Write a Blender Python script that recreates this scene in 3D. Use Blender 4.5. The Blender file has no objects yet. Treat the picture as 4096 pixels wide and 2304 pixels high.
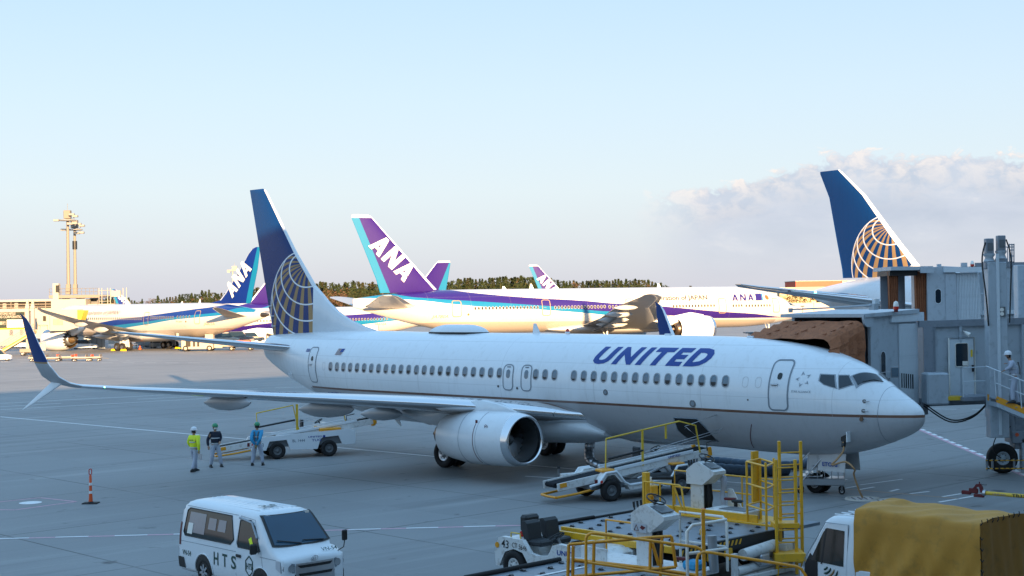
import bpy, bmesh, math, random
from math import sin, cos, tan, pi, sqrt, atan2, radians as R
from mathutils import Vector, Matrix, noise
random.seed(7)
S = bpy.context.scene
COL = S.collection
# ------------------------------------------------------------------ camera, sky, sun, exposure
CAMH = 6.71
TH, ROLL = math.atan(49/5800.), .015
up0 = Vector((0, -sin(TH), cos(TH))); fwd = Vector((0, cos(TH), sin(TH))); r0 = Vector((1, 0, 0))
Rr = r0*cos(ROLL) - up0*sin(ROLL); Uu = r0*sin(ROLL) + up0*cos(ROLL)
cam = bpy.data.cameras.new('camera'); co = bpy.data.objects.new('camera', cam); COL.objects.link(co)
m = Matrix((Rr, Uu, -fwd)).transposed().to_4x4(); m.translation = (0, 0, CAMH)
co.matrix_world = m
cam.sensor_width = 36; cam.lens = 5800/4096*36; cam.clip_start = .5; cam.clip_end = 30000
S.camera = co
SUNEL = R(10.3); SUND = Vector((-.291, .957, 0)).normalized()      # sun light travels this way over the ground
world = bpy.data.worlds.new('World'); S.world = world; world.use_nodes = True
wn = world.node_tree; wn.nodes.clear()
def N(t, ty, **k):
    n = t.nodes.new(ty)
    for a, b in k.items():
        if a == 'ins':
            for i, v in b.items(): n.inputs[i].default_value = v
        else: setattr(n, a, b)
    return n
def L(t, a, b): t.links.new(a, b)
def MA(t, op, a, b=None, c=None, clamp=False):
    n = t.nodes.new('ShaderNodeMath'); n.operation = op; n.use_clamp = clamp
    for i, v in enumerate((a, b, c)):
        if v is None: continue
        if isinstance(v, (int, float)): n.inputs[i].default_value = v
        else: t.links.new(v, n.inputs[i])
    return n.outputs[0]
def MIX(t, f, a, b):
    n = t.nodes.new('ShaderNodeMix'); n.data_type = 'RGBA'; n.clamp_factor = True
    for i, v in ((0, f), (6, a), (7, b)):
        if isinstance(v, (int, float)): n.inputs[i].default_value = v
        elif isinstance(v, (tuple, list)): n.inputs[i].default_value = (*v, 1) if len(v) == 3 else v
        else: t.links.new(v, n.inputs[i])
    return n.outputs[2]
sky = N(wn, 'ShaderNodeTexSky', sky_type='NISHITA', sun_disc=False)
sky.sun_elevation = SUNEL
# blender: sun_rotation measured clockwise from +Y; sun stands opposite to SUND
sky.sun_rotation = atan2(-SUND.x, -SUND.y)
sky.altitude = 0; sky.air_density = 1.0; sky.dust_density = 1.6; sky.ozone_density = 2.2
tc = N(wn, 'ShaderNodeTexCoord'); sx = N(wn, 'ShaderNodeSeparateXYZ'); L(wn, tc.outputs['Generated'], sx.inputs[0])
X_, Y_, Z_ = sx.outputs
yy = MA(wn, 'MAXIMUM', Y_, .05)
az = MA(wn, 'DIVIDE', X_, yy); el = MA(wn, 'DIVIDE', Z_, yy)
# sky veil, paler towards the horizon; brightened high up to fill the shade
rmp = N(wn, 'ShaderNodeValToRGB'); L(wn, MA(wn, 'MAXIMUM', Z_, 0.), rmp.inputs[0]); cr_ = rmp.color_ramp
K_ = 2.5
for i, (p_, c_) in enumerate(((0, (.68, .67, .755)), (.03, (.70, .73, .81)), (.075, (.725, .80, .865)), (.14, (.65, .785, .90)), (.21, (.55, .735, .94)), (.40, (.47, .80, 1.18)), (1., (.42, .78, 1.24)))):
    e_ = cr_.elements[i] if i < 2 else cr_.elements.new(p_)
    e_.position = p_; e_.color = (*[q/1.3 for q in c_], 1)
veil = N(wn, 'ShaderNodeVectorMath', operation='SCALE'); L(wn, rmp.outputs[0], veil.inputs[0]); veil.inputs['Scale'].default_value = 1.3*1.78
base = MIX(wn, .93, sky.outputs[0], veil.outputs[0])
# cloud bank, low over the right half
cv = N(wn, 'ShaderNodeCombineXYZ'); L(wn, MA(wn, 'MULTIPLY', az, 15.), cv.inputs[0]); L(wn, MA(wn, 'MULTIPLY', el, 42.), cv.inputs[1])
n1 = N(wn, 'ShaderNodeTexNoise', ins={'Scale': 1.0, 'Detail': 9., 'Roughness': .58, 'Distortion': .25}); L(wn, cv.outputs[0], n1.inputs['Vector'])
cv2 = N(wn, 'ShaderNodeCombineXYZ'); L(wn, MA(wn, 'MULTIPLY', az, 60.), cv2.inputs[0]); L(wn, MA(wn, 'MULTIPLY', el, 95.), cv2.inputs[1])
n2 = N(wn, 'ShaderNodeTexNoise', ins={'Scale': 1.0, 'Detail': 8., 'Roughness': .62, 'Distortion': .4}); L(wn, cv2.outputs[0], n2.inputs['Vector'])
# top edge of the bank: climbs from az .10 to .22, then level
t_ = MA(wn, 'MULTIPLY', MA(wn, 'SUBTRACT', az, .085), 7.5, clamp=True)
top = MA(wn, 'ADD', .065, MA(wn, 'MULTIPLY', MA(wn, 'SMOOTH_MIN', t_, 1, .3), .034))
top = MA(wn, 'ADD', top, MA(wn, 'MULTIPLY', MA(wn, 'SUBTRACT', n2.outputs[0], .5), .040))
top = MA(wn, 'ADD', top, MA(wn, 'MULTIPLY', MA(wn, 'SUBTRACT', n1.outputs[0], .5), .030))
d_ = MA(wn, 'SUBTRACT', top, el)                                   # >0 inside the bank
edge = MA(wn, 'MULTIPLY', d_, 220., clamp=True)
lft = MA(wn, 'MULTIPLY', MA(wn, 'SUBTRACT', MA(wn, 'ADD', az, MA(wn, 'MULTIPLY', n1.outputs[0], .06)), .118), 22., clamp=True)
low = MA(wn, 'MULTIPLY', MA(wn, 'SUBTRACT', el, .005), 20., clamp=True)
bank = MA(wn, 'MULTIPLY', MA(wn, 'MULTIPLY', edge, lft), low)
puff = MA(wn, 'MULTIPLY', MA(wn, 'SUBTRACT', n2.outputs[0], .40), 5., clamp=True)
crest = MA(wn, 'SUBTRACT', 1., MA(wn, 'MULTIPLY', d_, 26.), clamp=True)
rim = MA(wn, 'MULTIPLY', MA(wn, 'MAXIMUM', crest, MA(wn, 'MULTIPLY', MA(wn, 'SUBTRACT', n1.outputs[0], .56), 3., clamp=True)), puff)
shade = MA(wn, 'MULTIPLY', MA(wn, 'SUBTRACT', n1.outputs[0], .36), 3.4, clamp=True)
cc = MIX(wn, rim, MIX(wn, shade, (.84, .95, 1.22), (1.10, 1.17, 1.40)), (1.88, 1.72, 1.60))
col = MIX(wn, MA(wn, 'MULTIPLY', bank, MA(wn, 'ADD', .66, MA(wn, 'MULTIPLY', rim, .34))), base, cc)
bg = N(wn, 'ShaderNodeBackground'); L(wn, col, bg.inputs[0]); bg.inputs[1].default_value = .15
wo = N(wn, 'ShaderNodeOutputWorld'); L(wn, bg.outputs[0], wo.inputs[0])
sun = bpy.data.lights.new('sun', 'SUN'); so = bpy.data.objects.new('sun', sun); COL.objects.link(so)
sun.energy = 4.7; sun.angle = R(.5); sun.color = (1, .64, .33)
ld = Vector((SUND.x*cos(SUNEL), SUND.y*cos(SUNEL), -sin(SUNEL)))
so.rotation_euler = ld.to_track_quat('-Z', 'Y').to_euler(); so.location = (30, -80, 60)
S.view_settings.view_transform = 'Standard'; S.view_settings.look = 'None'
S.view_settings.exposure = 1.9; S.view_settings.gamma = 1; S.view_settings.use_curve_mapping = False
S.cycles.max_bounces = 6; S.cycles.transparent_max_bounces = 12; S.cycles.glossy_bounces = 3; S.cycles.diffuse_bounces = 3
S.cycles.use_denoising = True; S.cycles.sample_clamp_indirect = 4; S.cycles.caustics_reflective = False; S.cycles.caustics_refractive = False

# ------------------------------------------------------------------ materials
def mat(name, col, rough=.5, metal=0., spec=.5, var=.10, vs=1.5, coat=0., bump=0., bs=20., dirt=0., dcol=(.08, .07, .06), emit=None, alpha=1., trans=0.):
    """plain paint / metal / rubber with soft noise in tone, roughness and relief"""
    M = bpy.data.materials.new(name); M.use_nodes = True; t = M.node_tree; b = t.nodes['Principled BSDF']
    tcn = N(t, 'ShaderNodeTexCoord')
    n = N(t, 'ShaderNodeTexNoise', ins={'Scale': vs, 'Detail': 5., 'Roughness': .6}); L(t, tcn.outputs['Object'], n.inputs['Vector'])
    lo = tuple(max(0, c*(1-var)) for c in col); hi = tuple(min(1, c*(1+var)) for c in col)
    c = MIX(t, n.outputs[0], lo, hi)
    if dirt:
        n3 = N(t, 'ShaderNodeTexNoise', ins={'Scale': vs*2.7, 'Detail': 8., 'Roughness': .7}); L(t, tcn.outputs['Object'], n3.inputs['Vector'])
        c = MIX(t, MA(t, 'MULTIPLY', MA(t, 'MULTIPLY', MA(t, 'SUBTRACT', n3.outputs[0], .52), 7., clamp=True), dirt), c, dcol)
    L(t, c, b.inputs['Base Color'])
    L(t, MA(t, 'ADD', rough-.06, MA(t, 'MULTIPLY', n.outputs[0], .12)), b.inputs['Roughness'])
    b.inputs['Metallic'].default_value = metal; b.inputs['Specular IOR Level'].default_value = spec
    b.inputs['Coat Weight'].default_value = coat; b.inputs['Coat Roughness'].default_value = .05
    if bump:
        n2 = N(t, 'ShaderNodeTexNoise', ins={'Scale': bs, 'Detail': 4.}); L(t, tcn.outputs['Object'], n2.inputs['Vector'])
        bp = N(t, 'ShaderNodeBump', ins={'Strength': bump, 'Distance': .02}); L(t, n2.outputs[0], bp.inputs['Height']); L(t, bp.outputs[0], b.inputs['Normal'])
    if emit: b.inputs['Emission Color'].default_value = (*emit, 1); b.inputs['Emission Strength'].default_value = 6
    if trans: b.inputs['Transmission Weight'].default_value = trans
    if alpha < 1: b.inputs['Alpha'].default_value = alpha
    return M
M = {}
def mk(k, *a, **kw): M[k] = mat(k, *a, **kw)
mk('white', (.74, .78, .81), .32, coat=.4, var=.03, dirt=.10, dcol=(.45, .44, .42))
mk('gse_white', (.68, .69, .68), .42, coat=.2, var=.05, dirt=.55, dcol=(.30, .27, .23), vs=2.5)
mk('belly', (.50, .51, .52), .38, coat=.2, var=.05, dirt=.2, dcol=(.25, .24, .23))
mk('ua_blue', (.001, .035, .17), .3, spec=.25, coat=0., var=.06)
mk('ua_text', (.004, .045, .27), .4, var=.02)
mk('ana_blue', (.008, .065, .40), .3, coat=.5, var=.04)
mk('ana_purple', (.022, .006, .14), .3, coat=.5, var=.04)
mk('ana_cyan', (.006, .20, .40), .3, coat=.5, var=.04)
mk('gold', (.34, .22, .10), .4, metal=.3, var=.05)
mk('stripe', (.23, .10, .055), .4, metal=.2, var=.05)
mk('chrome', (.72, .73, .75), .16, metal=1., var=.04, vs=.8)
mk('steel', (.50, .51, .53), .30, metal=1., var=.1)
mk('grey_wing', (.42, .44, .46), .35, metal=.25, var=.05, dirt=.15, dcol=(.25, .25, .25))
mk('grey_dark', (.13, .14, .15), .5, var=.1)
mk('duct', (.16, .17, .18), .35, metal=.6, var=.1)
mk('exhaust', (.16, .12, .09), .35, metal=.9, var=.2)
mk('exhaust_gold', (.42, .27, .12), .38, metal=.85, var=.25, vs=4)
mk('rubber', (.020, .020, .021), .75, spec=.3, var=.25, vs=6, bump=.15, bs=30)
mk('black', (.012, .013, .014), .5, var=.2)
mk('glass', (.010, .022, .034), .05, spec=.6, coat=.2, var=.2)
mk('pane_blue', (.06, .13, .19), .12, spec=.8, coat=.6, var=.25, vs=3)
mk('frame', (.30, .33, .36), .4, metal=.3, var=.05)
mk('outline', (.20, .24, .28), .5, var=.1)
mk('ana_line', (.36, .24, .12), .5, var=.1)
mk('textdark', (.05, .05, .055), .5, var=.1)
mk('green_text', (.01, .06, .05), .5, var=.1)
mk('red', (.55, .03, .02), .4, var=.1)
mk('dark_red', (.12, .008, .010), .5, var=.15)
mk('orange', (.75, .10, .02), .5, var=.12, dirt=.25)
mk('yellow', (.72, .47, .03), .42, coat=.2, var=.08, dirt=.45, dcol=(.22, .15, .06), vs=3)
mk('lime_yellow', (.80, .42, .015), .42, coat=.2, var=.08, dirt=.35, dcol=(.20, .17, .05), vs=3)
mk('amber', (.80, .33, .01), .4, coat=.2, var=.1, dirt=.4, dcol=(.28, .16, .05), vs=3)
mk('chock', (.85, .62, .02), .5, var=.05)
mk('belt', (.014, .017, .022), .85, spec=.15, var=.2, vs=2, bump=.1)
mk('bridge', (.44, .50, .55), .45, metal=.1, var=.05, dirt=.35, dcol=(.17, .19, .21), vs=1.2)
mk('bridge_dk', (.24, .27, .31), .5, var=.08, dirt=.3, dcol=(.07, .08, .09))
mk('bridge_lt', (.66, .73, .78), .4, metal=.15, var=.05, dirt=.2, dcol=(.35, .4, .42))
mk('concrete', (.50, .46, .40), .8, var=.08, dirt=.2, dcol=(.28, .25, .22))
mk('cream', (.38, .35, .30), .6, var=.05, dirt=.1, dcol=(.4, .35, .3))
mk('dark_glass', (.05, .045, .035), .15, spec=.6, var=.2)
mk('sign_green', (.008, .020, .016), .5, var=.08)
mk('sign_yellow', (.85, .6, .03), .5, var=.04)
mk('sign_white', (.82, .80, .74), .5, var=.03)
mk('redroof', (.62, .07, .03), .6, var=.06)
mk('sand', (.62, .48, .27), .7, var=.06)
mk('skin', (.42, .24, .16), .55, var=.06)
mk('hivis', (.80, .95, .03), .6, var=.10, vs=5, bump=.3, bs=9)
mk('navy', (.010, .016, .035), .75, var=.2, vs=5, bump=.3, bs=9)
mk('sky_cloth', (.03, .30, .55), .7, var=.12, vs=6, bump=.3, bs=9)
mk('pale_cloth', (.42, .46, .55), .8, var=.08, vs=6, bump=.5, bs=8)
mk('helmet_white', (.75, .77, .80), .3, coat=.4, var=.02)
mk('helmet_green', (.01, .24, .10), .3, coat=.4, var=.05)
mk('reflect', (.55, .58, .62), .3, metal=.3, var=.05)
mk('glove', (.42, .28, .10), .7, var=.1)
mk('hose_tan', (.42, .24, .11), .7, var=.1)
mk('duct_cloth', (.085, .13, .185), .75, var=.15, vs=4, bump=.4, bs=12)
mk('lamp_head', (.30, .29, .26), .5, metal=.3, var=.1)
mk('mast', (.20, .18, .15), .6, var=.05, dirt=.12, dcol=(.35, .3, .24))
mk('green_lamp', (.1, .9, .4), .4, emit=(.1, 1, .35))
mk('red_lamp', (.55, .02, .01), .25, coat=.6, var=.1)
mk('tarp', (.50, .24, .030), .72, var=.16, vs=1.3, bump=.25, bs=9, dirt=.35, dcol=(.18, .12, .03))
mk('tarp_dk', (.36, .17, .03), .8, var=.2, vs=1.3, bump=.3, bs=9, dirt=.3, dcol=(.09, .07, .03))
mk('marking', (.80, .80, .80), .7, var=.08, vs=2., dirt=.35, dcol=(.34, .34, .33))
mk('marking_pink', (.60, .34, .40), .7, var=.10, vs=2., dirt=.6, dcol=(.24, .22, .22))
mk('marking_rust', (.40, .29, .22), .7, var=.12, vs=2., dirt=.6, dcol=(.2, .18, .16))
mk('windshield', (.004, .05, .10), .06, spec=.5, coat=.2, var=.15)
mk('tint', (.012, .022, .024), .07, spec=.5, coat=0., var=.3, vs=4)
mk('seat', (.02, .024, .028), .6, var=.2)
mk('deck', (.19, .23, .27), .42, metal=.6, var=.12, dirt=.5, dcol=(.07, .08, .09), vs=2)
mk('roller', (.045, .045, .05), .4, metal=.3, var=.2)
mk('silver_paint', (.50, .52, .55), .3, metal=.7, var=.04)

# bellows fabric: folds are geometry, weave is here
mk('bellows', (.36, .135, .06), .8, var=.30, vs=3, bump=.5, bs=40, dirt=.5, dcol=(.045, .022, .013))

# ------------------------------------------------------------------ mesh building
class MB:
    def __init__(s): s.v = []; s.f = []; s.mi = []; s.sm = []; s.m = []
    def mid(s, k):
        if k is None: k = s.m[0] if s.m else 'white'
        if k not in s.m: s.m.append(k)
        return s.m.index(k)
    def add(s, vs, fs, k=None, smooth=False, T=None):
        o = len(s.v); i = s.mid(k)
        for v in vs:
            v = Vector(v)
            if T is not None: v = T @ v
            s.v.append(v)
        for f in fs: s.f.append([a+o for a in f]); s.mi.append(i); s.sm.append(smooth)
        return s
    def box(s, c, d, k=None, T=None, rz=0, bev=0.):
        x, y, z = d[0]/2, d[1]/2, d[2]/2
        A = Matrix.Translation(c) @ Matrix.Rotation(rz, 4, 'Z')
        if T is not None: A = T @ A
        if bev and min(x, y, z) > bev*1.2:
            b = bev; vs = []
            for sx in (-1, 1):
                for sy in (-1, 1):
                    for sz in (-1, 1):
                        vs += [(sx*x, sy*(y-b), sz*(z-b)), (sx*(x-b), sy*y, sz*(z-b)), (sx*(x-b), sy*(y-b), sz*z)]
            I = lambda a, b_, c_, w: ((a*2+b_)*2+c_)*3+w
            fs = []
            for w, (p, q) in enumerate(((1, 2), (0, 2), (0, 1))):
                for e in (0, 1):
                    idx = []
                    for (g, h) in ((0, 0), (1, 0), (1, 1), (0, 1)):
                        t = [0, 0, 0]; t[w] = e; t[p] = g; t[q] = h; idx.append(I(*t, w))
                    fs.append(idx)
            for w in range(3):                                     # edge along axis w
                p, q = [i for i in range(3) if i != w]
                for g in (0, 1):
                    for h in (0, 1):
                        t0 = [0, 0, 0]; t0[p] = g; t0[q] = h; t1 = t0[:]; t1[w] = 1
                        fs.append([I(*t0, p), I(*t0, q), I(*t1, q), I(*t1, p)])
            for a in (0, 1):
                for b2 in (0, 1):
                    for c2 in (0, 1): fs.append([I(a, b2, c2, 0), I(a, b2, c2, 1), I(a, b2, c2, 2)])
            return s.add(vs, fs, k, T=A)
        vs = [(a*x, b*y, c_*z) for a in (-1, 1) for b in (-1, 1) for c_ in (-1, 1)]
        return s.add(vs, [(0, 1, 3, 2), (4, 6, 7, 5), (0, 4, 5, 1), (2, 3, 7, 6), (0, 2, 6, 4), (1, 5, 7, 3)], k, T=A)
    def cyl(s, a, b, r, k=None, n=12, r2=None, T=None, smooth=True, cap=True):
        a, b = Vector(a), Vector(b); r2 = r if r2 is None else r2
        z = (b-a); ln = z.length
        if ln < 1e-6: return s
        q = z.to_track_quat('Z', 'Y').to_matrix()
        vs = []
        for p, rr in ((a, r), (b, r2)):
            for i in range(n): vs.append(p + q @ Vector((rr*cos(2*pi*i/n), rr*sin(2*pi*i/n), 0)))
        s.add(vs, [(i, (i+1) % n, n+(i+1) % n, n+i) for i in range(n)], k, smooth, T)
        if cap: s.add(vs, [list(range(n))[::-1], list(range(n, 2*n))], k, False, T)
        return s
    def tube(s, pts, r, k=None, n=8, T=None):
        pts = [Vector(p) for p in pts]; vs = []; up = None
        for i, p in enumerate(pts):
            t = (pts[min(i+1, len(pts)-1)]-pts[max(i-1, 0)]).normalized()
            q = t.to_track_quat('Z', 'Y').to_matrix()
            if up is None: up = q @ Vector((1, 0, 0))
            up = (up - t*up.dot(t)).normalized(); sd = t.cross(up)
            rr = r[i] if isinstance(r, (list, tuple)) else r
            for j in range(n): vs.append(p + up*rr*cos(2*pi*j/n) + sd*rr*sin(2*pi*j/n))
        fs = [(i*n+j, i*n+(j+1) % n, (i+1)*n+(j+1) % n, (i+1)*n+j) for i in range(len(pts)-1) for j in range(n)]
        s.add(vs, fs, k, True, T); s.add(vs, [list(range(n))[::-1], list(range(len(vs)-n, len(vs)))], k, False, T)
        return s
    def lathe(s, prof, k=None, n=32, T=None, sy=1., sz=1., closed=False):
        """profile (x, r) turned about the local x axis"""
        vs = []
        for x, r in prof:
            for j in range(n): vs.append((x, r*sy*cos(2*pi*j/n), r*sz*sin(2*pi*j/n)))
        m_ = len(prof)
        fs = [(i*n+j, i*n+(j+1) % n, (i+1)*n+(j+1) % n, (i+1)*n+j) for i in range(m_-1) for j in range(n)]
        return s.add(vs, fs, k, True, T)
    def loft(s, rings, k=None, T=None, cap=True, smooth=True, closed=True):
        n = len(rings[0]); vs = [p for r in rings for p in r]
        e = n if closed else n-1
        fs = [(i*n+j, i*n+(j+1) % n, (i+1)*n+(j+1) % n, (i+1)*n+j) for i in range(len(rings)-1) for j in range(e)]
        s.add(vs, fs, k, smooth, T)
        if cap: s.add(vs, [list(range(n))[::-1], list(range(len(vs)-n, len(vs)))], k, False, T)
        return s
    def prism(s, poly, h, k=None, T=None, ax='y', o=0.):
        """2-D outline (a, b) extruded h either side of o along ax"""
        f = {'y': lambda a, b, c: (a, c, b), 'z': lambda a, b, c: (a, b, c), 'x': lambda a, b, c: (c, a, b)}[ax]
        n = len(poly); vs = [f(a, b, o-h/2) for a, b in poly] + [f(a, b, o+h/2) for a, b in poly]
        return s.add(vs, [list(range(n)), list(range(n, 2*n))[::-1]] + [(i, i+n, (i+1) % n+n, (i+1) % n) for i in range(n)], k, T=T)
    def mesh(s, name):
        me = bpy.data.meshes.new(name); me.from_pydata([tuple(v) for v in s.v], [], s.f)
        for k in (s.m or ['white']): me.materials.append(M[k])
        me.polygons.foreach_set('material_index', s.mi); me.polygons.foreach_set('use_smooth', s.sm)
        bm = bmesh.new(); bm.from_mesh(me); bmesh.ops.recalc_face_normals(bm, faces=bm.faces)
        bm.to_mesh(me); bm.free(); me.update(); return me
    def build(s, name, parent=None, loc=(0, 0, 0), rz=0, label=None, T=None):
        return put(name, s.mesh(name), parent, loc, rz, label, T)
def put(name, me, parent=None, loc=(0, 0, 0), rz=0, label=None, T=None):
    o = bpy.data.objects.new(name, me); COL.objects.link(o); o.location = loc; o.rotation_euler = (0, 0, rz)
    if T is not None: o.matrix_local = T
    if parent is not None: o.parent = parent
    if label: o['label'] = label
    return o
def tag(o, label=None, cat=None, group=None, kind=None):
    if label: o['label'] = label
    if cat: o['category'] = cat
    if group: o['group'] = group
    if kind: o['kind'] = kind
    return o
def thing(name, label, cat, loc=(0, 0, 0), rz=0, group=None):
    o = bpy.data.objects.new(name, None); COL.objects.link(o); o.location = loc; o.rotation_euler = (0, 0, rz); o.empty_display_size = .2
    return tag(o, label, cat, group)
def clone(o, parent=None, loc=None, rz=None, label=None):
    c = o.copy(); COL.objects.link(c)
    if parent is not None: c.parent = parent
    if loc is not None: c.location = loc
    if rz is not None: c.rotation_euler = (0, 0, rz)
    if label: c['label'] = label
    for ch in KIDS(o): clone(ch, c)
    return c
def KIDS(o): return [c for c in bpy.data.objects if c.parent == o]
def struct(name, mb, loc=(0, 0, 0)): return tag(mb.build(name, loc=loc), kind='structure')

def text_flat(s, size=1., shear=0., bold=0., font=None, spacing=1.):
    """outline text as flat geometry: (verts2d, faces), left-bottom origin; real width returned"""
    cu = bpy.data.curves.new('t', 'FONT'); cu.body = s; cu.size = size; cu.shear = shear; cu.offset = bold; cu.space_character = spacing
    cu.resolution_u = 3
    ob = bpy.data.objects.new('t', cu); COL.objects.link(ob)
    dg = bpy.context.evaluated_depsgraph_get(); me = ob.evaluated_get(dg).to_mesh()
    vs = [(v.co.x, v.co.y) for v in me.vertices]; fs = [list(p.vertices) for p in me.polygons]
    ob.evaluated_get(dg).to_mesh_clear(); bpy.data.objects.remove(ob); bpy.data.curves.remove(cu)
    if vs:
        x0 = min(v[0] for v in vs); y0 = min(v[1] for v in vs); vs = [(a-x0, b-y0) for a, b in vs]
    return vs, fs
def wrap2d(vs, fs, fn, step_y=.12, step_x=3.):
    """slice flat geometry finely, then map every point through fn(a, b) -> xyz"""
    me = bpy.data.meshes.new('w'); me.from_pydata([(a, b, 0) for a, b in vs], [], fs)
    bm = bmesh.new(); bm.from_mesh(me); bpy.data.meshes.remove(me)
    for ax, st in ((1, step_y), (0, step_x)):
        lo = min(v[ax] for v in vs); hi = max(v[ax] for v in vs); k = int((hi-lo)/st)
        for i in range(1, k+1):
            c = [0, 0, 0]; c[ax] = lo+(hi-lo)*i/(k+1); nn = [0, 0, 0]; nn[ax] = 1
            bmesh.ops.bisect_plane(bm, geom=bm.verts[:]+bm.edges[:]+bm.faces[:], plane_co=c, plane_no=nn)
    bm.verts.ensure_lookup_table(); bm.verts.index_update()
    V = [fn(v.co.x, v.co.y) for v in bm.verts]; Fc = [[v.index for v in f.verts] for f in bm.faces]; bm.free()
    return V, Fc
def flat_sign(s, size, k, T, name, parent, shear=0., bold=0., spacing=1., center=False, width=None, label=None):
    """lettering laid on a plane: T maps (x right, y up, z out)"""
    vs, fs = text_flat(s, size, shear, bold, spacing=spacing)
    if not vs: return None
    w = max(a for a, b in vs); kx = (width/w) if width else 1
    if center: vs = [((a-w/2)*kx, b) for a, b in vs]
    else: vs = [(a*kx, b) for a, b in vs]
    mb = MB(); mb.add([(a, b, 0) for a, b in vs], fs, k, T=T)
    return mb.build(name, parent, label=label)
def plane_T(o, xd, up):
    xd = Vector(xd).normalized(); up = Vector(up); z = xd.cross(up).normalized(); y = z.cross(xd)
    m_ = Matrix((xd, y, z)).transposed().to_4x4(); m_.translation = Vector(o); return m_
# ------------------------------------------------------------------ airliners
def interp(tab, x, c=1):
    if x <= tab[0][0]: return tab[0][c]
    if x >= tab[-1][0]: return tab[-1][c]
    for i in range(len(tab)-1):
        if tab[i][0] <= x <= tab[i+1][0]: break
    x0, x1 = tab[i][0], tab[i+1][0]; h = x1-x0; t = (x-x0)/h
    y0, y1 = tab[i][c], tab[i+1][c]; s = (y1-y0)/h
    def sl(j):
        if j <= 0 or j >= len(tab)-1: return s if j in (i, i+1) else 0
        a = (tab[j][c]-tab[j-1][c])/(tab[j][0]-tab[j-1][0]); b = (tab[j+1][c]-tab[j][c])/(tab[j+1][0]-tab[j][0])
        return 0 if a*b <= 0 else 2*a*b/(a+b)
    m0, m1 = sl(i)*h, sl(i+1)*h
    return (2*t**3-3*t*t+1)*y0 + (t**3-2*t*t+t)*m0 + (-2*t**3+3*t*t)*y1 + (t**3-t*t)*m1
class Fus:
    """body of revolution-like shell: table rows (x, z bottom, z top, half width, z of widest)"""
    def __init__(s, tab): s.t = tab; s.L = tab[-1][0]
    def sec(s, x): return [interp(s.t, x, c) for c in (1, 2, 3, 4)]
    def pt(s, x, z, side=1, off=0.):
        zb, zt, w, zc = s.sec(x); h = (zt-zc) if z > zc else (zc-zb); q = max(-.9995, min(.9995, (z-zc)/max(h, 1e-3)))
        y = w*sqrt(1-q*q); nn = Vector((0, y/max(w*w, 1e-4), (z-zc)/max(h*h, 1e-4))).normalized()
        return Vector((x, side*(y+off*nn.y), zc+q*h+off*nn.z))
    def mb(s, k, xs, n=64, cap=True):
        b = MB(); rings = []
        for x in xs:
            zb, zt, w, zc = s.sec(x)
            rings.append([(x, w*cos(2*pi*j/n), zc+((zt-zc) if sin(2*pi*j/n) > 0 else (zc-zb))*sin(2*pi*j/n)) for j in range(n)])
        b.loft(rings, k, cap=cap); return b
def foil(le, c, up, th, cd=(1, 0, 0), camber=.0, n=12):
    le, up, cd = Vector(le), Vector(up).normalized(), Vector(cd).normalized()
    xs = [.5*(1-cos(pi*i/n)) for i in range(n+1)]
    def T(x): return 5*th*(.2969*sqrt(x)-.126*x-.3516*x*x+.2843*x**3-.1036*x**4)
    U = [le+cd*c*x+up*c*(T(x)+camber*4*x*(1-x)) for x in xs[::-1]]
    Lw = [le+cd*c*x+up*c*(-T(x)+camber*4*x*(1-x)) for x in xs[1:]]
    return U+Lw                                                    # TE -> LE -> TE, LE at index n
def wing_mb(secs, k, lek=None, nle=3, n=12):
    """secs: list of foil() args; returns (body, leading edge)"""
    rings = [foil(*s, n=n) for s in secs]
    b = MB()
    if not lek: b.loft(rings, k); return b, None
    a = n-nle; z = n+nle
    b.loft([r[z:]+r[:a+1] for r in rings], k, closed=True)
    l = MB(); l.loft([r[a:z+1] for r in rings], lek, closed=False, cap=False)
    return b, l
def fcurve(t, xsock, pts, L_, zmax):
    n = t.nodes.new('ShaderNodeFloatCurve'); c = n.mapping.curves[0]
    P = [(max(0, x/L_), z/zmax) for x, z in pts]
    if P[0][0] > 0: P = [(0, P[0][1])]+P
    if P[-1][0] < 1: P = P+[(1, P[-1][1])]
    while len(c.points) < len(P): c.points.new(.5, .5)
    for i, (a, b) in enumerate(P): c.points[i].location = (a, b); c.points[i].handle_type = 'AUTO_CLAMPED'
    n.mapping.update(); L(t, MA(t, 'DIVIDE', xsock, L_), n.inputs[1])
    return MA(t, 'MULTIPLY', n.outputs[0], zmax)
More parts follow.
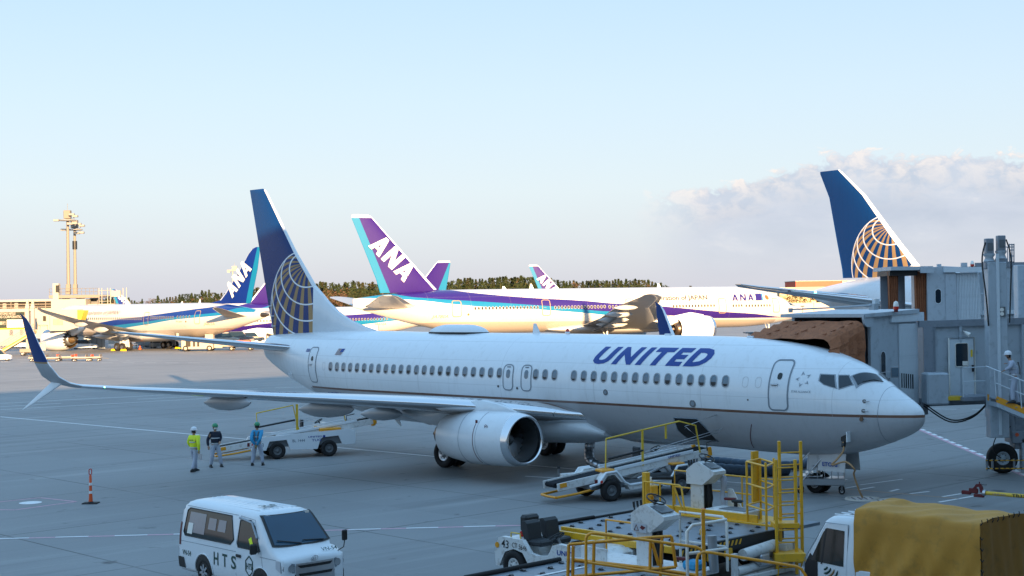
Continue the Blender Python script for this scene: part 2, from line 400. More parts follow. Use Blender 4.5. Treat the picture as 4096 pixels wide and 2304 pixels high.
def livery(name, base, rules, L_, zmax=24., rough=.3, seams=(), globe=None, coat=.5):
    """paint scheme in the aeroplane's own coordinates; rule: (colour, lower z curve, upper z curve, x0, x1)"""
    mm = bpy.data.materials.new(name); mm.use_nodes = True; t = mm.node_tree; b = t.nodes['Principled BSDF']
    tcn = N(t, 'ShaderNodeTexCoord'); sp = N(t, 'ShaderNodeSeparateXYZ'); L(t, tcn.outputs['Object'], sp.inputs[0])
    x, y, z = sp.outputs
    nz = N(t, 'ShaderNodeTexNoise', ins={'Scale': .9, 'Detail': 6., 'Roughness': .6}); L(t, tcn.outputs['Object'], nz.inputs['Vector'])
    c = MIX(t, nz.outputs[0], tuple(v*.965 for v in base), tuple(min(1, v*1.02) for v in base))
    for colr, lo, hi, x0, x1 in rules:
        f = MA(t, 'MULTIPLY', MA(t, 'GREATER_THAN', x, x0), MA(t, 'LESS_THAN', x, x1))
        if lo is not None: f = MA(t, 'MULTIPLY', f, MA(t, 'GREATER_THAN', z, lo if isinstance(lo, (int, float)) else fcurve(t, x, lo, L_, zmax)))
        if hi is not None: f = MA(t, 'MULTIPLY', f, MA(t, 'LESS_THAN', z, hi if isinstance(hi, (int, float)) else fcurve(t, x, hi, L_, zmax)))
        c = MIX(t, f, c, colr)
    if globe:
        cx, cz, Rg, x0 = globe
        dx = MA(t, 'DIVIDE', MA(t, 'SUBTRACT', x, cx), Rg); dz = MA(t, 'DIVIDE', MA(t, 'SUBTRACT', z, cz), Rg)
        r2 = MA(t, 'ADD', MA(t, 'MULTIPLY', dx, dx), MA(t, 'MULTIPLY', dz, dz))
        dy = MA(t, 'SQRT', MA(t, 'MAXIMUM', MA(t, 'SUBTRACT', 1., r2), 0.))
        def dot(v): return MA(t, 'ADD', MA(t, 'MULTIPLY', dx, v[0]), MA(t, 'ADD', MA(t, 'MULTIPLY', dz, v[1]), MA(t, 'MULTIPLY', dy, v[2])))
        pa = (-.015, .758, .6521)
        th = MA(t, 'MULTIPLY', MA(t, 'ARCCOSINE', MA(t, 'MINIMUM', dot(pa), .9999)), 180/pi)
        lon = MA(t, 'MULTIPLY', MA(t, 'ARCTAN2', dot((.0127, -.652, .758)), dot((-.9998, -.0195, 0))), 180/pi)
        ph = MA(t, 'DIVIDE', MA(t, 'ADD', lon, 360-74+18.3*.22), 18.3)
        gold = MA(t, 'LESS_THAN', MA(t, 'FRACT', ph), .45)
        # gold rays widen towards the far side of the globe
        ins = MA(t, 'LESS_THAN', r2, .985)
        c = MIX(t, MA(t, 'MULTIPLY', ins, gold), c, (.34, .22, .105))
        ln = None
        for a0 in (25.2, 41, 55.3, 69.):
            w = MA(t, 'LESS_THAN', MA(t, 'MULTIPLY', MA(t, 'ABSOLUTE', MA(t, 'SUBTRACT', th, a0)), MA(t, 'MAXIMUM', dy, .45)), .62)
            ln = w if ln is None else MA(t, 'MAXIMUM', ln, w)
        lim = MA(t, 'MULTIPLY', MA(t, 'GREATER_THAN', r2, .958), MA(t, 'LESS_THAN', r2, .998))
        wf = MA(t, 'MAXIMUM', MA(t, 'MULTIPLY', ln, ins), lim)
        wf = MA(t, 'MULTIPLY', wf, MA(t, 'GREATER_THAN', x, x0))
        c = MIX(t, wf, c, (.78, .80, .82))
    if seams:
        s = None
        for st, sc in seams:                                       # skin joints: rings every st metres; rows at sc
            a = MA(t, 'LESS_THAN', MA(t, 'ABSOLUTE', MA(t, 'SUBTRACT', MA(t, 'FRACT', MA(t, 'DIVIDE', x, st)), .5)), .012/st)
            s = a if s is None else MA(t, 'MAXIMUM', s, a)
            for zz in sc:
                s = MA(t, 'MAXIMUM', s, MA(t, 'LESS_THAN', MA(t, 'ABSOLUTE', MA(t, 'SUBTRACT', z, zz)), .009))
        c = MIX(t, MA(t, 'MULTIPLY', s, .38), c, tuple(v*.5 for v in base))
    # streaks of grime running down
    mp = N(t, 'ShaderNodeMapping'); mp.inputs['Scale'].default_value = (5., 5., .35); L(t, tcn.outputs['Object'], mp.inputs[0])
    ns = N(t, 'ShaderNodeTexNoise', ins={'Scale': 1., 'Detail': 5., 'Roughness': .65}); L(t, mp.outputs[0], ns.inputs['Vector'])
    vm = N(t, 'ShaderNodeVectorMath', operation='MULTIPLY'); L(t, c, vm.inputs[0]); vm.inputs[1].default_value = (.62, .60, .56)
    c = MIX(t, MA(t, 'MULTIPLY', MA(t, 'MULTIPLY', MA(t, 'SUBTRACT', ns.outputs[0], .52), 3.4, clamp=True), .34), c, vm.outputs[0])
    L(t, c, b.inputs['Base Color']); L(t, MA(t, 'ADD', rough, MA(t, 'MULTIPLY', nz.outputs[0], .1)), b.inputs['Roughness'])
    b.inputs['Coat Weight'].default_value = coat; b.inputs['Coat Roughness'].default_value = .06; b.inputs['Specular IOR Level'].default_value = .5 if coat > .2 else .25
    # faint oil-canning of the skin
    nb = N(t, 'ShaderNodeTexNoise', ins={'Scale': 1.1, 'Detail': 2.}); L(t, tcn.outputs['Object'], nb.inputs['Vector'])
    bp = N(t, 'ShaderNodeBump', ins={'Strength': .10, 'Distance': .05}); L(t, nb.outputs[0], bp.inputs['Height']); L(t, bp.outputs[0], b.inputs['Normal'])
    M[name] = mm; return mm
def ring_poly(w, h, r, t=.0, n=5):
    """rounded rectangle outline"""
    P = []
    for cx, cy, a0 in ((w/2-r, h/2-r, 0), (-w/2+r, h/2-r, pi/2), (-w/2+r, -h/2+r, pi), (w/2-r, -h/2+r, 3*pi/2)):
        for i in range(n+1): a = a0+pi/2*i/n; P.append((cx+(r+t)*cos(a), cy+(r+t)*sin(a)))
    return P
def on_body(fus, x, z, side, off=.006): return lambda a, b: fus.pt(x+a, z+b, side, off)
def door(fus, x, z, w, h, side, root, k='outline', r=.18, t=.07, name='cabin_door', handle=True, face=None, off=.010, pane=True, hk=None):
    """door as its own curved leaf with a raised surround, window and handle"""
    P = ring_poly(w, h, r); Q = ring_poly(w, h, r, t)
    n = len(P); m_ = MB(); st = 12
    # leaf
    vs, fs = wrap2d(P, [list(range(n))], on_body(fus, x, z, side, off), .12, .3)
    m_.add(vs, fs, face or 'white', True)
    leaf = m_.build(name, root)
    vs2 = P+Q; fs2 = [(i, (i+1) % n, n+(i+1) % n, n+i) for i in range(n)]
    v3, f3 = wrap2d(vs2, fs2, on_body(fus, x, z, side, off+.008), .12, .3)
    MB().add(v3, f3, k).build('door_frame', leaf)
    if pane:
        e = ring_poly(.17, .22, .08); v4, f4 = wrap2d(e, [list(range(len(e)))], on_body(fus, x, z+.30*h/1.6, side, off+.012), .3)
        MB().add(v4, f4, 'tint').build('porthole', leaf)
    if handle:
        p = fus.pt(x+.02, z+.02, side, off+.03); q = fus.pt(x+.02+w*.38, z+.02, side, off+.03)
        MB().cyl(p, q, .035, hk or 'frame', 8).build('handle', leaf)
    return leaf
def decal(fus, s, x, z, size, k, side, root, name, flip, shear=0., bold=0., spacing=1., off=.010, width=None, label=None):
    """lettering that follows the skin; reads left to right from that side"""
    vs, fs = text_flat(s, size, shear, bold, spacing=spacing)
    if not vs: return
    w = max(a for a, b in vs); kx = width/w if width else 1
    d = -1 if side > 0 else 1                                      # starboard reads tail to nose
    v, f = wrap2d([(a*kx, b) for a, b in vs], fs, lambda a, b: fus.pt(x+d*a, z+b, side, off), .10, 6.)
    return MB().add(v, f, k).build(name, root, label=label)
def windows(fus, xs, z, w, h, side, root, glass='pane_blue', rim='frame', shade=None, rr=.45, off=.004, name='cabin_window'):
    cache = {}; rv = random.Random(4)
    for x in xs:
        bl = rv.choice((.25, .25, .30, .18, .10, .25)) if shade else 0; key = tuple(round(q, 3) for q in fus.sec(x))+(bl,)
        me = cache.get(key)
        if me is None:
            x0 = x
            b = MB(); P = ring_poly(w, h, w*rr, 0, 3); Q = ring_poly(w, h, w*rr, .035, 3); n = len(P)
            def F_(o_): return lambda a, c: fus.pt(x0+a, z+c, side, o_)-Vector((x0, 0, 0))
            v, f = wrap2d(P, [list(range(n))], F_(off), .16); b.add(v, f, glass)
            v, f = wrap2d(P+Q, [(i, (i+1) % n, n+(i+1) % n, n+i) for i in range(n)], F_(off+.012), .16); b.add(v, f, rim)
            if shade:
                Sx = [p for p in P if p[1] < -h*.22]; Sx = sorted([p for p in Sx if p[0] < 0], key=lambda p: -p[1]) + sorted([p for p in Sx if p[0] >= 0], key=lambda p: p[1])
                Sx = [(-w/2*.96, -h*bl)]+[(p[0]*.94, p[1]*.95) for p in Sx]+[(w/2*.96, -h*bl)]
                v, f = wrap2d(Sx, [list(range(len(Sx)))], F_(off+.006), .3); b.add(v, f, shade)
            me = cache[key] = b.mesh(name)
        put(name, me, root, (x, 0, 0))
def wheel(name, parent, c, r, w, ax='y', hub='steel', hr=.5, tread=True, n=28):
    """tyre with a rounded shoulder and a dished rim with bolts (rim is a sub-part)"""
    prof = [(-w/2*.55, r*hr), (-w/2*.8, r*(hr+.08)), (-w/2, r*.72), (-w/2*.94, r*.9), (-w/2*.7, r*.985), (-w*.12, r), (w*.12, r), (w/2*.7, r*.985), (w/2*.94, r*.9), (w/2, r*.72), (w/2*.8, r*(hr+.08)), (w/2*.55, r*hr)]
    A = Matrix.Rotation(pi/2, 4, 'Z') if ax == 'y' else Matrix.Identity(4)
    b = MB(); b.lathe(prof, 'rubber', n, T=A); o = b.build(name, parent, c)
    g = MB()
    for sgn in (-1, 1):
        g.lathe([(sgn*w*.30, r*hr*1.02), (sgn*w*.34, r*hr*.92), (sgn*w*.20, r*hr*.80), (sgn*w*.16, r*hr*.42), (sgn*w*.30, r*hr*.34), (sgn*w*.33, r*hr*.22), (sgn*w*.33, .001)], hub, 20, T=A)
        for i in range(8):
            a = 2*pi*i/8; p = Vector((sgn*w*.17, r*hr*.6*cos(a), r*hr*.6*sin(a))); g.cyl(A @ p, A @ (p+Vector((sgn*.03, 0, 0))), r*hr*.075, 'grey_dark', 6)
    g.build('rim', o)
    return o
def engine(root, c, Ln, rm, side, k='white', chev=False, fan=True, tail=.0, lip='chrome', aft=True, squash=0., nacname='engine_nacelle', front=.8):
    """turbofan: c = inlet centre; x runs aft"""
    T = Matrix.Translation(c)
    ri = rm*.80
    def sq(b_):                                                    # flattened belly of the cowling
        if squash:
            for v in b_.v:
                zz = v.z-c[2]
                if zz < 0: v.z = c[2]+zz*(1-squash*max(0, 1-(v.x-c[0])/Ln))
        return b_
    nac = MB(); nac.lathe([(.30*rm, rm*.960), (.42*rm, rm*.975), (Ln*.25, rm), (Ln*.5, rm*1.0), (Ln*.72, rm*.955), (Ln*.9, rm*.86), (Ln, rm*.77)], k, 56, T=T)
    if not chev: nac.lathe([(Ln, rm*.77), (Ln-.02, rm*.74), (Ln*.86, rm*.72), (Ln*.7, rm*.55)], 'duct', 56, T=T)
    sq(nac); o = nac.build(nacname, root)
    l = MB(); l.lathe([(.30*rm, rm*.968), (.14*rm, rm*.935), (.05*rm, rm*.898), (0, rm*.855), (.01*rm, rm*.825), (.08*rm, rm*.795), (.2*rm, rm*.775)], lip, 56, T=T); sq(l); l.build('inlet_lip', o)
    d = MB(); d.lathe([(.2*rm, rm*.775), (.5*rm, rm*.76), (.95*rm, rm*.775), (1.25*rm, rm*.775)], 'duct', 56, T=T); sq(d); d.build('inlet_duct', o)
    if fan:
        f = MB(); nb = 24
        for i in range(nb):
            rs = []
            for rr in (.25, .45, .62, .76):
                a = 2*pi*i/nb + rr*.35; tw = .9-rr*.55; ch = rm*(.10+.10*rr)
                ct = Vector((1.0*rm, rr*rm*cos(a), rr*rm*sin(a))); tg = Vector((0, -sin(a), cos(a)))
                rs.append([ct+Vector((-ch*sin(tw), 0, 0))+tg*(-ch*cos(tw)), ct+Vector((ch*sin(tw), 0, 0))+tg*ch*cos(tw)])
            f.loft(rs, 'steel', T=T, cap=False, closed=False)
        f.lathe([(1.18*rm, .001), (1.18*rm, rm*.775)], 'black', 40, T=T)
        f.build('fan', o)
        s_ = MB(); s_.lathe([(.62*rm, .001), (.66*rm, rm*.06), (.80*rm, rm*.17), (1.0*rm, rm*.25), (1.05*rm, rm*.25)], 'grey_dark', 28, T=T); s_.build('spinner', o)
    if aft:
        e = MB(); e.lathe([(Ln*.70, rm*.62), (Ln*.95, rm*.56), (Ln*1.02, rm*.52), (Ln*1.13, rm*.40), (Ln*1.12, rm*.36), (Ln*1.0, rm*.34)], 'exhaust' if not chev else 'duct', 40, T=T); e.build('core_nozzle', o)
        pk = 'exhaust_gold' if chev else 'exhaust'
        p = MB(); p.lathe([(Ln*1.0, rm*.34), (Ln*1.12, rm*.30), (Ln*1.27, rm*.12), (Ln*1.33, .001)], pk, 32, T=T) if chev else p_small(p, Ln, rm, T, pk)
        p.build('exhaust_plug', o)
    if chev:                                                       # saw-tooth edge of the fan nozzle
        cb = MB(); nt = 18
        for inner in (0, 1):
            off = -.035 if inner else 0
            for i in range(nt):
                a0, a1, a2 = (2*pi*(i+q)/nt for q in (0, .5, 1))
                r0_, r1_ = rm*.77+off, rm*.715+off
                P = [(Ln*.999, r0_*cos(a0), r0_*sin(a0)), (Ln*.999, r0_*cos(a1), r0_*sin(a1)), (Ln*.999, r0_*cos(a2), r0_*sin(a2)), (Ln*1.10, r1_*cos(a1), r1_*sin(a1)), (Ln*1.05, (r0_+r1_)/2*cos((a0+a1)/2), (r0_+r1_)/2*sin((a0+a1)/2)), (Ln*1.05, (r0_+r1_)/2*cos((a2+a1)/2), (r0_+r1_)/2*sin((a2+a1)/2))]
                cb.add(P, [(0, 1, 4), (1, 3, 4), (1, 5, 3), (1, 2, 5)], 'exhaust_gold' if inner else k, True, T)
        cb.lathe([(Ln, rm*.735), (Ln*.86, rm*.70), (Ln*.7, rm*.55)], 'exhaust_gold', 56, T=T)
        cb.build('chevron_ring', o)
    return o
def p_small(p, Ln, rm, T, pk):
    return p.lathe([(Ln*1.0, rm*.26), (Ln*1.12, rm*.20), (Ln*1.16, rm*.07), (Ln*1.24, rm*.065), (Ln*1.24, .001)], pk, 24, T=T)
def strut(root, x, y, ztop, nw, r, w, gap, bogie=0., name='main_landing_gear', door_=None, lean=0.):
    g = MB(); g.cyl((x, y*1.0-lean, ztop), (x, y, r*1.1), r*.20, 'gse_white', 14); g.cyl((x, y, r*2.2), (x, y, r*.9), r*.13, 'chrome', 12)
    g.cyl((x, y-gap*1.1, r), (x, y+gap*1.1, r), r*.13, 'steel', 10)
    g.cyl((x+r*1.6, y, ztop-.1), (x, y, r*2.0), r*.09, 'gse_white', 8); g.tube([(x-r*.35, y, r*2.6), (x-r*.55, y, r*1.9), (x-r*.2, y, r*1.2)], r*.05, 'grey_dark', 6)
    if bogie: g.box((x, y, r), (bogie*2, r*.35, r*.35), 'gse_white')
    o = g.build(name, root)
    for bx in ([0] if not bogie else ([-bogie, 0, bogie] if nw == 6 else [-bogie, bogie])):
        if bogie: MB().cyl((x+bx, y-gap*1.1, r), (x+bx, y+gap*1.1, r), r*.13, 'steel', 10).build('axle', o)
        for s in (-1, 1): wheel('wheel', o, (x+bx, y+s*gap, r), r, w, hr=.52 if r > .5 else .5)
    if door_:
        (wd, hd) = door_; T = Matrix.Translation((x, y+gap*.2+.1, ztop-hd*.5-.1)) @ Matrix.Rotation(.12, 4, 'X')
        MB().box((0, 0, 0), (wd, .06, hd), 'white', T=T, bev=.02).build('gear_door', o)
    return o
def glyphs(word, wide=.30, gap=.045, th=.085):
    """heavy slanted capitals A and N as separate pieces in a unit-high line"""
    out = []; x = 0
    for ch in word:
        if ch == 'A':
            out += [[(x, 0), (x+th, 0), (x+wide*.62, 1), (x+wide*.36, 1)], [(x+wide*.62, 1), (x+wide*.36, .86), (x+wide-th, 0), (x+wide, 0)], [(x+wide*.2, .2), (x+wide*.78, .2), (x+wide*.74, .36), (x+wide*.26, .36)]]
        else:
            out += [[(x, 0), (x+th, 0), (x+th, 1), (x, 1)], [(x, 1), (x+th*1.15, 1), (x+wide, 0), (x+wide-th*1.15, 0)], [(x+wide-th, 0), (x+wide, 0), (x+wide, 1), (x+wide-th, 1)]]
        x += wide+gap
    return out, x-gap
def word_polys(word, P0, Bv, Uv, slant=.25, **k):
    g, w = glyphs(word, **k); P0, Bv, Uv = Vector(P0), Vector(Bv), Vector(Uv)
    return [[P0+Bv*(a/w)+Uv*b+Bv*(slant*b) for a, b in q] for q in g]
# -------- shared shapes
def airliner(name, label, loc, hd, k, fus, body, spec, group=None):
    root = thing(name, label, 'airplane', (loc[0], loc[1], 0), hd+pi, group); root.scale = (k, k, k)
    xs = spec.get('xs'); f = fus.mb(body, xs, 72).build('fuselage', root)
    return root, f
def span(lo, hi, n): return [lo+(hi-lo)*i/(n-1) for i in range(n)]
def nose_xs(L_, a, b): return [0, .03, .08, .15, .25, .4, .6, .85]+span(1.1, a, 16)+span(a+1.2, b, 14)+span(b+.8, L_, 20)

# ================= the white and blue airliner at the stand (hero)
F737 = Fus([(0, 2.70, 2.78, .02, 2.74), (.06, 2.52, 2.95, .17, 2.73), (.22, 2.33, 3.12, .36, 2.72), (.61, 2.10, 3.37, .65, 2.74), (1.05, 1.92, 3.64, .88, 2.78), (1.3, 1.82, 3.80, .99, 2.82), (1.67, 1.69, 4.08, 1.14, 2.90), (2.0, 1.58, 4.30, 1.26, 2.98),
  (2.86, 1.38, 4.65, 1.50, 3.15), (3.8, 1.28, 4.92, 1.68, 3.28), (4.9, 1.25, 5.10, 1.80, 3.36), (6.3, 1.26, 5.24, 1.87, 3.42), (7.9, 1.30, 5.30, 1.88, 3.44), (12, 1.32, 5.33, 1.88, 3.46), (24.5, 1.34, 5.37, 1.88, 3.46), (27, 1.42, 5.40, 1.86, 3.50),
  (29, 1.70, 5.40, 1.78, 3.62), (30.6, 2.02, 5.38, 1.66, 3.80), (32.3, 2.42, 5.33, 1.46, 4.05), (34.1, 3.00, 5.26, 1.15, 4.32), (35.4, 3.50, 5.20, .86, 4.48), (36.25, 3.88, 5.14, .60, 4.56), (36.5, 4.05, 5.06, .48, 4.58), (36.62, 4.25, 4.92, .30, 4.58)])
livery('hero_paint', (.80, .84, .87), [((.43, .44, .46), None, 2.76, -1, 31.6), ((.17, .085, .055), 2.74, 2.83, -1, 31.3)], 40, seams=((5.08, (4.28, 3.30, 5.02)),))
livery('hero_fin', (.70, .74, .78), [((.001, .036, .16), None, None, 31.26, 60)], 40, globe=(33.19, 6.19, 3.188, 31.2), rough=.22, coat=.08)
R1, fz = airliner('airliner', 'white and blue single-aisle airliner lettered UNITED, parked nose-in across the foreground', (13.188, 46.644), -.8012, 1, F737, 'hero_paint', {'xs': nose_xs(36.62, 8, 26)})
X737 = lambda i: 29.14-.5136*i
SB = 1
idx = [i for i in range(45) if i not in (23, 24, 25, 29)]
windows(F737, [X737(i) for i in idx], 3.80, .235, .36, SB, R1, shade='black')
windows(F737, [X737(i) for i in range(0, 45, 1) if i not in (23, 25)], 3.80, .235, .36, -SB, R1)
for i in (23, 25):
    d_ = door(F737, X737(i), 3.64, .50, .95, SB, R1, 'outline', .16, .045, 'overwing_exit', handle=False, pane=False)
    b = MB(); e = ring_poly(.22, .34, .10); v, f = wrap2d(e, [list(range(len(e)))], on_body(F737, X737(i), 3.78, SB, .016), .3); b.add(v, f, 'pane_blue'); b.build('porthole', d_)
    b = MB(); b.box(F737.pt(X737(i), 4.05, SB, .016), (.2, .012, .045), 'outline'); b.build('placard', d_)
D1 = door(F737, 4.42, 3.72, .66, 1.60, SB, R1, 'outline', .14, .05, hk='steel')
D2 = door(F737, 30.72, 3.84, .60, 1.56, SB, R1, 'outline', .14, .045, hk='steel')
for x in (-45, 45.6, 46.6):
    xx = X737(x) if x > 0 else 29.14+.55
    P = ring_poly(.21, .34, .1); Q = ring_poly(.21, .34, .1, .012); n = len(P); v, f = wrap2d(P+Q, [(i, (i+1) % n, n+(i+1) % n, n+i) for i in range(n)], on_body(F737, xx, 3.8, SB, .006), .3)
    MB().add(v, f, 'belly').build('blanked_window', R1)
decal(F737, 'UNITED', 12.92, 4.26, .80, 'ua_text', SB, R1, 'airline_name', 0, shear=.42, bold=.042, spacing=1.28, width=5.55)
decal(F737, '0281', 31.42, 4.43, .20, 'ua_text', SB, R1, 'fleet_number', 0, shear=.2, bold=.004)
decal(F737, 'N37281', 31.6-1.7, 2.27, .46, 'ua_text', SB, R1, 'registration', 0, shear=.2, bold=.012)
decal(F737, 'STAR ALLIANCE', 3.94, 3.50, .10, 'outline', SB, R1, 'alliance_name', 0, width=.68)
def tri_mark(fus, cx, cz, r, side, root, mats, sc=1.):
    b = MB()
    for i in range(5):
        a = pi/2+2*pi*i/5+.3; c = Vector((cos(a), sin(a)))*r*.68; t_ = Vector((-sin(a), cos(a))); o_ = Vector((cos(a), sin(a)))
        A = c+o_*r*.30; B_ = c-o_*r*.20+t_*r*.23; C_ = c-o_*r*.20-t_*r*.23; m_ = c+t_*r*.03
        for (p, q), kk in zip(((A, B_), (C_, A)), mats):
            b.add([fus.pt(cx-v.x, cz+v.y, side, .012) for v in (p, q, m_)], [(0, 1, 2)], kk)
    return b.build('star_emblem', root)
tri_mark(F737, 3.58, 3.94, .27, SB, R1, ('outline', 'frame'))
b = MB()                                                           # small flag aft of the cabin
fl = lambda a, c: F737.pt(28.98-a-.42*c, 4.33+c, SB, .012)
for i in range(13): 
    if i % 2 == 0: v, f = wrap2d([(0, i*.0215), (.50, i*.0215), (.50, (i+1)*.0215), (0, (i+1)*.0215)], [(0, 1, 2, 3)], fl, .3); b.add(v, f, 'dark_red')
v, f = wrap2d([(.27, .13), (.5, .13), (.5, .28), (.27, .28)], [(0, 1, 2, 3)], lambda a, c: F737.pt(28.98-a-.42*c, 4.33+c, SB, .018), .3); b.add(v, f, 'ua_text'); b.build('flag', R1)
# cockpit glazing: quads that sit on the skin, each pane its own part
def pane(pts, side, nm='cockpit_window'):
    m_ = [Vector((p[0], p[1])) for p in pts]; c = sum(m_, Vector((0, 0)))/len(m_)
    for kk, sc_, off, nn in (('frame', 1.10, .004, 0), ('glass', .93, .012, 1)):
        q = [c+(p-c)*sc_ for p in m_]
        v, f = wrap2d([tuple(p) for p in q], [list(range(len(q)))], lambda a, z: F737.pt(a, z, side, off), .08, .18)
        b = MB().add(v, f, kk, True)
        o = b.build(nm if not nn else 'glazing', R1 if not nn else last)
        last = o
for s in (1, -1):
    pane([(3.07, 4.11), (2.62, 4.09), (2.44, 3.66), (2.87, 3.78), (3.05, 3.9)], s)
    pane([(2.51, 4.08), (2.22, 4.08), (1.98, 3.78), (2.36, 3.64)], s)
def screen(s):
    C = [Vector(q) for q in ((2.14, .84), (1.68, .09), (1.34, .12), (1.86, .96))]   # top outer, top inner, bottom inner, bottom outer
    def pt(a, h, off):
        p = (C[3]*(1-a)+C[2]*a)*(1-h)+(C[0]*(1-a)+C[1]*a)*h
        zb, zt, w, zc = F737.sec(p.x); q = sqrt(max(0, 1-(p.y/w)**2)); return Vector((p.x-off*.5, s*(p.y+off*.4), zc+(zt-zc)*q+off*.8))
    r_ = None
    for off, kk, e in ((.006, 'frame', .05), (.020, 'glass', -.03)):
        vs = []; nu, nv = 8, 8
        for i in range(nu+1):
            for j in range(nv+1): vs.append(pt(-e+(1+2*e)*i/nu, -e*1.3+(1+2.6*e)*j/nv, off))
        b = MB().add(vs, [(i*(nv+1)+j, (i+1)*(nv+1)+j, (i+1)*(nv+1)+j+1, i*(nv+1)+j+1) for i in range(nu) for j in range(nv)], kk, True)
        r_ = b.build('windscreen' if r_ is None else 'glazing', R1 if r_ is None else r_)
    b = MB(); b.tube([pt(.9, -.05, .03), pt(.6, .03, .06), pt(.2, .05, .06)], .012, 'black', 6); b.build('wiper', r_)
for s in (1, -1): screen(s)
# radome joint, probes, ports, beacon, antennas
b = MB(); zb, zt, w, zc = F737.sec(1.14)
b.tube([(1.14, (w+.003)*cos(a), zc+((zt-zc) if sin(a) > 0 else (zc-zb))*sin(a)*1.003) for a in span(0, 2*pi, 60)], .006, 'outline', 4); b.build('radome_joint', R1)
b = MB()
for z in (2.55, 3.0): b.tube([F737.pt(1.05, z, 1, .01), F737.pt(1.05, z, 1, .01), F737.pt(1.05, z, 1, .01)+Vector((.5, 0, 0))], .006, 'outline', 4)
b.build('lightning_strip', R1)
for z in (3.27, 2.96): 
    b = MB(); p = F737.pt(1.55, z, 1, .0); b.cyl(p, p+Vector((0, .04, 0)), .06, 'grey_dark', 12); b.cyl(p+Vector((0, .05, 0)), p+Vector((-.22, .08, 0)), .018, 'steel', 6); b.build('pitot_probe', R1)
b = MB(); p = F737.pt(1.62, 2.68, 1, 0); b.cyl(p, p+Vector((0, .03, 0)), .07, 'exhaust', 12); b.build('static_port', R1)
for x, z, r in ((8.0, 2.98, .13), (12.1, 3.23, .11), (12.1-6.5, 3.2, .03), (X737(21.9), 3.27, .05), (X737(24), 3.23, .05)):
    b = MB(); p = F737.pt(x, z, 1, 0); b.cyl(p-Vector((0, .02, 0)), p+Vector((0, .018, 0)), r, 'grey_dark', 16); b.cyl(p, p+Vector((0, .022, 0)), r*.6, 'outline' if r > .1 else 'black', 12); b.build('vent_port', R1)
b = MB(); P = [(x, w_, 0) for x, w_ in ((20.6, .0), (20.9, .35), (21.6, .50), (22.8, .52), (23.6, .40), (24.0, 0))]
rings = []
for t_ in span(0, 1, 7):
    h = .34*sin(t_*pi/2); s_ = cos(t_*pi/2)*.75+.25*(1-t_)
    rings.append([(22.3+(x-22.3)*(.35+.65*s_), yy_*s_, 5.36+h) for x, yy_ in [(20.5, 0), (20.7, .3), (21.4, .50), (22.8, .52), (23.8, .40), (24.1, 0), (23.8, -.40), (22.8, -.52), (21.4, -.50), (20.7, -.3)]])
b.loft(rings, 'white'); so_ = b.build('satellite_dome', R1)
b = MB(); b.loft([[(x, y*1.04, z-.07) for x, y, z in rings[0]], [(x, y*1.04, z+.02) for x, y, z in rings[0]]], 'black'); b.build('dome_seal', so_)
def blade(x, z0, h, c, nm='blade_antenna', side=0, k='white'):
    b = MB(); b.loft([foil((x-c/2, 0, z0), c, (0, 1, 0), .12, n=5), foil((x-c/2+h*.55, 0, z0+h), c*.38, (0, 1, 0), .12, n=5)], k); return b.build(nm, R1)
blade(17.55, 5.33, .42, .46); blade(26.6, 1.42, -.3, .4)
b = MB(); b.cyl((15.8, 0, 5.36), (15.8, 0, 5.42), .10, 'white', 14); b.lathe([(0, .075), (.07, .07), (.12, .03), (.125, .001)], 'red_lamp', 14, T=Matrix.Translation((15.8, 0, 5.42)) @ Matrix.Rotation(-pi/2, 4, 'Y')); b.build('beacon', R1)
for x in (10.6, 6.8): b = MB(); b.box((x, 0, interp(F737.t, x, 2)+.02), (.28, .14, .06), 'white', bev=.02); b.build('top_antenna', R1)
# open cargo hold: dark mouth with rim, and the door leaf swung inwards above it
mp_ = [(9.22, 2.38), (8.10, 2.40), (7.88, 2.2), (7.46, 1.66), (8.55, 1.60), (8.98, 1.86)]
mouth = [(9.0, 2.43), (7.95, 2.44), (7.72, 2.15), (7.55, 1.62), (8.9, 1.62), (9.08, 1.95)]
v, f = wrap2d(mouth, [list(range(6))], lambda a, z: F737.pt(a, z, 1, .012), .06, .4); ch = MB().add(v, f, 'black').build('cargo_hold_opening', R1)
b = MB(); b.tube([F737.pt(a, z, 1, .02) for a, z in mouth+mouth[:1]], .022, 'outline', 5); b.build('door_frame', ch)
b = MB(); b.tube([F737.pt(8.9, 1.9, 1, -.02), F737.pt(8.6, 2.1, 1, .02), F737.pt(8.3, 1.7, 1, .02)], .015, 'steel', 5); b.build('door_strut', ch)
# service panel with the plugged ground power lead
pp = F737.pt(2.30, 2.08, 1, .01)
b = MB(); b.box(pp, (.26, .03, .30), 'black'); b.build('power_receptacle', R1)
b = MB(); b.box(pp+Vector((-.22, .12, .02)), (.03, .2, .34), 'white'); b.build('access_panel', R1)
b = MB(); b.tube([F737.pt(5.9-.6*(z-1.9), z, 1, .008) for z in span(1.45, 2.35, 7)], .012, 'dark_red', 4); b.build('warning_line', R1)
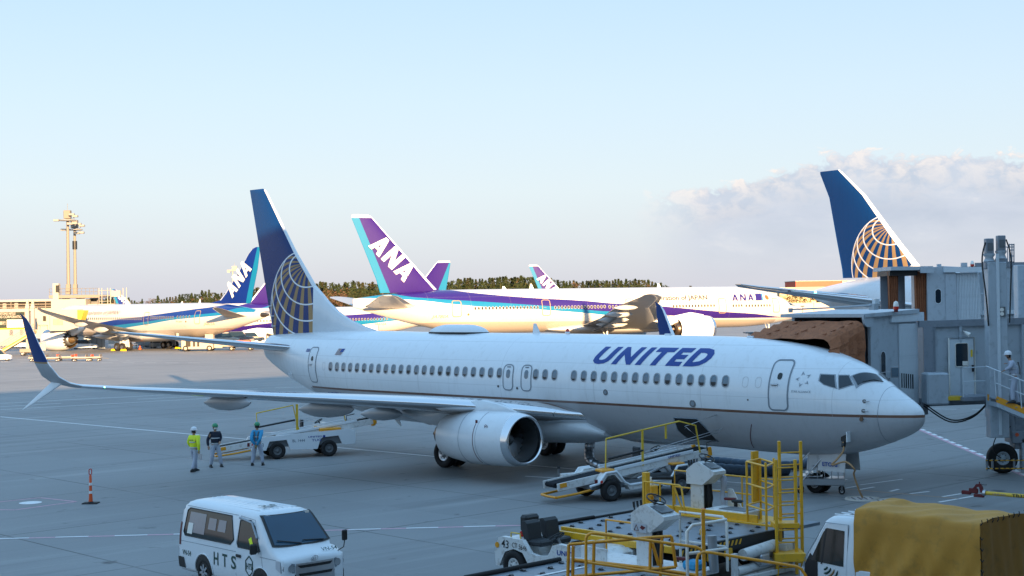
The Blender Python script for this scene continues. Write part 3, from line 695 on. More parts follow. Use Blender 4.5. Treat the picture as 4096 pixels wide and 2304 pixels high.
# wing, leading edge, winglet; (le), chord, up, thickness
def hero_wing(s):
    W = [((13.1, 1.2*s, 2.20), 8.4, (0, 0, 1), .115), ((13.95, 2.*s, 2.32), 7.6, (0, 0, 1), .115), ((15.9, 5.2*s, 2.74), 5.9, (0, 0, 1), .11), ((16.8, 6.5*s, 2.89), 5.1, (0, 0, 1), .105),
         ((19.8, 11*s, 3.30), 3.55, (0, 0, 1), .10), ((22.7, 15.3*s, 3.69), 2.1, (0, 0, 1), .095), ((23.75, 16.85*s, 3.86), 1.62, (0, 0, 1), .09)]
    wb, le = wing_mb(W, 'grey_wing', 'chrome', 4, 14); w_ = wb.build('wing', R1); le.build('leading_edge', w_)
    WL = [((23.75, 16.85*s, 3.86), 1.62, (0, 0, 1), .09), ((24.05, 17.15*s, 3.96), 1.5, (0, -.35*s, 1), .085), ((24.4, 17.42*s, 4.20), 1.32, (0, -1*s, 1), .08), ((24.66, 17.58*s, 4.55), 1.16, (0, -1*s, .4), .075), ((24.78, 17.62*s, 4.68), 1.10, (0, -1*s, .3), .07),
          ((24.82, 17.63*s, 4.74), 1.07, (0, -1*s, .3), .07), ((25.25, 17.75*s, 5.40), .84, (0, -1*s, .2), .07), ((25.68, 17.84*s, 6.05), .58, (0, -1*s, .15), .07), ((25.95, 17.88*s, 6.32), .34, (0, -1*s, .1), .07), ((26.35, 17.92*s, 6.50), .05, (0, -1*s, .1), .07)]
    b1 = MB(); rr = [foil(*q, n=10) for q in WL]; b1.loft(rr[:5], 'grey_wing', cap=False); b1.loft(rr[4:6], 'gold', cap=False); b1.loft(rr[5:], 'ua_blue')
    wl = b1.build('winglet', w_)
    b2 = MB(); b2.loft([[p+Vector((-.004, -.003*s, .004)) for p in r[7:14]] for r in rr[:9]], 'chrome', closed=False, cap=False); b2.build('winglet_leading_edge', w_)
    b2 = MB(); b2.loft([foil(*q, n=8) for q in (((24.35, 17.15*s, 4.05), 1.0, (0, 1*s, .8), .08), ((25.3, 17.30*s, 3.62), .72, (0, 1*s, .5), .07), ((26.3, 17.42*s, 3.20), .40, (0, 1*s, .5), .07), ((27.1, 17.5*s, 2.92), .06, (0, 1*s, .5), .07))], 'bridge_lt'); b2.build('lower_winglet', w_)
    if s > 0:
        b = MB(); p = Vector((23.35, 16.2*s, 3.80)); b.lathe([(-.05, .001), (0, .035), (.05, .03)], 'green_lamp', 10, T=Matrix.Translation(p)); b.build('navigation_light', w_)
    for y, xc, zc, ln, r in ((12., 21.9, 3.06, 3.1, .30), (8.2, 20.9, 2.62, 3.5, .33), (5.4, 21.0, 2.25, 2.6, .27)):
        b = MB(); b.lathe([(-ln*.50, .03), (-ln*.44, r*.45), (-ln*.3, r*.8), (-ln*.05, r), (ln*.2, r*.9), (ln*.38, r*.55), (ln*.5, .04)], 'grey_wing', 20, T=Matrix.Translation((xc, y*s, zc)) @ Matrix.Rotation(.04, 4, 'Y'), sy=.62); b.build('flap_track_fairing', w_)
    # root fairing
    rg = []
    for x, yo, zt, zb in ((12.9, 1.15, 1.75, 1.40), (13.5, 1.55, 2.25, 1.25), (14.4, 1.92, 2.62, 1.08), (16.5, 2.20, 2.82, .98), (19, 2.24, 2.80, 1.0), (21, 2.05, 2.6, 1.08), (22.6, 1.75, 2.3, 1.3), (23.4, 1.4, 2.0, 1.5)):
        rg.append([(x, s*yo*cos(a)**.8 if cos(a) > 0 else 0, (zt+zb)/2+(zt-zb)/2*sin(a)) for a in span(-pi/2, pi/2, 14)])
    MB().loft(rg, 'white').build('wing_root_fairing', w_)
    b = MB(); b.lathe([(0, .12), (.02, .11), (.03, .001)], 'glass', 14, T=Matrix.Translation((14.22, 2.42*s, 2.36)) @ Matrix.Rotation(.5*s, 4, 'Z') @ Matrix.Rotation(-.3, 4, 'Y'), sz=.8, sy=1.8); b.build('landing_light', w_)
    e = engine(R1, (13.35, 4.83*s, 1.57), 4.1, 1.05, s, squash=.08)
    b = MB(); b.loft([[(13.8, 4.83*s+q*.02, z) for q, z in ((-1, 2.55), (1, 2.55), (1, 2.62), (-1, 2.62))], [(14.8, 4.83*s+q*.2, z) for q, z in ((-1, 2.45), (1, 2.45), (.8, 2.88), (-.8, 2.88))], [(15.6, 4.83*s+q*.24, z) for q, z in ((-1, 2.30), (1, 2.30), (.8, 2.98), (-.8, 2.98))],
        [(18.5, 4.83*s+q*.18, z) for q, z in ((-1, 1.9), (1, 1.9), (1, 2.6), (-1, 2.6))], [(20.3, 4.83*s+q*.06, z) for q, z in ((-1, 2.2), (1, 2.2), (1, 2.4), (-1, 2.4))]], 'white'); b.build('pylon', e)
    if s > 0:
        b = MB(); cy = lambda x, a, r: (13.35+x, 4.83+r*.977*sin(a), 1.57+r*.977*cos(a)*(1 if cos(a) > 0 else .95))
        b.tube([cy(1.75, a, 1.083) for a in span(.95, 2.6, 16)], .012, 'dark_red', 4)
        b.tube([cy(1.15, 1.05, 1.083)]+[tuple(Vector(cy(1.15, 1.05, 1.09))+Vector((.07*cos(a), 0, .07*sin(a)))) for a in span(0, 2*pi, 12)], .012, 'dark_red', 4)
        b.box(cy(1.75, .9, 1.088), (.10, .02, .16), 'dark_red'); b.build('cowling_warning_marks', e)
        b = MB()
        for x in (1.62, 2.55): b.tube([cy(x, a, 1.079 if x < 2 else 1.077) for a in span(.3, 2.9, 24)], .006, 'outline', 4)
        b.build('cowl_joint', e)
        for a_ in (0.02,): b = MB(); b.add([cy(1.35, -.5, 1.07), cy(2.1, -.5, 1.07), cy(2.1, -.5, 1.32), cy(1.75, -.5, 1.32)], [(0, 1, 2, 3)], 'white'); b.build('strake', e)
    strut(R1, 19.70, 2.86*s, 2.2, 2, .56, .38, .30, name='main_landing_gear')
    return w_
for s in (1, -1): hero_wing(s)
strut(R1, 4.05, 0, 1.8, 2, .34, .2, .2, name='nose_landing_gear')
for s in (1, -1):
    b = MB(); T = Matrix.Translation((3.45, .42*s, 1.12)) @ Matrix.Rotation(.15*s, 4, 'X'); b.box((0, 0, 0), (1.5, .03, .62), 'belly', T=T); nd = b.build('nose_gear_door', R1)
    if s > 0:
        flat_sign('ETOPS', .19, 'ua_text', plane_T((3.55, .52, .98), (-1, 0, 0), (0, 0, 1)), 'door_lettering', nd, bold=.006, width=.60)
# tail
finsec = [((28.0, 0, 5.30), 8.3, .02), ((29.6, 0, 5.72), 6.75, .03), ((31.29, 0, 6.42), 5.15, .055), ((32.35, 0, 7.35), 4.30, .075), ((34.05, 0, 9.18), 3.05, .09), ((36.55, 0, 12.30), 1.50, .10), ((36.75, 0, 12.48), 1.32, .06), ((36.95, 0, 12.53), 1.05, .02)]
body = [((31.25, 0, 5.0), 5.0, .07)]+[(( (32.35-(7.35-z)*.545) if z < 7.35 else x, 0, z), 0, th) for (x, _, z), c, th in finsec[3:]]
TE = lambda z: 36.18+(z-5.17)*.258
fs_ = [foil((x, 0, z), TE(z)-x, (0, 1, 0), th, n=14) for x, z, th in ((31.02, 4.95, .075), (31.3, 5.5, .075), (32.35, 7.35, .08), (34.05, 9.18, .09), (36.55, 12.30, .10), (36.72, 12.47, .07), (36.90, 12.53, .02))]
b = MB(); b.loft(fs_, 'hero_fin'); fin = b.build('tail_fin', R1)
b = MB(); b.loft([[p+Vector((-.006, (.005 if p.y > 0 else -.005), 0)) for p in r[12:17]] for r in fs_[1:6]], 'white', closed=False, cap=False); b.build('fin_leading_edge', fin)
b = MB(); rr = []
for x, z in ((27.9, 5.42), (28.8, 5.62), (29.8, 5.90), (30.7, 6.30), (31.5, 6.80), (32.1, 7.25), (32.6, 7.6)):
    hw = .03+.10*((x-27.9)/4.7); rr.append([(x, -hw-.08, 5.15), (x, -hw, z-.1), (x, 0, z), (x, hw, z-.1), (x, hw+.08, 5.15)])
b.loft(rr, 'white', closed=True); b.build('dorsal_fin', fin)
b = MB()
for q in (0, .5, 1.): p = Vector((TE(5.6+q), 0, 5.6+q)); b.cyl(p-Vector((.5, -.12, 0)), p-Vector((0, -.05, 0)), .02, 'chrome', 5)
b.build('static_wick', fin)
for s in (1, -1):
    st = [((32.5, .6*s, 4.52), 4.1, (0, 0, 1), .09), ((33.06, 1.3*s, 4.62), 3.75, (0, 0, 1), .09), ((38.2, 6.9*s, 5.42), 1.35, (0, 0, 1), .085), ((38.6, 7.17*s, 5.47), .95, (0, 0, 1), .05)]
    wb, le = wing_mb(st, 'grey_wing', 'chrome', 4, 12); w_ = wb.build('horizontal_stabilizer', R1); le.build('leading_edge', w_)
b = MB(); b.cyl((36.3, 0, 4.6), (36.75, 0, 4.62), .22, 'exhaust', 16); b.build('exhaust_outlet', R1)
b = MB(); p = F737.pt(33.0, 3.35, 1, .0); b.add([p, p+Vector((.35, .02, .05)), p+Vector((.05, .22, .02)), p+Vector((-.02, .02, -.3))], [(0, 1, 2), (0, 2, 3)], 'white'); b.build('intake_scoop', R1)
# ================= wide-body fleet: one builder, different measures and paint
def fus_gen(L_, zb, zt, w, zn, ln, lt, ztt, zte, blade=False):
    """nose length ln, tail length lt; tail end between zte and ztt"""
    zc = (zb+zt)/2; h = zt-zb
    T_ = [(0, zn-.05, zn+.05, .03, zn)]
    for q, a, c, ww in ((.01, .10, .07, .14), (.04, .22, .16, .30), (.10, .37, .28, .47), (.2, .53, .42, .64), (.34, .68, .60, .79), (.5, .80, .78, .90), (.72, .93, .93, .97), (1, 1, 1, 1)):
        T_.append((ln*q, zn+(zb-zn)*a, zn+(zt-zn)*c, w*ww, zn+(zc-zn)*min(1, q*1.3)))
    xt = L_-lt; T_.append((xt, zb, zt, w, zc))
    for q in (.12, .3, .5, .7, .85, 1.):
        e = q**1.35; T_.append((xt+lt*q, zb+(zte-zb)*e, zt+(ztt-zt)*q**2.2, w*(1-q**1.5*.93 if not blade else 1-q**1.4*.965), zc+((ztt+zte)/2-zc)*e))
    return Fus(T_)
def wide(name, label, loc, hd, k, F, P, group=None, z0=0.):
    root = thing(name, label, 'airplane', (loc[0], loc[1], z0), hd+pi, group); root.scale = (k, k, k)
    Ln = F.L
    F.mb(P['paint'], nose_xs(Ln, P.get('ln', 8), Ln-P.get('lt', 16)), P.get('seg', 56)).build('fuselage', root)
    for s in P.get('sides', (1, -1)):
        if 'win' in P and s in P.get('wside', (1, -1)):
            for xs, z, w, h in P['win']:
                windows(F, xs, z, w, h, s, root, glass='dark_glass', rim=P.get('rim', 'white'), off=.012)
        for x, z, w, h in P.get('doors', ()):
            if s in P.get('wside', (1, -1)): door(F, x, z, w, h, s, root, P.get('dk', 'ana_line'), .22, .10, pane=False, handle=True, off=.02, face=P['paint'])
        W = [((x, y*s, z), c, (0, 0, 1), t) for x, y, z, c, t in P['wing']]
        wb, le = wing_mb(W, 'grey_wing', 'chrome', 3, 10); w_ = wb.build('wing', root); le.build('leading_edge', w_)
        rg = []
        x0, x1, yo, zt, zb = P['fair']
        for q, a, c in ((0, .72, .15), (.1, .95, .55), (.25, 1.02, .9), (.5, 1.06, 1), (.75, 1.02, .9), (.92, .9, .55), (1, .7, .15)):
            zm = (zt+zb)/2; rg.append([(x0+(x1-x0)*q, s*yo*a*cos(t)**.8, zm+(zt-zb)/2*c*sin(t)) for t in span(-pi/2, pi/2, 11)])
        MB().loft(rg, 'belly').build('wing_fairing', w_)
        for y, x, z, ln, r in P.get('tracks', ()):
            b = MB(); b.lathe([(-ln*.5, .03), (-ln*.35, r*.7), (-ln*.05, r), (ln*.25, r*.8), (ln*.5, .04)], 'belly', 16, T=Matrix.Translation((x, y*s, z)), sy=.6); b.build('flap_track_fairing', w_)
        if P.get('flap'):
            for pts in P['flap']: b = MB(); b.add([(a, y*s, z) for a, y, z in pts], [(0, 1, 2, 3)], 'grey_wing'); b.add([(a, y*s, z-.12) for a, y, z in pts], [(0, 1, 2, 3)], 'grey_wing'); b.build('flap', w_)
        ex, ey, ez, el_, er, chev = P['eng']
        if s in P.get('eside', (1, -1)):
            e = engine(root, (ex, ey*s, ez), el_, er, s, chev=chev, fan=P.get('fan', False), lip=P.get('lip', 'chrome'), k='white')
            b = MB(); zt_ = interp([(q[1], q[2]) for q in P['wing']], ey)
            b.loft([[(ex+el_*.22, ey*s+q*.15, z) for q, z in ((-1, ez+er*.97), (1, ez+er*.97), (1, ez+er*1.05), (-1, ez+er*1.05))], [(ex+el_*.6, ey*s+q*.22, z) for q, z in ((-1, ez+er*.6), (1, ez+er*.6), (1, ez+er*1.25), (-1, ez+er*1.25))], [(ex+el_*1.2, ey*s+q*.2, z) for q, z in ((-1, ez+er*.3), (1, ez+er*.3), (1, zt_), (-1, zt_))], [(ex+el_*1.7, ey*s+q*.05, z) for q, z in ((-1, zt_-.6), (1, zt_-.6), (1, zt_-.2), (-1, zt_-.2))]], 'white').build('pylon', e)
        gx, gy, gr, nw, bo = P['gear']
        if P.get('gears', True): strut(root, gx, gy*s, P['wing'][0][2]-.2, nw, gr, gr*.75, .72, bogie=bo, door_=P.get('gdoor'))
        st = [((x, y*s, z), c, (0, 0, 1), .09) for x, y, z, c in P['stab']]
        wb, le = wing_mb(st, P.get('stabk', 'grey_wing'), 'chrome', 2, 9); w_ = wb.build('horizontal_stabilizer', root); le.build('leading_edge', w_)
    if P.get('gears', True): strut(root, P.get('nx', 6), 0, F.sec(6)[0]+.5, 2, .5, .35, .35, name='nose_landing_gear')
    rr = [foil((x, 0, z), c, (0, 1, 0), t, n=12) for x, z, c, t in P['fin']]
    b = MB(); b.loft(rr, P['finpaint']); fin = b.build('tail_fin', root)
    b = MB(); b.loft([[p+Vector((-.02, (.012 if p.y > 0 else -.012), 0)) for p in r[10:15]] for r in rr[1:]], P.get('fle', 'white'), closed=False, cap=False); b.build('fin_leading_edge', fin)
    b = MB(); x, z, c, t = P['fin'][-1]
    for x, z, h in P.get('ant', ()): b2 = MB(); b2.loft([foil((x, 0, z), .7, (0, 1, 0), .12, n=5), foil((x+.35, 0, z+h), .25, (0, 1, 0), .12, n=5)], 'white'); b2.build('blade_antenna', root)
    # glazing of the flight deck
    for s in (1, -1):
        for pts in P.get('cock', ()):
            v, f = wrap2d(pts, [list(range(len(pts)))], lambda a, z: F.pt(a, z, s, .02), .15, .3); MB().add(v, f, 'glass', True).build('cockpit_window', root)
    return root, fin
def fin_word(fin, word, P0, Bv, Uv, sides=(1,), k='sign_white', y=.62, mirror=False, nm='tail_lettering', slant=.22, dep=.05):
    """capitals standing on the fin skin; (x, z) vectors in the fin's plane"""
    for s in sides:
        polys = word_polys(word, P0, Bv, Uv, slant)
        b = MB()
        for i, q in enumerate(polys):
            q = [Vector((p.x, 0, p.y)) if len(p) == 2 else p for p in q]
            vs = [(p.x, s*(y(p.x, p.z)+.012+.004*(i % 3)), p.z) for p in q]; b.add(vs, [(0, 1, 2, 3)], k)
        b.build(nm, fin)
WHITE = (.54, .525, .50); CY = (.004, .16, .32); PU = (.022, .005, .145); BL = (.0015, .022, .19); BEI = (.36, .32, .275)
LN = 76.
livery('ana_triple_seven', WHITE, [(CY, [(30, 3.6), (33.4, 4.15), (36.7, 4.6), (46.4, 5.46), (56.4, 6.1), (60, 6.5), (64, 7.0), (73, 7.45)], None, 31.5, 80), (WHITE, [(30, 5.95), (40.8, 6.72), (49, 7.25), (56.4, 7.97), (61, 8.5), (63, 9)], None, 31.5, 62.5),
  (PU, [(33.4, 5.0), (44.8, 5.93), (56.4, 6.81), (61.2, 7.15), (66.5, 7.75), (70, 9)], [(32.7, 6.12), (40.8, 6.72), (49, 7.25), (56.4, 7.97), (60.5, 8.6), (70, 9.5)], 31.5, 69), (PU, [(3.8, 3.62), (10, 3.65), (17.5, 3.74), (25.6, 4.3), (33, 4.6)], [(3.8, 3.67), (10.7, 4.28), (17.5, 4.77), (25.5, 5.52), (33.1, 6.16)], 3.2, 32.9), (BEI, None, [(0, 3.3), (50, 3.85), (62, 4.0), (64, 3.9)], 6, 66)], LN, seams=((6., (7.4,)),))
def fin_paint(name, base, cyan, x0, z0, x1, z1, wcap):
    """fin colour with a cyan trailing band right of the line (x0,z0)-(x1,z1), white cap above wcap"""
    livery(name, base, [], 80, rough=.5, coat=0.)
    t = M[name].node_tree; b = t.nodes['Principled BSDF']; src = b.inputs['Base Color'].links[0].from_socket
    tcn = N(t, 'ShaderNodeTexCoord'); sp = N(t, 'ShaderNodeSeparateXYZ'); L(t, tcn.outputs['Object'], sp.inputs[0])
    x, y, z = sp.outputs; sl = (x1-x0)/(z1-z0)
    f = MA(t, 'GREATER_THAN', x, MA(t, 'ADD', x0-sl*z0, MA(t, 'MULTIPLY', z, sl)))
    c = MIX(t, f, src, cyan); c = MIX(t, MA(t, 'GREATER_THAN', z, wcap), c, WHITE)
    L(t, c, b.inputs['Base Color'])
fin_paint('ana_fin_purple', PU, CY, 67.9, 8.4, 72.2, 18.6, 18.25)
F777 = fus_gen(73.06, 2.25, 8.45, 3.1, 4.15, 12, 17, 7.35, 6.2, True)
w777 = [(23.2, 2.4, 3.1, 17.2, .115), (24.3, 3.2, 3.2, 15.6, .115), (29.6, 9.6, 4.2, 11., .11), (38.3, 21, 5.9, 6.0, .10), (42.6, 29.5, 7.0, 3.2, .09), (44.6, 31.6, 7.25, 1.9, .08), (45.9, 32.4, 7.35, .4, .05)]
f777 = [(58.6, 8.1, 10.6, .03), (60.9, 8.5, 8.4, .06), (62.4, 10., 7.35, .09), (66.3, 14.2, 5.15, .09), (70.2, 18.35, 2.95, .09), (70.6, 18.62, 2.45, .06), (71.1, 18.7, 1.8, .02)]
P777 = dict(paint='ana_triple_seven', finpaint='ana_fin_purple', ln=12, lt=17, wing=w777, fair=(20.5, 45, 3.5, 3.6, 1.75), eng=(22.7, 9.6, 2.45, 5.6, 1.85, False), fan=False, gear=(37.3, 5.5, .67, 6, 1.46), nx=5.9,
  tracks=((8.5, 38.2, 3.3, 5, .5), (14., 41., 4.0, 4.8, .45), (19.5, 43.2, 4.8, 4.2, .4), (25, 45.3, 5.7, 3.4, .32)), flap=(((37.8, 4, 2.9), (39.2, 4, 2.2), (40.2, 9, 2.9), (38.8, 9, 3.6)), ((40., 12, 3.9), (41.4, 12, 3.1), (43.3, 19, 4.4), (42., 19, 5.1))),
  stab=[(63.4, 1.0, 6.2, 8.2), (65.2, 2.2, 6.35, 6.9), (70.3, 9.9, 7.55, 2.7), (71.4, 10.75, 7.7, 1.4)], fin=f777,
  win=[(span(58.2-1.7-.53*18, 56.5, 19), 5.80, .26, .40), (span(36.3, 44.2, 16), 5.74, .26, .40), (span(33.3, 35.5, 5), 5.70, .26, .40), (span(17.8, 24.8, 14), 5.62, .26, .40), (span(12.9, 14.4, 4), 5.55, .26, .40), (span(7.7, 12.1, 9), 5.50, .26, .40)],
  doors=((59.1, 5.81, 1.15, 2.05), (45.6, 5.74, 1.15, 2.05), (32.1, 5.70, 1.15, 2.05), (16.3, 5.57, 1.15, 2.05), (6.43, 5.50, 1.1, 1.98)), wside=(1,), rim='belly',
  ant=((46, 8.45, .7), (50.3, 8.45, .4), (25, 8.4, .6)), cock=([(2.2, 5.35), (1.25, 5.25), (1.5, 5.95), (2.5, 6.1)], [(3.3, 5.45), (2.35, 5.37), (2.65, 6.12), (3.3, 6.1)]))
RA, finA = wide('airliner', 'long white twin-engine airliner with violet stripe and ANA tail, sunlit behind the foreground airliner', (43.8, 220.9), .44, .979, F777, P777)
finy = lambda x, z: .075*max(1.0, 8.6-(z-8.5)*.55)*.62
b_ = lambda u, v: 0
fin_word(finA, 'ANA', (70.89, 14.43), (-5.06, -4.93), (-2.05, 1.72), (1,), k='sign_white', y=lambda x, z: .30, slant=0)
decal(F777, 'Inspiration of JAPAN', 28.6, 6.30, .92, 'textdark', 1, RA, 'slogan', 0, shear=.1, bold=.015, off=.03, width=9.9)
b = MB()
for i, q in enumerate(glyphs('ANA', .9, .30, .22)[0]):
    v, f = wrap2d([(a*1.18, c*.98) for a, c in q], [(0, 1, 2, 3)], lambda a, c: F777.pt(14.5-a-.25*c, 6.25+c, 1, .02+.004*(i % 3)), .2, 1.); b.add(v, f, 'ana_purple')
b.build('airline_name', RA)
b = MB(); v, f = wrap2d([(0, 0), (1.15, 0), (1.15, 1.05), (0, 1.05)], [(0, 1, 2, 3)], lambda a, c: F777.pt(10.25-a-.28*c, 6.25+c, 1, .02), .2); b.add(v, f, 'ana_purple')
v, f = wrap2d([(1.18, 0), (1.4, 0), (1.4, 1.05), (1.18, 1.05)], [(0, 1, 2, 3)], lambda a, c: F777.pt(10.25-a-.28*c, 6.25+c, 1, .02), .2); b.add(v, f, 'ana_cyan'); b.build('tail_emblem', RA)
def disc(F, x, z, r, k, root, nm, s=1): P = [(r*cos(a), r*sin(a)) for a in span(0, 2*pi, 17)[:-1]]; v, f = wrap2d(P, [list(range(16))], on_body(F, x, z, s, .03), .3); MB().add(v, f, k).build(nm, root)
disc(F777, 7.95, 6.7, .36, 'orange', RA, 'sun_disc'); disc(F777, 57.5, 5.0, .16, 'orange', RA, 'sun_disc')
decal(F777, 'JA780A', 62.6, 4.45, .62, 'ana_line', 1, RA, 'registration', 0, shear=.3, off=.03, width=2.3)
# ---- the twin-jet on the left that faces away (toothed exhaust)
livery('ana_dream', WHITE, [(CY, [(20, 2.9), (27.3, 3.79), (35.1, 4.53), (41.9, 5.24), (47.1, 5.56), (53.6, 5.96), (58, 6.4)], None, 21, 60), (BL, [(20, 3.9), (24.4, 4.25), (35.1, 5.02), (42.6, 5.72), (47.1, 6.04), (53.2, 6.51), (58, 7.3)], None, 19, 58), (WHITE, [(19, 4.6), (20.7, 4.79), (27, 5.44), (33.4, 5.85), (37.2, 6.17), (47.1, 7.03), (50.2, 7.3), (52.9, 7.73), (54, 8.6)], None, 15, 54), (BEI, None, [(10, 3.1), (36.8, 3.46), (55.2, 3.81), (57, 3.8)], 12, 57)], LN, seams=((8., (7.2,)),))
fin_paint('ana_fin_blue', BL, CY, 57.0, 6.9, 60.35, 16.9, 17.3)
F787 = fus_gen(62., 2.15, 8.05, 2.88, 4.2, 10, 17, 6.35, 5.5)
P787 = dict(paint='ana_dream', finpaint='ana_fin_blue', ln=10, lt=17, wing=[(19.6, 2.3, 3.2, 14.2, .11), (20.6, 2.9, 3.3, 13., .11), (26., 9.8, 4.4, 8.4, .10), (34.8, 20.5, 5.9, 4.6, .09), (40.3, 27., 7.0, 2.6, .08), (42.6, 29.2, 7.45, 1.3, .07), (44.4, 30.1, 7.75, .3, .05)], fair=(17.5, 40, 3.2, 3.4, 1.35),
  eng=(15.7, 9.8, 2.02, 6.3, 2.02, True), fan=False, lip='white', gear=(30.6, 4.9, .68, 4, .76), gdoor=(2.6, 2.3), nx=5.3, sides=(-1, 1), wside=(-1,),
  tracks=((7., 33.4, 2.9, 4.2, .55), (12.5, 35.2, 3.8, 4.2, .5), (18, 37.6, 4.8, 3.8, .42)), flap=(((32.2, 3.5, 3.0), (34.2, 3.5, 2.0), (34.6, 8.5, 3.), (32.6, 8.5, 3.9)),),
  stab=[(52.3, .8, 5.7, 6.3), (53.4, 1.6, 5.85, 5.4), (60.2, 9.2, 7.1, 2.1), (61.2, 9.85, 7.25, .9)], stabk='cream',
  fin=[(47.4, 7.85, 11, .02), (50.6, 8.4, 8.3, .05), (52.2, 9.6, 6.9, .09), (55.8, 13.3, 4.5, .09), (58.1, 15.9, 2.75, .09), (59.1, 16.7, 1.75, .07), (59.9, 16.95, .9, .03)],
  win=[(span(16.8, 33., 27), 5.52, .27, .45), (span(35.7, 41.8, 11), 5.62, .27, .45), (span(43., 46.1, 5), 5.72, .27, .45)], doors=((34.33, 5.47, 1.15, 2.05), (47.97, 5.64, 1.1, 2.05)), rim='belly', ant=((45, 8.05, .6), (40.2, 8.05, .3)))
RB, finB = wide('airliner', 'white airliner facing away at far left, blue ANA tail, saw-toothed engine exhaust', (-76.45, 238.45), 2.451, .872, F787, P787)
fin_word(finB, 'ANA', (54.22, 8.68), (5.03, 4.71), (-1.82, 1.92), (-1,), y=lambda x, z: .30, slant=0)
decal(F787, 'Inspiration of JAPAN', 16.2, 6.02, .92, 'textdark', -1, RB, 'slogan', 0, shear=.25, off=.03, width=10.)
decal(F787, 'JA823A', 49.3, 4.2, .62, 'ana_line', -1, RB, 'registration', 0, shear=.3, off=.03, width=2.5)
decal(F787, 'Air Japan', 42.6, 4.75, .42, 'ana_line', -1, RB, 'operator_name', 0, off=.03, width=1.7)
decal(F787, 'DREAMLINER', 41.1, 4.15, .42, 'belly', -1, RB, 'type_name', 0, off=.03, width=4.2)
disc(F787, 45.3, 4.95, .16, 'orange', RB, 'sun_disc', -1)
b = MB(); b.lathe([(0, .45), (.5, .42), (1.6, .14), (1.75, .001)], 'exhaust', 20, T=Matrix.Translation((61.3, 0, 5.93))); b.build('exhaust_cone', RB)
for x, y, z in ((30.6-.76-1.0, -5.6, 0), (30.6+1.0, -5.6, 0), (30.6+1.6, 5.4, 0)):
    b = MB(); b.prism([(-.45, .001), (.45, .001), (.3, .28), (-.2, .30)], .5, 'chock', T=Matrix.Translation((x, y, 0)))
    p = Vector((x, y, 0))*.872; a = 2.451+pi; q = (p.x*cos(a)-p.y*sin(a)-76.45, p.x*sin(a)+p.y*cos(a)+238.45)
    MBc = MB().prism([(-.45, .001), (.45, .001), (.3, .28), (-.2, .30)], .5, 'chock'); o = MBc.build('wheel_chock', None, (q[0], q[1], 0), a)
    tag(o, ('yellow wheel chock ahead of the port wheels of the blue-tailed airliner', 'yellow wheel chock right behind the port wheels of the blue-tailed airliner', 'yellow wheel chock beside the far main wheels of the blue-tailed airliner')[(x > 31.)+(y > 0)], 'wheel chock', 'yellow wheel chocks at the left airliner')
# ---- second United jet at the right, mostly hidden by the bridges
livery('ua_big', (.74, .76, .78), [((.43, .44, .46), None, 3.4, -1, 70)], 76, seams=((8., (7.6,)),))
livery('ua_big_fin', (.0012, .038, .16), [], 76, globe=(53.56, 9.21, 4.78, 0), rough=.3, coat=0.)
FU = fus_gen(63., 2.25, 8.6, 3.1, 4.3, 12, 15, 7.3, 6.3, True)
PU7 = dict(paint='ua_big', finpaint='ua_big_fin', ln=12, lt=15, wing=[(19.5, 2.4, 3.2, 15.2, .115), (20.6, 3.2, 3.3, 13.8, .115), (25.6, 9.6, 4.3, 10., .11), (31.5, 20, 5.7, 6.0, .10), (35.2, 28.6, 6.85, 2.6, .09), (36.0, 29.9, 7.05, 1.6, .06)], fair=(17, 38, 3.5, 3.6, 1.75),
  eng=(18.4, 9.6, 2.45, 6.0, 1.9, False), gear=(32., 5.5, .67, 6, 1.46), nx=5.9, tracks=((14., 35., 4.2, 4.2, .4), (21, 36.6, 5.2, 3.6, .35)),
  stab=[(53.0, 1.0, 6.3, 8.0), (54.4, 2.0, 6.45, 7.1), (60.3, 9.9, 7.6, 2.7), (61.7, 10.75, 7.85, .8)],
  fin=[(49.0, 8.3, 10.5, .03), (50.39, 9.16, 9.2, .07), (53.0, 11.9, 7.2, .09), (56.6, 15.9, 4.45, .09), (59.4, 18.2, 2.75, .08), (59.7, 18.42, 2.45, .05)], fle='white', doors=((52.4, 5.3, 1.1, 2.),), dk='belly', wside=(1,))
RC, finC = wide('airliner', 'big airliner with blue and gold globe tail, mostly hidden behind the boarding bridges at right', (63.9, 85.5), -.981, 1., FU, PU7)
b = MB(); b.lathe([(-.05, .001), (0, .09), (.05, .08)], 'green_lamp', 10, T=Matrix.Translation((35.4, 28.2, 6.95))); b.build('navigation_light', RC)
# ---- background jets
livery('ana_seven_six', WHITE, [(CY, [(22, 2.4), (30, 3.4), (40, 4.3), (50, 5.6), (56, 7)], None, 14, 60), (PU, [(5, 2.9), (14, 2.8), (22, 3.1), (30, 4.1), (40, 5.1), (47, 6.0), (55, 8)], None, 3, 51), (WHITE, [(5, 3.0), (14, 4.0), (22, 4.8), (30, 5.6), (40, 6.2), (44, 6.8), (47, 7.8)], None, 0, 48.5), (WHITE, None, [(0, 3.0), (14, 2.8), (22, 2.4), (24, 2.4)], 0, 24), (BEI, None, 2.9, 24, 50)], LN)
livery('ana_seven_six_b', WHITE, [(CY, [(22, 2.4), (30, 3.4), (40, 4.3), (50, 5.6), (56, 7)], None, 14, 60), (PU, [(14, 2.8), (22, 3.1), (30, 4.1), (40, 5.1), (47, 6.0), (55, 8)], None, 12, 52), (WHITE, [(14, 4.0), (22, 4.8), (30, 5.6), (40, 6.4), (44, 7.2), (47, 8.4)], None, 0, 49)], LN)
fin_paint('ana_fin_small', PU, CY, 50.2, 7.4, 53.6, 15.5, 15.4)
F767 = fus_gen(54., 2.0, 7.4, 2.6, 3.9, 9, 15, 6.4, 5.5)
f767 = [(42.0, 7.1, 10, .02), (44.5, 7.5, 7.9, .07), (50.9, 15.2, 2.9, .09), (51.5, 15.75, 2.2, .03)]
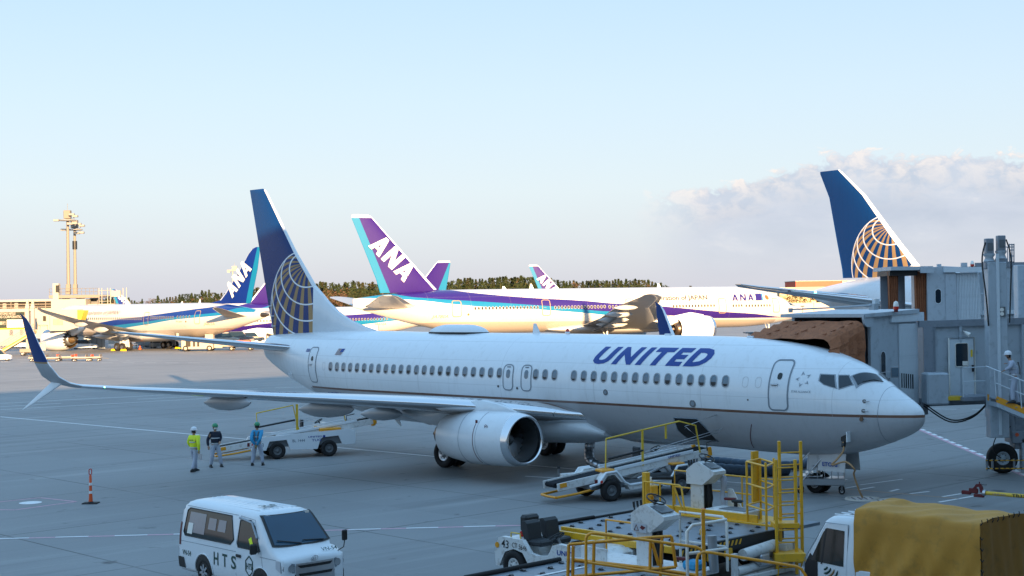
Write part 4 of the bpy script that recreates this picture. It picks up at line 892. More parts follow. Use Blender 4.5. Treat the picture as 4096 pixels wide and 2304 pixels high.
P767 = dict(paint='ana_seven_six', finpaint='ana_fin_small', ln=9, lt=15, wing=[(17.5, 2.2, 2.8, 12, .11), (22, 8, 3.6, 8, .11), (31, 22.5, 5.4, 2.6, .09), (31.6, 23.8, 5.6, 2.0, .06)], fair=(15.5, 34, 2.9, 3.2, 1.6), eng=(15.6, 7.9, 2.0, 5.0, 1.38, False), gear=(26.5, 4.6, .57, 4, .7), gears=True,
  stab=[(45.6, .8, 5.4, 6), (51.8, 9.2, 6.6, 1.9)], fin=f767, win=[(span(10, 26, 27), 4.95, .25, .4), (span(29, 42, 23), 5.0, .25, .4)], rim='belly', wside=(-1,), doors=((27.5, 4.9, 1., 2.),), ant=((30, 7.4, .6),))
RD, finD = wide('airliner', 'white airliner with violet stripe seen between the globe tail and the ANA airliner, heading left', (-64.5, 281.), pi-.17, 1., F767, P767, z0=-1.45)
decal(F767, 'Air Japan', 33.6, 3.75, .6, 'orange', -1, RD, 'operator_name', 0, off=.03, width=2.2)
decal(F767, 'JA612A', 39.6, 3.75, .6, 'ana_line', -1, RD, 'registration', 0, shear=.3, off=.03, width=2.2)
P767b = dict(P767); P767b.update(paint='ana_seven_six_b', gears=False, ant=((16, 7.4, .8), (45, 7.4, .7), (40.5, 7.4, .5)))
RE, finE = wide('airliner', 'white airliner whose roof and violet stripe show just above the blue-striped airliner', (-106., 338.), pi+.02, 1., F767, P767b, z0=-.35)
P7c = dict(P777); P7c.update(gears=False, win=(), doors=(), ant=(), cock=(), tracks=(), flap=())
RF, finF = wide('airliner', 'distant airliner of which only a small violet ANA tail shows above the long airliner', (76, 452), .25, 1., F777, P7c, z0=-1.45)
fin_word(finF, 'ANA', (70.89, 14.43), (-5.06, -4.93), (-2.05, 1.72), (1,), k='sign_white', y=lambda x, z: .30, slant=0)
P7d = dict(P787); P7d.update(gears=False, win=(), doors=(), ant=(), tracks=(), flap=(), wside=(), gdoor=None)
RG, finG = wide('airliner', 'distant airliner of which only a small blue ANA tail shows above the left airliner roof', (-145, 750), .05, 1., F787, P7d, z0=-1.45)
fin_word(finG, 'ANA', (59.2, 13.4), (-5.0, -4.7), (-1.9, 1.8), (1,), y=lambda x, z: .30, slant=0)
# ================= ground, terminal behind the camera, trees, far buildings
E1 = Vector((.722, .692, 0)); NN = Vector((-.692, .722, 0))        # along / away from the terminal front
def gm(name, col1, col2, sc, kind=0):
    mm = bpy.data.materials.new(name); mm.use_nodes = True; t = mm.node_tree; b = t.nodes['Principled BSDF']
    g = N(t, 'ShaderNodeNewGeometry'); mp = N(t, 'ShaderNodeMapping'); mp.inputs['Rotation'].default_value = (0, 0, -atan2(E1.y, E1.x)); L(t, g.outputs['Position'], mp.inputs[0])
    v = mp.outputs[0]
    def nz(s, d=6., r=.6, w=v, dist=0.): n = N(t, 'ShaderNodeTexNoise', ins={'Scale': s, 'Detail': d, 'Roughness': r, 'Distortion': dist}); L(t, w, n.inputs['Vector']); return n.outputs[0]
    big = nz(.045, 5.); med = nz(.35, 8., .65); fine = nz(9., 6., .7)
    f = MA(t, 'ADD', MA(t, 'MULTIPLY', big, .55), MA(t, 'MULTIPLY', med, .45))
    c = MIX(t, MA(t, 'MULTIPLY', MA(t, 'SUBTRACT', f, .34), 3.2, clamp=True), col1, col2)
    c = MIX(t, MA(t, 'MULTIPLY', MA(t, 'SUBTRACT', fine, .4), 1.2, clamp=True), c, tuple(x*.88 for x in col1))
    fl_ = N(t, 'ShaderNodeVectorMath', operation='SNAP'); L(t, v, fl_.inputs[0]); fl_.inputs[1].default_value = (7.5, 7.5, 1000); wn_ = N(t, 'ShaderNodeTexWhiteNoise', noise_dimensions='3D'); L(t, fl_.outputs[0], wn_.inputs['Vector'])
    c = MIX(t, MA(t, 'MULTIPLY', wn_.outputs['Value'], .30), c, tuple(x*.72 for x in col1))
    # long tyre-swept streaks, along and across the stands
    m2 = N(t, 'ShaderNodeMapping'); m2.inputs['Scale'].default_value = (.05, .9, 1); L(t, v, m2.inputs[0]); s1 = nz(1., 5., .6, m2.outputs[0], .3)
    m3 = N(t, 'ShaderNodeMapping'); m3.inputs['Rotation'].default_value = (0, 0, .75); m3.inputs['Scale'].default_value = (.06, .7, 1); L(t, v, m3.inputs[0]); s2 = nz(1., 5., .6, m3.outputs[0], .3)
    c = MIX(t, MA(t, 'MULTIPLY', MA(t, 'SUBTRACT', s1, .54), 3.5, clamp=True), c, tuple(x*.66 for x in col1))
    c = MIX(t, MA(t, 'MULTIPLY', MA(t, 'SUBTRACT', s2, .57), 3.0, clamp=True), c, tuple(min(1, x*1.18) for x in col2))
    # slab joints every 7.5 m
    sp = N(t, 'ShaderNodeSeparateXYZ'); L(t, v, sp.inputs[0])
    wob = MA(t, 'MULTIPLY', MA(t, 'SUBTRACT', nz(.6, 3.), .5), .03)
    j = None
    for ax, st, w in ((0, 7.5, .035), (1, 7.5, .035)):
        q = MA(t, 'LESS_THAN', MA(t, 'ABSOLUTE', MA(t, 'SUBTRACT', MA(t, 'FRACT', MA(t, 'DIVIDE', MA(t, 'ADD', sp.outputs[ax], wob), st)), .5)), w/st)
        j = q if j is None else MA(t, 'MAXIMUM', j, q)
    c = MIX(t, MA(t, 'MULTIPLY', j, MA(t, 'MULTIPLY', MA(t, 'SUBTRACT', nz(.12, 3.), .24), 3.0, clamp=True)), c, tuple(x*.45 for x in col1))
    # oil spots
    sp_ = nz(1.1, 3., .5); c = MIX(t, MA(t, 'MULTIPLY', MA(t, 'SUBTRACT', sp_, .66), 9., clamp=True), c, tuple(x*.42 for x in col1))
    L(t, c, b.inputs['Base Color']); L(t, MA(t, 'ADD', .55, MA(t, 'MULTIPLY', med, .22)), b.inputs['Roughness']); b.inputs['Specular IOR Level'].default_value = .35
    bp = N(t, 'ShaderNodeBump', ins={'Strength': .25, 'Distance': .02}); L(t, fine, bp.inputs['Height']); L(t, bp.outputs[0], b.inputs['Normal'])
    M[name] = mm
gm('apron', (.218, .225, .228), (.292, .296, .293), 1)
gm('grass', (.13, .11, .05), (.18, .15, .07), 1)
gm('runway', (.20, .19, .18), (.27, .26, .25), 1)
def gz(y): return 0 if y < 238 else (-(y-238)/62*1.45 if y < 300 else -1.45)
b = MB(); xs = [-9000, -1500, -300, 0, 300, 1500, 9000]; ys = [-400, 0, 120, 200, 238, 260, 280, 300, 470]
b.add([(x, y, gz(y)) for y in ys for x in xs], [(j*7+i, j*7+i+1, (j+1)*7+i+1, (j+1)*7+i) for j in range(len(ys)-1) for i in range(6)], 'apron', True); struct('apron', b)
b = MB(); xs = [-9000, -400, 400, 9000]; ys = [470, 820, 2500, 12000]; zz = [-1.45, -1.2, -1, 0]
b.add([(x, y, z) for y, z in zip(ys, zz) for x in xs], [(j*4+i, j*4+i+1, (j+1)*4+i+1, (j+1)*4+i) for j in range(3) for i in range(3)], 'grass', True); struct('grassland', b)
b = MB(); b.add([(-9000, 560, -1.40), (9000, 560, -1.40), (9000, 600, -1.37), (-9000, 600, -1.37)], [(0, 1, 2, 3)], 'runway'); struct('taxiway', b)
# painted lines -- (x, y) in metres on the apron, each a thin sheet above it
def stripe(pts, w, k='marking', z=.004, name='painted_line', dash=None):
    b = MB(); pts = [Vector((p[0], p[1], 0)) for p in pts]
    for a, c in zip(pts, pts[1:]):
        d = (c-a); ln = d.length; d.normalize(); n = Vector((-d.y, d.x, 0))*w/2
        segs = [(0, ln)] if not dash else [(q, min(ln, q+dash[0])) for q in [i*(dash[0]+dash[1])+(dash[2] if len(dash) > 2 else 0) for i in range(int(ln/(dash[0]+dash[1]))+1)]]
        for s0, s1 in segs:
            if s1 <= s0: continue
            k_ = max(1, int((s1-s0)/20))
            for i in range(k_):
                p0 = a+d*(s0+(s1-s0)*i/k_); p1 = a+d*(s0+(s1-s0)*(i+1)/k_)
                b.add([(p.x, p.y, gz(p.y)+z) for p in (p0-n, p1-n, p1+n, p0+n)], [(0, 1, 2, 3)], k)
    return struct(name, b)
def G(u, v, z=0.):
    """point on the ground that the 4096-px photograph shows at (u, v)"""
    px, py = u-2048, v-1152; c, s = cos(ROLL), sin(ROLL); a, q = px*c-py*s, px*s+py*c
    d = Vector((a/5800, 1, -q/5800)); y = d.y*cos(TH)-d.z*sin(TH); zz = d.y*sin(TH)+d.z*cos(TH); t = (z-CAMH)/zz
    return Vector((d.x*t, y*t, z))
stripe([G(0, 1667), G(2330, 1880), G(3000, 1935)], .15)
stripe([G(-60, 2157), G(2300, 2096)], .15, 'marking_pink'); stripe([G(-60, 2157), G(2300, 2096)], .13, 'marking', .008, dash=(.95, .75, .3))
stripe([G(-40, 1616), G(750, 1575), G(1030, 1555)], .13); stripe([G(-40, 1629), G(246, 1613)], .13); stripe([G(-40, 1641), G(955, 1587)], .13); stripe([G(550, 1597), G(830, 1583)], .13)
stripe([G(1100, 1552), G(1300, 1545)], .13); stripe([G(2900, 1905), G(3105, 1932), G(3800, 1900)], .12) if 0 else None
stripe([G(0, 1449), G(800, 1452)], .16, 'marking', .006, dash=(1.7, 1.4)); stripe([G(0, 1437), G(520, 1441)], .16, 'marking', .006, dash=(1.7, 1.4)); stripe([G(480, 1446), G(1040, 1437)], .10)
stripe([G(2100, 1905), G(2380, 1921), G(2900, 1961)], .14)
stripe([G(3655, 1708), G(3950, 1835), G(4100, 1905)], .24, 'marking_pink'); stripe([G(3665, 1708), G(3960, 1835), G(4110, 1905)], .20, 'marking', .008, dash=(.8, .45))
stripe([G(3690, 1635), G(4200, 1643)], .12, 'marking', dash=(1.9, .9)); stripe([G(3760, 1616), G(4200, 1623)], .12, 'marking', dash=(1.9, .9))
for (a, c) in (((3372, 1955), (3835, 1995)),): stripe([G(*a), G(*c)], .17, 'marking_rust')
for a, c in (((3372, 1955), (3430, 1944)), ((3430, 1960), (3497, 1948)), ((3560, 1966), (3595, 1957)), ((3640, 1975), (3717, 1966)), ((3770, 1987), (3845, 1975)), ((3755, 2009), (3910, 1982))): stripe([G(*a), G(*c)], .13, 'marking')
for p_, q_, k_ in (((3440, 1940), (3610, 1917), 'marking'), ((3330, 1925), (3390, 1918), 'marking')): stripe([G(*p_), G(*q_)], .10, k_)
sq_ = [(0, 2011), (158, 1990), (305, 2007), (130, 2036), (0, 2030)]
stripe([G(*p) for p in ((-60, 2014), (160, 1991), (304, 2007), (60, 2040), (-60, 2038))], .13, 'marking_pink')
def disc_mark(u, v, r, k, name, kinds='structure', z=.004, rim=None):
    p = G(u, v); b = MB(); n = 28; b.add([(p.x+r*cos(2*pi*i/n), p.y+r*sin(2*pi*i/n), z) for i in range(n)], [list(range(n))], k)
    return b, p
b, p = disc_mark(122, 2011, .38, 'marking', ''); struct('painted_disc', b)
for i, (u, v) in enumerate(((3450, 1996), (3552, 2005))):
    b, p = disc_mark(u, v, .52, 'grey_wing', '', z=.018); b.lathe([(0, .58), (.03, .56), (.03, .45), (.018, .44)], 'concrete', 28, T=Matrix.Translation((p.x, p.y, .0)) @ Matrix.Rotation(-pi/2, 4, 'Y'))
    for j in range(4): b.box((p.x-.3+.2*j, p.y, .024), (.05, .5, .012), 'grey_dark')
    o = b.build('manhole_cover'); tag(o, ('round pit cover with the tan power cable running out of it', 'round pit cover just right of the one with the cable')[i], 'manhole cover', 'pit covers in the apron')
# the terminal the photograph was taken from: its roof line throws the long shadow over the stand
def terminal():
    t = thing('terminal_building', 'terminal building behind the viewpoint whose shadow covers the near apron', 'building', (0, 0, 0), atan2(E1.y, E1.x))
    # local x along the front, y out of the front (towards the apron)
    Hh, Dp = 22.55, 40
    MB().box((0, -.9-Dp/2, Hh/2), (560, Dp, Hh), 'concrete').build('main_block', t)
    MB().box((0, -Dp/2-.7, Hh+.0), (561, Dp+.6, .5), 'bridge_lt').build('roof', t)
    for z in (4.6, 10.2, 15.4):
        b = MB().box((0, -.86, z+1.2), (556, .06, 2.6), 'glass').build('window_band', t)
        m_ = MB(); 
        for i in range(-80, 81): m_.box((i*3.4, -.80, z+1.2), (.12, .1, 2.6), 'frame')
        o = m_.build('mullion', b); o['kind'] = 'stuff'
    return t
terminal()
# trees
def tree_mesh(i, conifer):
    rnd = random.Random(i*13+5); tr = MB(); tr.cyl((0, 0, 0), (0, 0, .55), .022, 'bark', 6, r2=.008)
    cr = MB(); key = ('needle', 'needle_b', 'leaf')[i % 3] if conifer != 2 else 'bare'
    n = 420
    for j in range(n):
        if conifer == 1:
            h = .16+.84*rnd.random()**.85; r = .20*(1-h)**.75*(.45+.55*rnd.random()**.5)*(1+.25*sin(h*33+i))
        elif conifer == 0:
            a = rnd.random(); h = .30+.68*a; r = .27*sqrt(max(0, 1-((h-.62)/.40)**2))*(.5+.5*rnd.random()**.5)*(1+.2*sin(h*20+i*2))
        else:
            h = .2+.7*rnd.random(); r = .30*sqrt(max(0, 1-((h-.55)/.45)**2))*rnd.random()**.5
        a = rnd.random()*2*pi; c = Vector((r*cos(a), r*sin(a), h)); s_ = .034 if conifer != 2 else .022
        u_ = Vector((rnd.gauss(0, 1), rnd.gauss(0, 1), rnd.gauss(0, .6))).normalized()*s_*(.7+rnd.random()); w_ = Vector((rnd.gauss(0, 1), rnd.gauss(0, 1), rnd.gauss(0, .6)-.4)).normalized()*s_*(.7+rnd.random())
        cr.add([c-u_, c+w_, c+u_], [(0, 1, 2)], key)
    return tr, cr
for nm, c_ in (('needle', (.020, .032, .012)), ('needle_b', (.030, .044, .015)), ('leaf', (.046, .046, .018)), ('bare', (.095, .060, .038)), ('bark', (.10, .07, .05))): M[nm] = mat(nm, c_, .85, spec=.2, var=.45, vs=.35)
protos = []
for i in range(8): tr, cr = tree_mesh(i, 1); protos.append((tr.mesh('trunk'), cr.mesh('crown')))
for i in range(8, 11): tr, cr = tree_mesh(i, 0); protos.append((tr.mesh('trunk'), cr.mesh('crown')))
for i in range(11, 13): tr, cr = tree_mesh(i, 2); protos.append((tr.mesh('trunk'), cr.mesh('crown')))
prof = [(-60, 1205), (150, 1200), (330, 1200), (400, 1196), (464, 1186), (491, 1190), (537, 1200), (591, 1197), (624, 1188), (650, 1199), (696, 1186), (748, 1177), (817, 1168), (846, 1165), (870, 1177), (960, 1172), (1010, 1160), (1040, 1152), (1100, 1150), (1278, 1134), (1311, 1130), (1352, 1139), (1384, 1133), (1440, 1128), (1477, 1133), (1620, 1140), (1745, 1136), (1876, 1116), (1900, 1121), (2036, 1110), (2117, 1113), (2228, 1122), (2354, 1127), (2470, 1122), (2587, 1123), (2647, 1138), (2668, 1150), (2700, 1168)]
def tree_top(u): return interp(prof, u)
PXM = 5800.
def put_tree(u, v, y, pi_, group, label, zb=-1.3, wid=1.):
    px = (u-2048); X = px/PXM*y; hz_ = 1201+(2048-u)*.015; h = (hz_-v)/PXM*y+CAMH-zb
    if h < 2: return
    t = thing('tree', label, 'tree', (X, y, zb), random.random()*6.28, group); t.scale = (h*wid, h*wid, h)
    put('trunk', protos[pi_][0], t); put('crown', protos[pi_][1], t)
rnd = random.Random(3)
u = 340.
GL = 'dark tree in the far wooded skyline behind the airliners'
while u < 2680:
    v = tree_top(u); i = rnd.choice((0, 1, 2, 3, 4, 5, 6, 7, 8, 9, 10)); bare = (540 < u < 640 and rnd.random() < .7)
    put_tree(u, v-2+rnd.uniform(-5, 6), rnd.uniform(930, 990), rnd.choice((11, 12)) if bare else i, 'trees along the far skyline', 'bare brown tree in the far wooded skyline' if bare else GL, wid=rnd.uniform(.8, 1.15))
    u += rnd.uniform(9, 15)
# the mass of the wood in front of them: one body of foliage, ragged top
b = MB(); rnd = random.Random(9)
for row, (yy_, dv, key_) in enumerate(((905, 11, 0), (880, 22, 1), (850, 32, 2))):
    u = 330.
    while u < 2690:
        v = tree_top(u)+dv+rnd.uniform(-5, 7); hz_ = 1201+(2048-u)*.015; top = (hz_-v)/PXM*yy_+CAMH; X = (u-2048)/PXM*yy_
        brown = (1270 < u < 1390 and row > 0) or (540 < u < 700 and row > 0 and rnd.random() < .6) or rnd.random() < .07
        H_ = top+1.4; W_ = rnd.uniform(1.6, 3.2) if not brown else rnd.uniform(2, 3.5)
        for j in range(46):
            h = rnd.random()**.8; r = W_*(1-h*.75 if not brown else sqrt(max(.05, 1-h*h)))*rnd.random()**.4; a = rnd.random()*2*pi
            c = Vector((X+r*cos(a), yy_+r*sin(a), -1.4+H_*h)); s_ = .75
            p_ = Vector((rnd.gauss(0, 1), rnd.gauss(0, 1), rnd.gauss(0, .7))).normalized()*s_*(.6+rnd.random()); w_ = Vector((rnd.gauss(0, 1), rnd.gauss(0, 1), rnd.gauss(0, .7)-.3)).normalized()*s_*(.6+rnd.random())
            b.add([c-p_, c+w_, c+p_], [(0, 1, 2)], 'bare' if brown else ('needle', 'needle_b', 'leaf')[rnd.choice((0, 0, 1, 1, 2))])
        u += rnd.uniform(9, 14)
tag(b.build('woodland'), 'band of mixed wood below the far skyline, green with brown patches', 'wood', kind='stuff')
b = MB(); b.add([((u-2048)/PXM*960, 960, z_) for u, z_ in sum([[(u, -1.4), (u, (1201+(2048-u)*.015-tree_top(u)-26)/PXM*960+CAMH)] for u in range(330, 2700, 30)], [])], [(2*i, 2*i+2, 2*i+3, 2*i+1) for i in range(78)], 'needle'); tag(b.build('hillside'), kind='structure')
for u, v, y, i in ((2715, 1168, 930, 11), (2740, 1160, 930, 9), (2762, 1143, 930, 2), (2772, 1150, 930, 9), (2790, 1158, 940, 3), (2812, 1160, 940, 9)):
    put_tree(u, v, y, i, 'trees past the right end of the wood', 'small lone tree past the right end of the wood', wid=1.2)
# right: sand-coloured block with a red hall behind, wall and shrubs in front
def block(name, label, u0, u1, v0, v1, y, dep, k, wins=0, zb=-1.4):
    x0, x1 = (u0-2048)/PXM*y, (u1-2048)/PXM*y; f = lambda u, v: (1201+(2048-u)*.015-v)/PXM*y+CAMH
    zt = f((u0+u1)/2, v0); t = thing(name, label, 'building', ((x0+x1)/2, y+dep/2, zb)); W_ = x1-x0; h = zt-zb
    MB().box((0, 0, h/2), (W_, dep, h), k).build('wall', t)
    MB().box((0, 0, h+.15), (W_+.6, dep+.6, .3), 'cream').build('roof', t)
    for i in range(wins): 
        me = MB().box((0, 0, 0), (W_/wins*.62, .1, 1.1), 'dark_glass')
        me.build('window', t, (-W_/2+W_/wins*(i+.5), -dep/2-.04, h-2.2))
    return t, W_, h
t, W_, h = block('cargo_hall', 'low hall with bright red fascia beyond the sand-coloured block at right', 3183, 3460, 1124, 1200, 760, 30, 'redroof')
b = MB(); b.box((W_*.5-6, -15.2, h-1), (12, .3, 2.), 'cream'); b.build('fascia_panel', t)
b = MB(); x_ = W_*.20
for q in (-1.2, 1.2): b.cyl((x_+q, -15.5, h-2.6), (x_+q, -15.5, h+.5), .12, 'cream', 6)
b.cyl((x_-1.2, -15.5, h-2.5), (x_+1.2, -15.5, h-.7), .1, 'cream', 6); b.cyl((x_+1.2, -15.5, h-.7), (x_-1.2, -15.5, h+.5), .1, 'cream', 6); b.build('roof_lattice', t)
block('office_block', 'sand-coloured block with a row of windows below the red hall', 3118, 3420, 1150, 1240, 700, 24, 'sand', wins=9)
block('plant_room', 'small dark grey hut at the left end of the sand-coloured block', 3062, 3108, 1153, 1205, 690, 10, 'bridge_dk')
b = MB(); x0, x1 = (3120-2048)/PXM*640, (3430-2048)/PXM*640; b.box(((x0+x1)/2, 640, 1.0), (x1-x0, .5, 5.0), 'concrete'); b.box(((x0+x1)/2, 640, 3.6), (x1-x0, .7, .25), 'cream'); tag(b.build('perimeter_wall'), 'long pale concrete wall in front of the sand-coloured block', 'wall')
rnd = random.Random(5)
for i, (u, v) in enumerate(((3122, 1172), (3150, 1180), (3172, 1165), (3192, 1172), (3215, 1188), (3240, 1168), (3262, 1172), (3285, 1178))):
    put_tree(u, v, 660, (11, 12, 9, 10, 11, 8, 12, 9)[i], 'shrubby trees between the wall and the sand-coloured block', 'brown shrubby tree between the pale wall and the sand-coloured block', zb=-1.3, wid=1.3)
b = MB(); p = G(3268, 1240); b.cyl((131, 630, -1.4), (131, 630, 4), .12, 'mast', 6); b.box((131, 630, 4), (1.6, .4, .4), 'lamp_head'); tag(b.build('lamp_post'), 'thin lamp post in front of the pale perimeter wall at right', 'lamp post')
# flood lights
def flood(name, label, x, y, zb, zt, r, style=0):
    t = thing(name, label, 'floodlight mast', (x, y, zb)); h = zt-zb
    MB().cyl((0, 0, 0), (0, 0, h-.9), r*1.3, 'mast', 14, r2=r*.9).build('pole', t)
    MB().box((0, 0, .9), (r*3, r*3, 1.8), 'mast', bev=.05).build('base', t)
    b = MB(); b.cyl((0, 0, h-1.35), (0, 0, h-1.15), 1.45, 'lamp_head', 18, r2=1.35); b.build('gallery', t)
    MB().box((0, 0, h-.25), (1.15, 1.1, 1.5), 'mast', bev=.08).build('hoist_box', t)
    MB().cyl((0, 0, h+.6), (0, 0, h+1.7), .03, 'mast', 5).build('lightning_rod', t)
    for i, (dx, dz) in enumerate(((-1.6, -.5), (1.1, .75), (1.7, .35), (.8, -1.3), (1.6, -1.2))):
        b = MB(); b.box((dx, -1.2, h-.9+dz*.8), (.95, .7, .35), 'lamp_head', bev=.05); b.cyl((dx*.5, -.4, h-1.2), (dx, -1.2, h-.9+dz*.8), .05, 'lamp_head', 5); b.build('floodlight', t)
    return t
m1 = flood('floodlight_mast', 'taller of the two floodlight masts, the left one', -78.0, 255, 8.9, 23.2, .25)
m2 = flood('floodlight_mast', 'shorter of the two floodlight masts, with a dark band half way up', -78.9, 262, 9.0, 21.9, .24)
b = MB(); b.cyl((0, 0, 8.1), (0, 0, 9.6), .42, 'black', 14); b.build('dark_band', m2)
b = MB(); X = -115.5; b.cyl((X, 600, -1.4), (X, 600, 22.5), .25, 'lamp_head', 8); b.box((X, 600, 20.8), (4.4, 1, .5), 'lamp_head'); b.box((X+.8, 600, 21.8), (2, 1, 1.6), 'lamp_head'); b.box((X-1.6, 600, 20.2), (1.2, 1, .6), 'lamp_head'); b.cyl((X+.8, 600, 22.5), (X+.8, 600, 24), .05, 'lamp_head', 5); tag(b.build('floodlight_mast'), 'distant dark floodlight mast left of the blue and gold tail', 'floodlight mast')
# ================= near stand: boarding bridges, ground equipment, people
def W(u, v, Y):
    """point at depth Y that the 4096-px photograph shows at (u, v)"""
    px, py = u-2048, v-1152; c, s = cos(ROLL), sin(ROLL); a, q = px*c-py*s, px*s+py*c
    d = Vector((a/5800, 1, -q/5800)); y = d.y*cos(TH)-d.z*sin(TH); z = d.y*sin(TH)+d.z*cos(TH); t = Y/y
    return Vector((d.x*t, Y, CAMH+z*t))
PV = Vector((.696, -.718, 0)); QV = Vector((.718, .696, 0)); HP = atan2(PV.y, PV.x)
# ---- people: a skinned figure; clothes are closed shells over it
def skinned(vs, es, rs, mats, name, lv=2):
    me = bpy.data.meshes.new(name); me.from_pydata(vs, es, []); o = bpy.data.objects.new(name, me); COL.objects.link(o)
    sk = o.modifiers.new('s', 'SKIN'); sk.use_smooth_shade = True
    for i, r in enumerate(rs): me.skin_vertices[0].data[i].radius = (r, r) if not isinstance(r, tuple) else r
    me.skin_vertices[0].data[0].use_root = True
    su = o.modifiers.new('u', 'SUBSURF'); su.levels = lv; su.render_levels = lv
    dg = bpy.context.evaluated_depsgraph_get(); m2 = bpy.data.meshes.new_from_object(o.evaluated_get(dg)); bpy.data.objects.remove(o); bpy.data.meshes.remove(me)
    m2.name = name; m2.materials.clear(); m2.materials.append(M[mats])
    for p in m2.polygons: p.use_smooth = True
    return m2
def hand(b, w, d, k, s=1.):
    """palm, four bent fingers and a thumb beyond wrist w along d"""
    w, d = Vector(w), Vector(d).normalized(); sd = d.cross(Vector((0, 0, 1)));  sd = sd.normalized() if sd.length > .1 else Vector((1, 0, 0)); n = d.cross(sd)
    pc = w+d*.045*s; b.loft([[w+sd*.022*s*a+n*.014*s*c for a, c in ((-1, -1), (1, -1), (1, 1), (-1, 1))], [pc+sd*.038*s*a+n*.014*s*c for a, c in ((-1, -1), (1, -1), (1, 1), (-1, 1))], [w+d*.09*s+sd*.036*s*a+n*.011*s*c for a, c in ((-1, -1), (1, -1), (1, 1), (-1, 1))]], k)
    for i, ln in enumerate((.068, .078, .072, .056)):
        p = w+d*.088*s+sd*(-.027+.018*i)*s; b.tube([p, p+d*ln*.5*s+n*.004*s, p+d*ln*.85*s+n*.022*s], [.009*s, .0085*s, .007*s], k, 6)
    p = w+d*.03*s-sd*.03*s; b.tube([p, p+d*.03*s-sd*.022*s, p+d*.058*s-sd*.026*s+n*.01*s], [.011*s, .010*s, .008*s], k, 6)
def person(label, loc, rz, fl, fr, hl, hr, jacket, trousers, helmet, top=(0, 0), headturn=0., vest=None, mask=False, glove=None, extras=None, bend=0., elb=(.0, .0), group=None):
    """local +x is where the figure faces; fl/fr feet, hl/hr wrists (x, y, z)"""
    lean = Vector((bend, 0, 0)); P = Vector((0, 0, .93)); CH = Vector((top[0]*.7, top[1]*.7, 1.30))+lean*.7; NK = Vector((top[0], top[1], 1.475))+lean; HD = NK+Vector((bend*.3+.015, 0, .17))
    def kn(f, s): h = Vector((0, s*.09, .90)); f = Vector(f); m_ = (h+f)/2; return h, m_+Vector((.05, s*.01, .02)), f+Vector((0, 0, .09))
    def el_(h, s, e): sh = CH+Vector((0, s*.185, .10)); h = Vector(h); m_ = (sh+h)/2; return sh, m_+Vector((-.06+e, s*.07, -.03)), h
    L_, R_ = kn(fl, 1), kn(fr, -1); AL, AR = el_(hl, 1, elb[0]), el_(hr, -1, elb[1])
    V = [P, P+Vector((0, 0, .16))+lean*.3, CH, NK, NK+Vector((.005, 0, .06)), HD, HD+Vector((0, 0, .07))]; E_ = [(0, 1), (1, 2), (2, 3), (3, 4), (4, 5), (5, 6)]; Rr_ = [(.10, .13), (.095, .12), (.10, .14), .055, .06, (.085, .095), .07]
    def chain(root, pts, rs):
        p = root
        for q, r in zip(pts, rs): V.append(q); Rr_.append(r); E_.append((p, len(V)-1)); p = len(V)-1
    chain(0, L_, (.085, .055, .04)); chain(0, R_, (.085, .055, .04)); chain(2, AL, (.06, .04, .028)); chain(2, AR, (.06, .04, .028))
    me = skinned(V, E_, Rr_, 'skin', 'person')
    root = put('person', me, None, loc, rz); tag(root, label, 'person', group)
    b = MB()
    # nose and ears, brow
    Hm = Matrix.Translation(HD) @ Matrix.Rotation(headturn, 4, 'Z')
    b.lathe([(.075, .022), (.095, .016), (.108, .006)], 'skin', 8, T=Hm @ Matrix.Translation((0, 0, -.01)))
    for s in (1, -1): b.box((.0, s*.093, -.01), (.03, .014, .055), 'skin', T=Hm)
    b.build('face', root)
    # trousers
    V = [P+Vector((0, 0, .06)), P]; E_ = [(0, 1)]; Rr_ = [(.135, .165), (.13, .16)]
    chain(1, (L_[0], L_[1], L_[2]), (.118, .090, .076)); chain(1, (R_[0], R_[1], R_[2]), (.118, .090, .076))
    put('trousers', skinned(V, E_, Rr_, trousers, 'trousers'), root)
    # jacket with sleeves and collar
    V = [P-Vector((0, 0, .03)), P+Vector((0, 0, .16))+lean*.3, CH, NK-Vector((0, 0, .02))]; E_ = [(0, 1), (1, 2), (2, 3)]; Rr_ = [(.15, .185), (.145, .175), (.145, .185), (.085, .09)]
    chain(2, AL, (.095, .070, .052)); chain(2, AR, (.095, .070, .052))
    jk = put('jacket', skinned(V, E_, Rr_, jacket, 'jacket'), root)
    if vest:
        b = MB()
        for z, h in ((.98, .05), (1.20, .045)):
            c = Vector((0, 0, z))+lean*((z-.93)/.5); rr = [[(c.x+(.158+o)*cos(a), c.y+(.193+o)*sin(a), z+dz) for a in span(0, 2*pi, 25)[:-1]] for o, dz in ((0, -h/2), (.008, 0), (0, h/2))]
            b.loft(rr, 'reflect', cap=False)
        if vest == 'straps':
            for s in (1, -1): b.tube([(.10, s*.09, 1.42), (.165, s*.10, 1.2), (.165, s*.09, .98)], .016, 'grey_dark', 5); b.tube([(-.10, s*.09, 1.42), (-.16, s*.05, 1.2), (-.16, s*.09, .98)], .022, 'grey_dark', 5)
        b.build('reflective_band', jk)
    # helmet: shell, brim, chin strap
    b = MB(); T = Hm @ Matrix.Translation((-.005, 0, .045)) @ Matrix.Rotation(-pi/2, 4, 'Y')
    b.lathe([(-.01, .128), (.03, .127), (.075, .112), (.11, .078), (.128, .03), (.13, .001)], helmet, 22, T=T, sz=1.); b.lathe([(-.012, .118), (-.016, .140), (-.008, .142), (.004, .128)], helmet, 22, T=T)
    b.loft([[(.10, -.08, .03), (.10, .08, .03)], [(.175, -.05, .022), (.175, .05, .022)]], helmet, T=Hm, closed=False, cap=False)
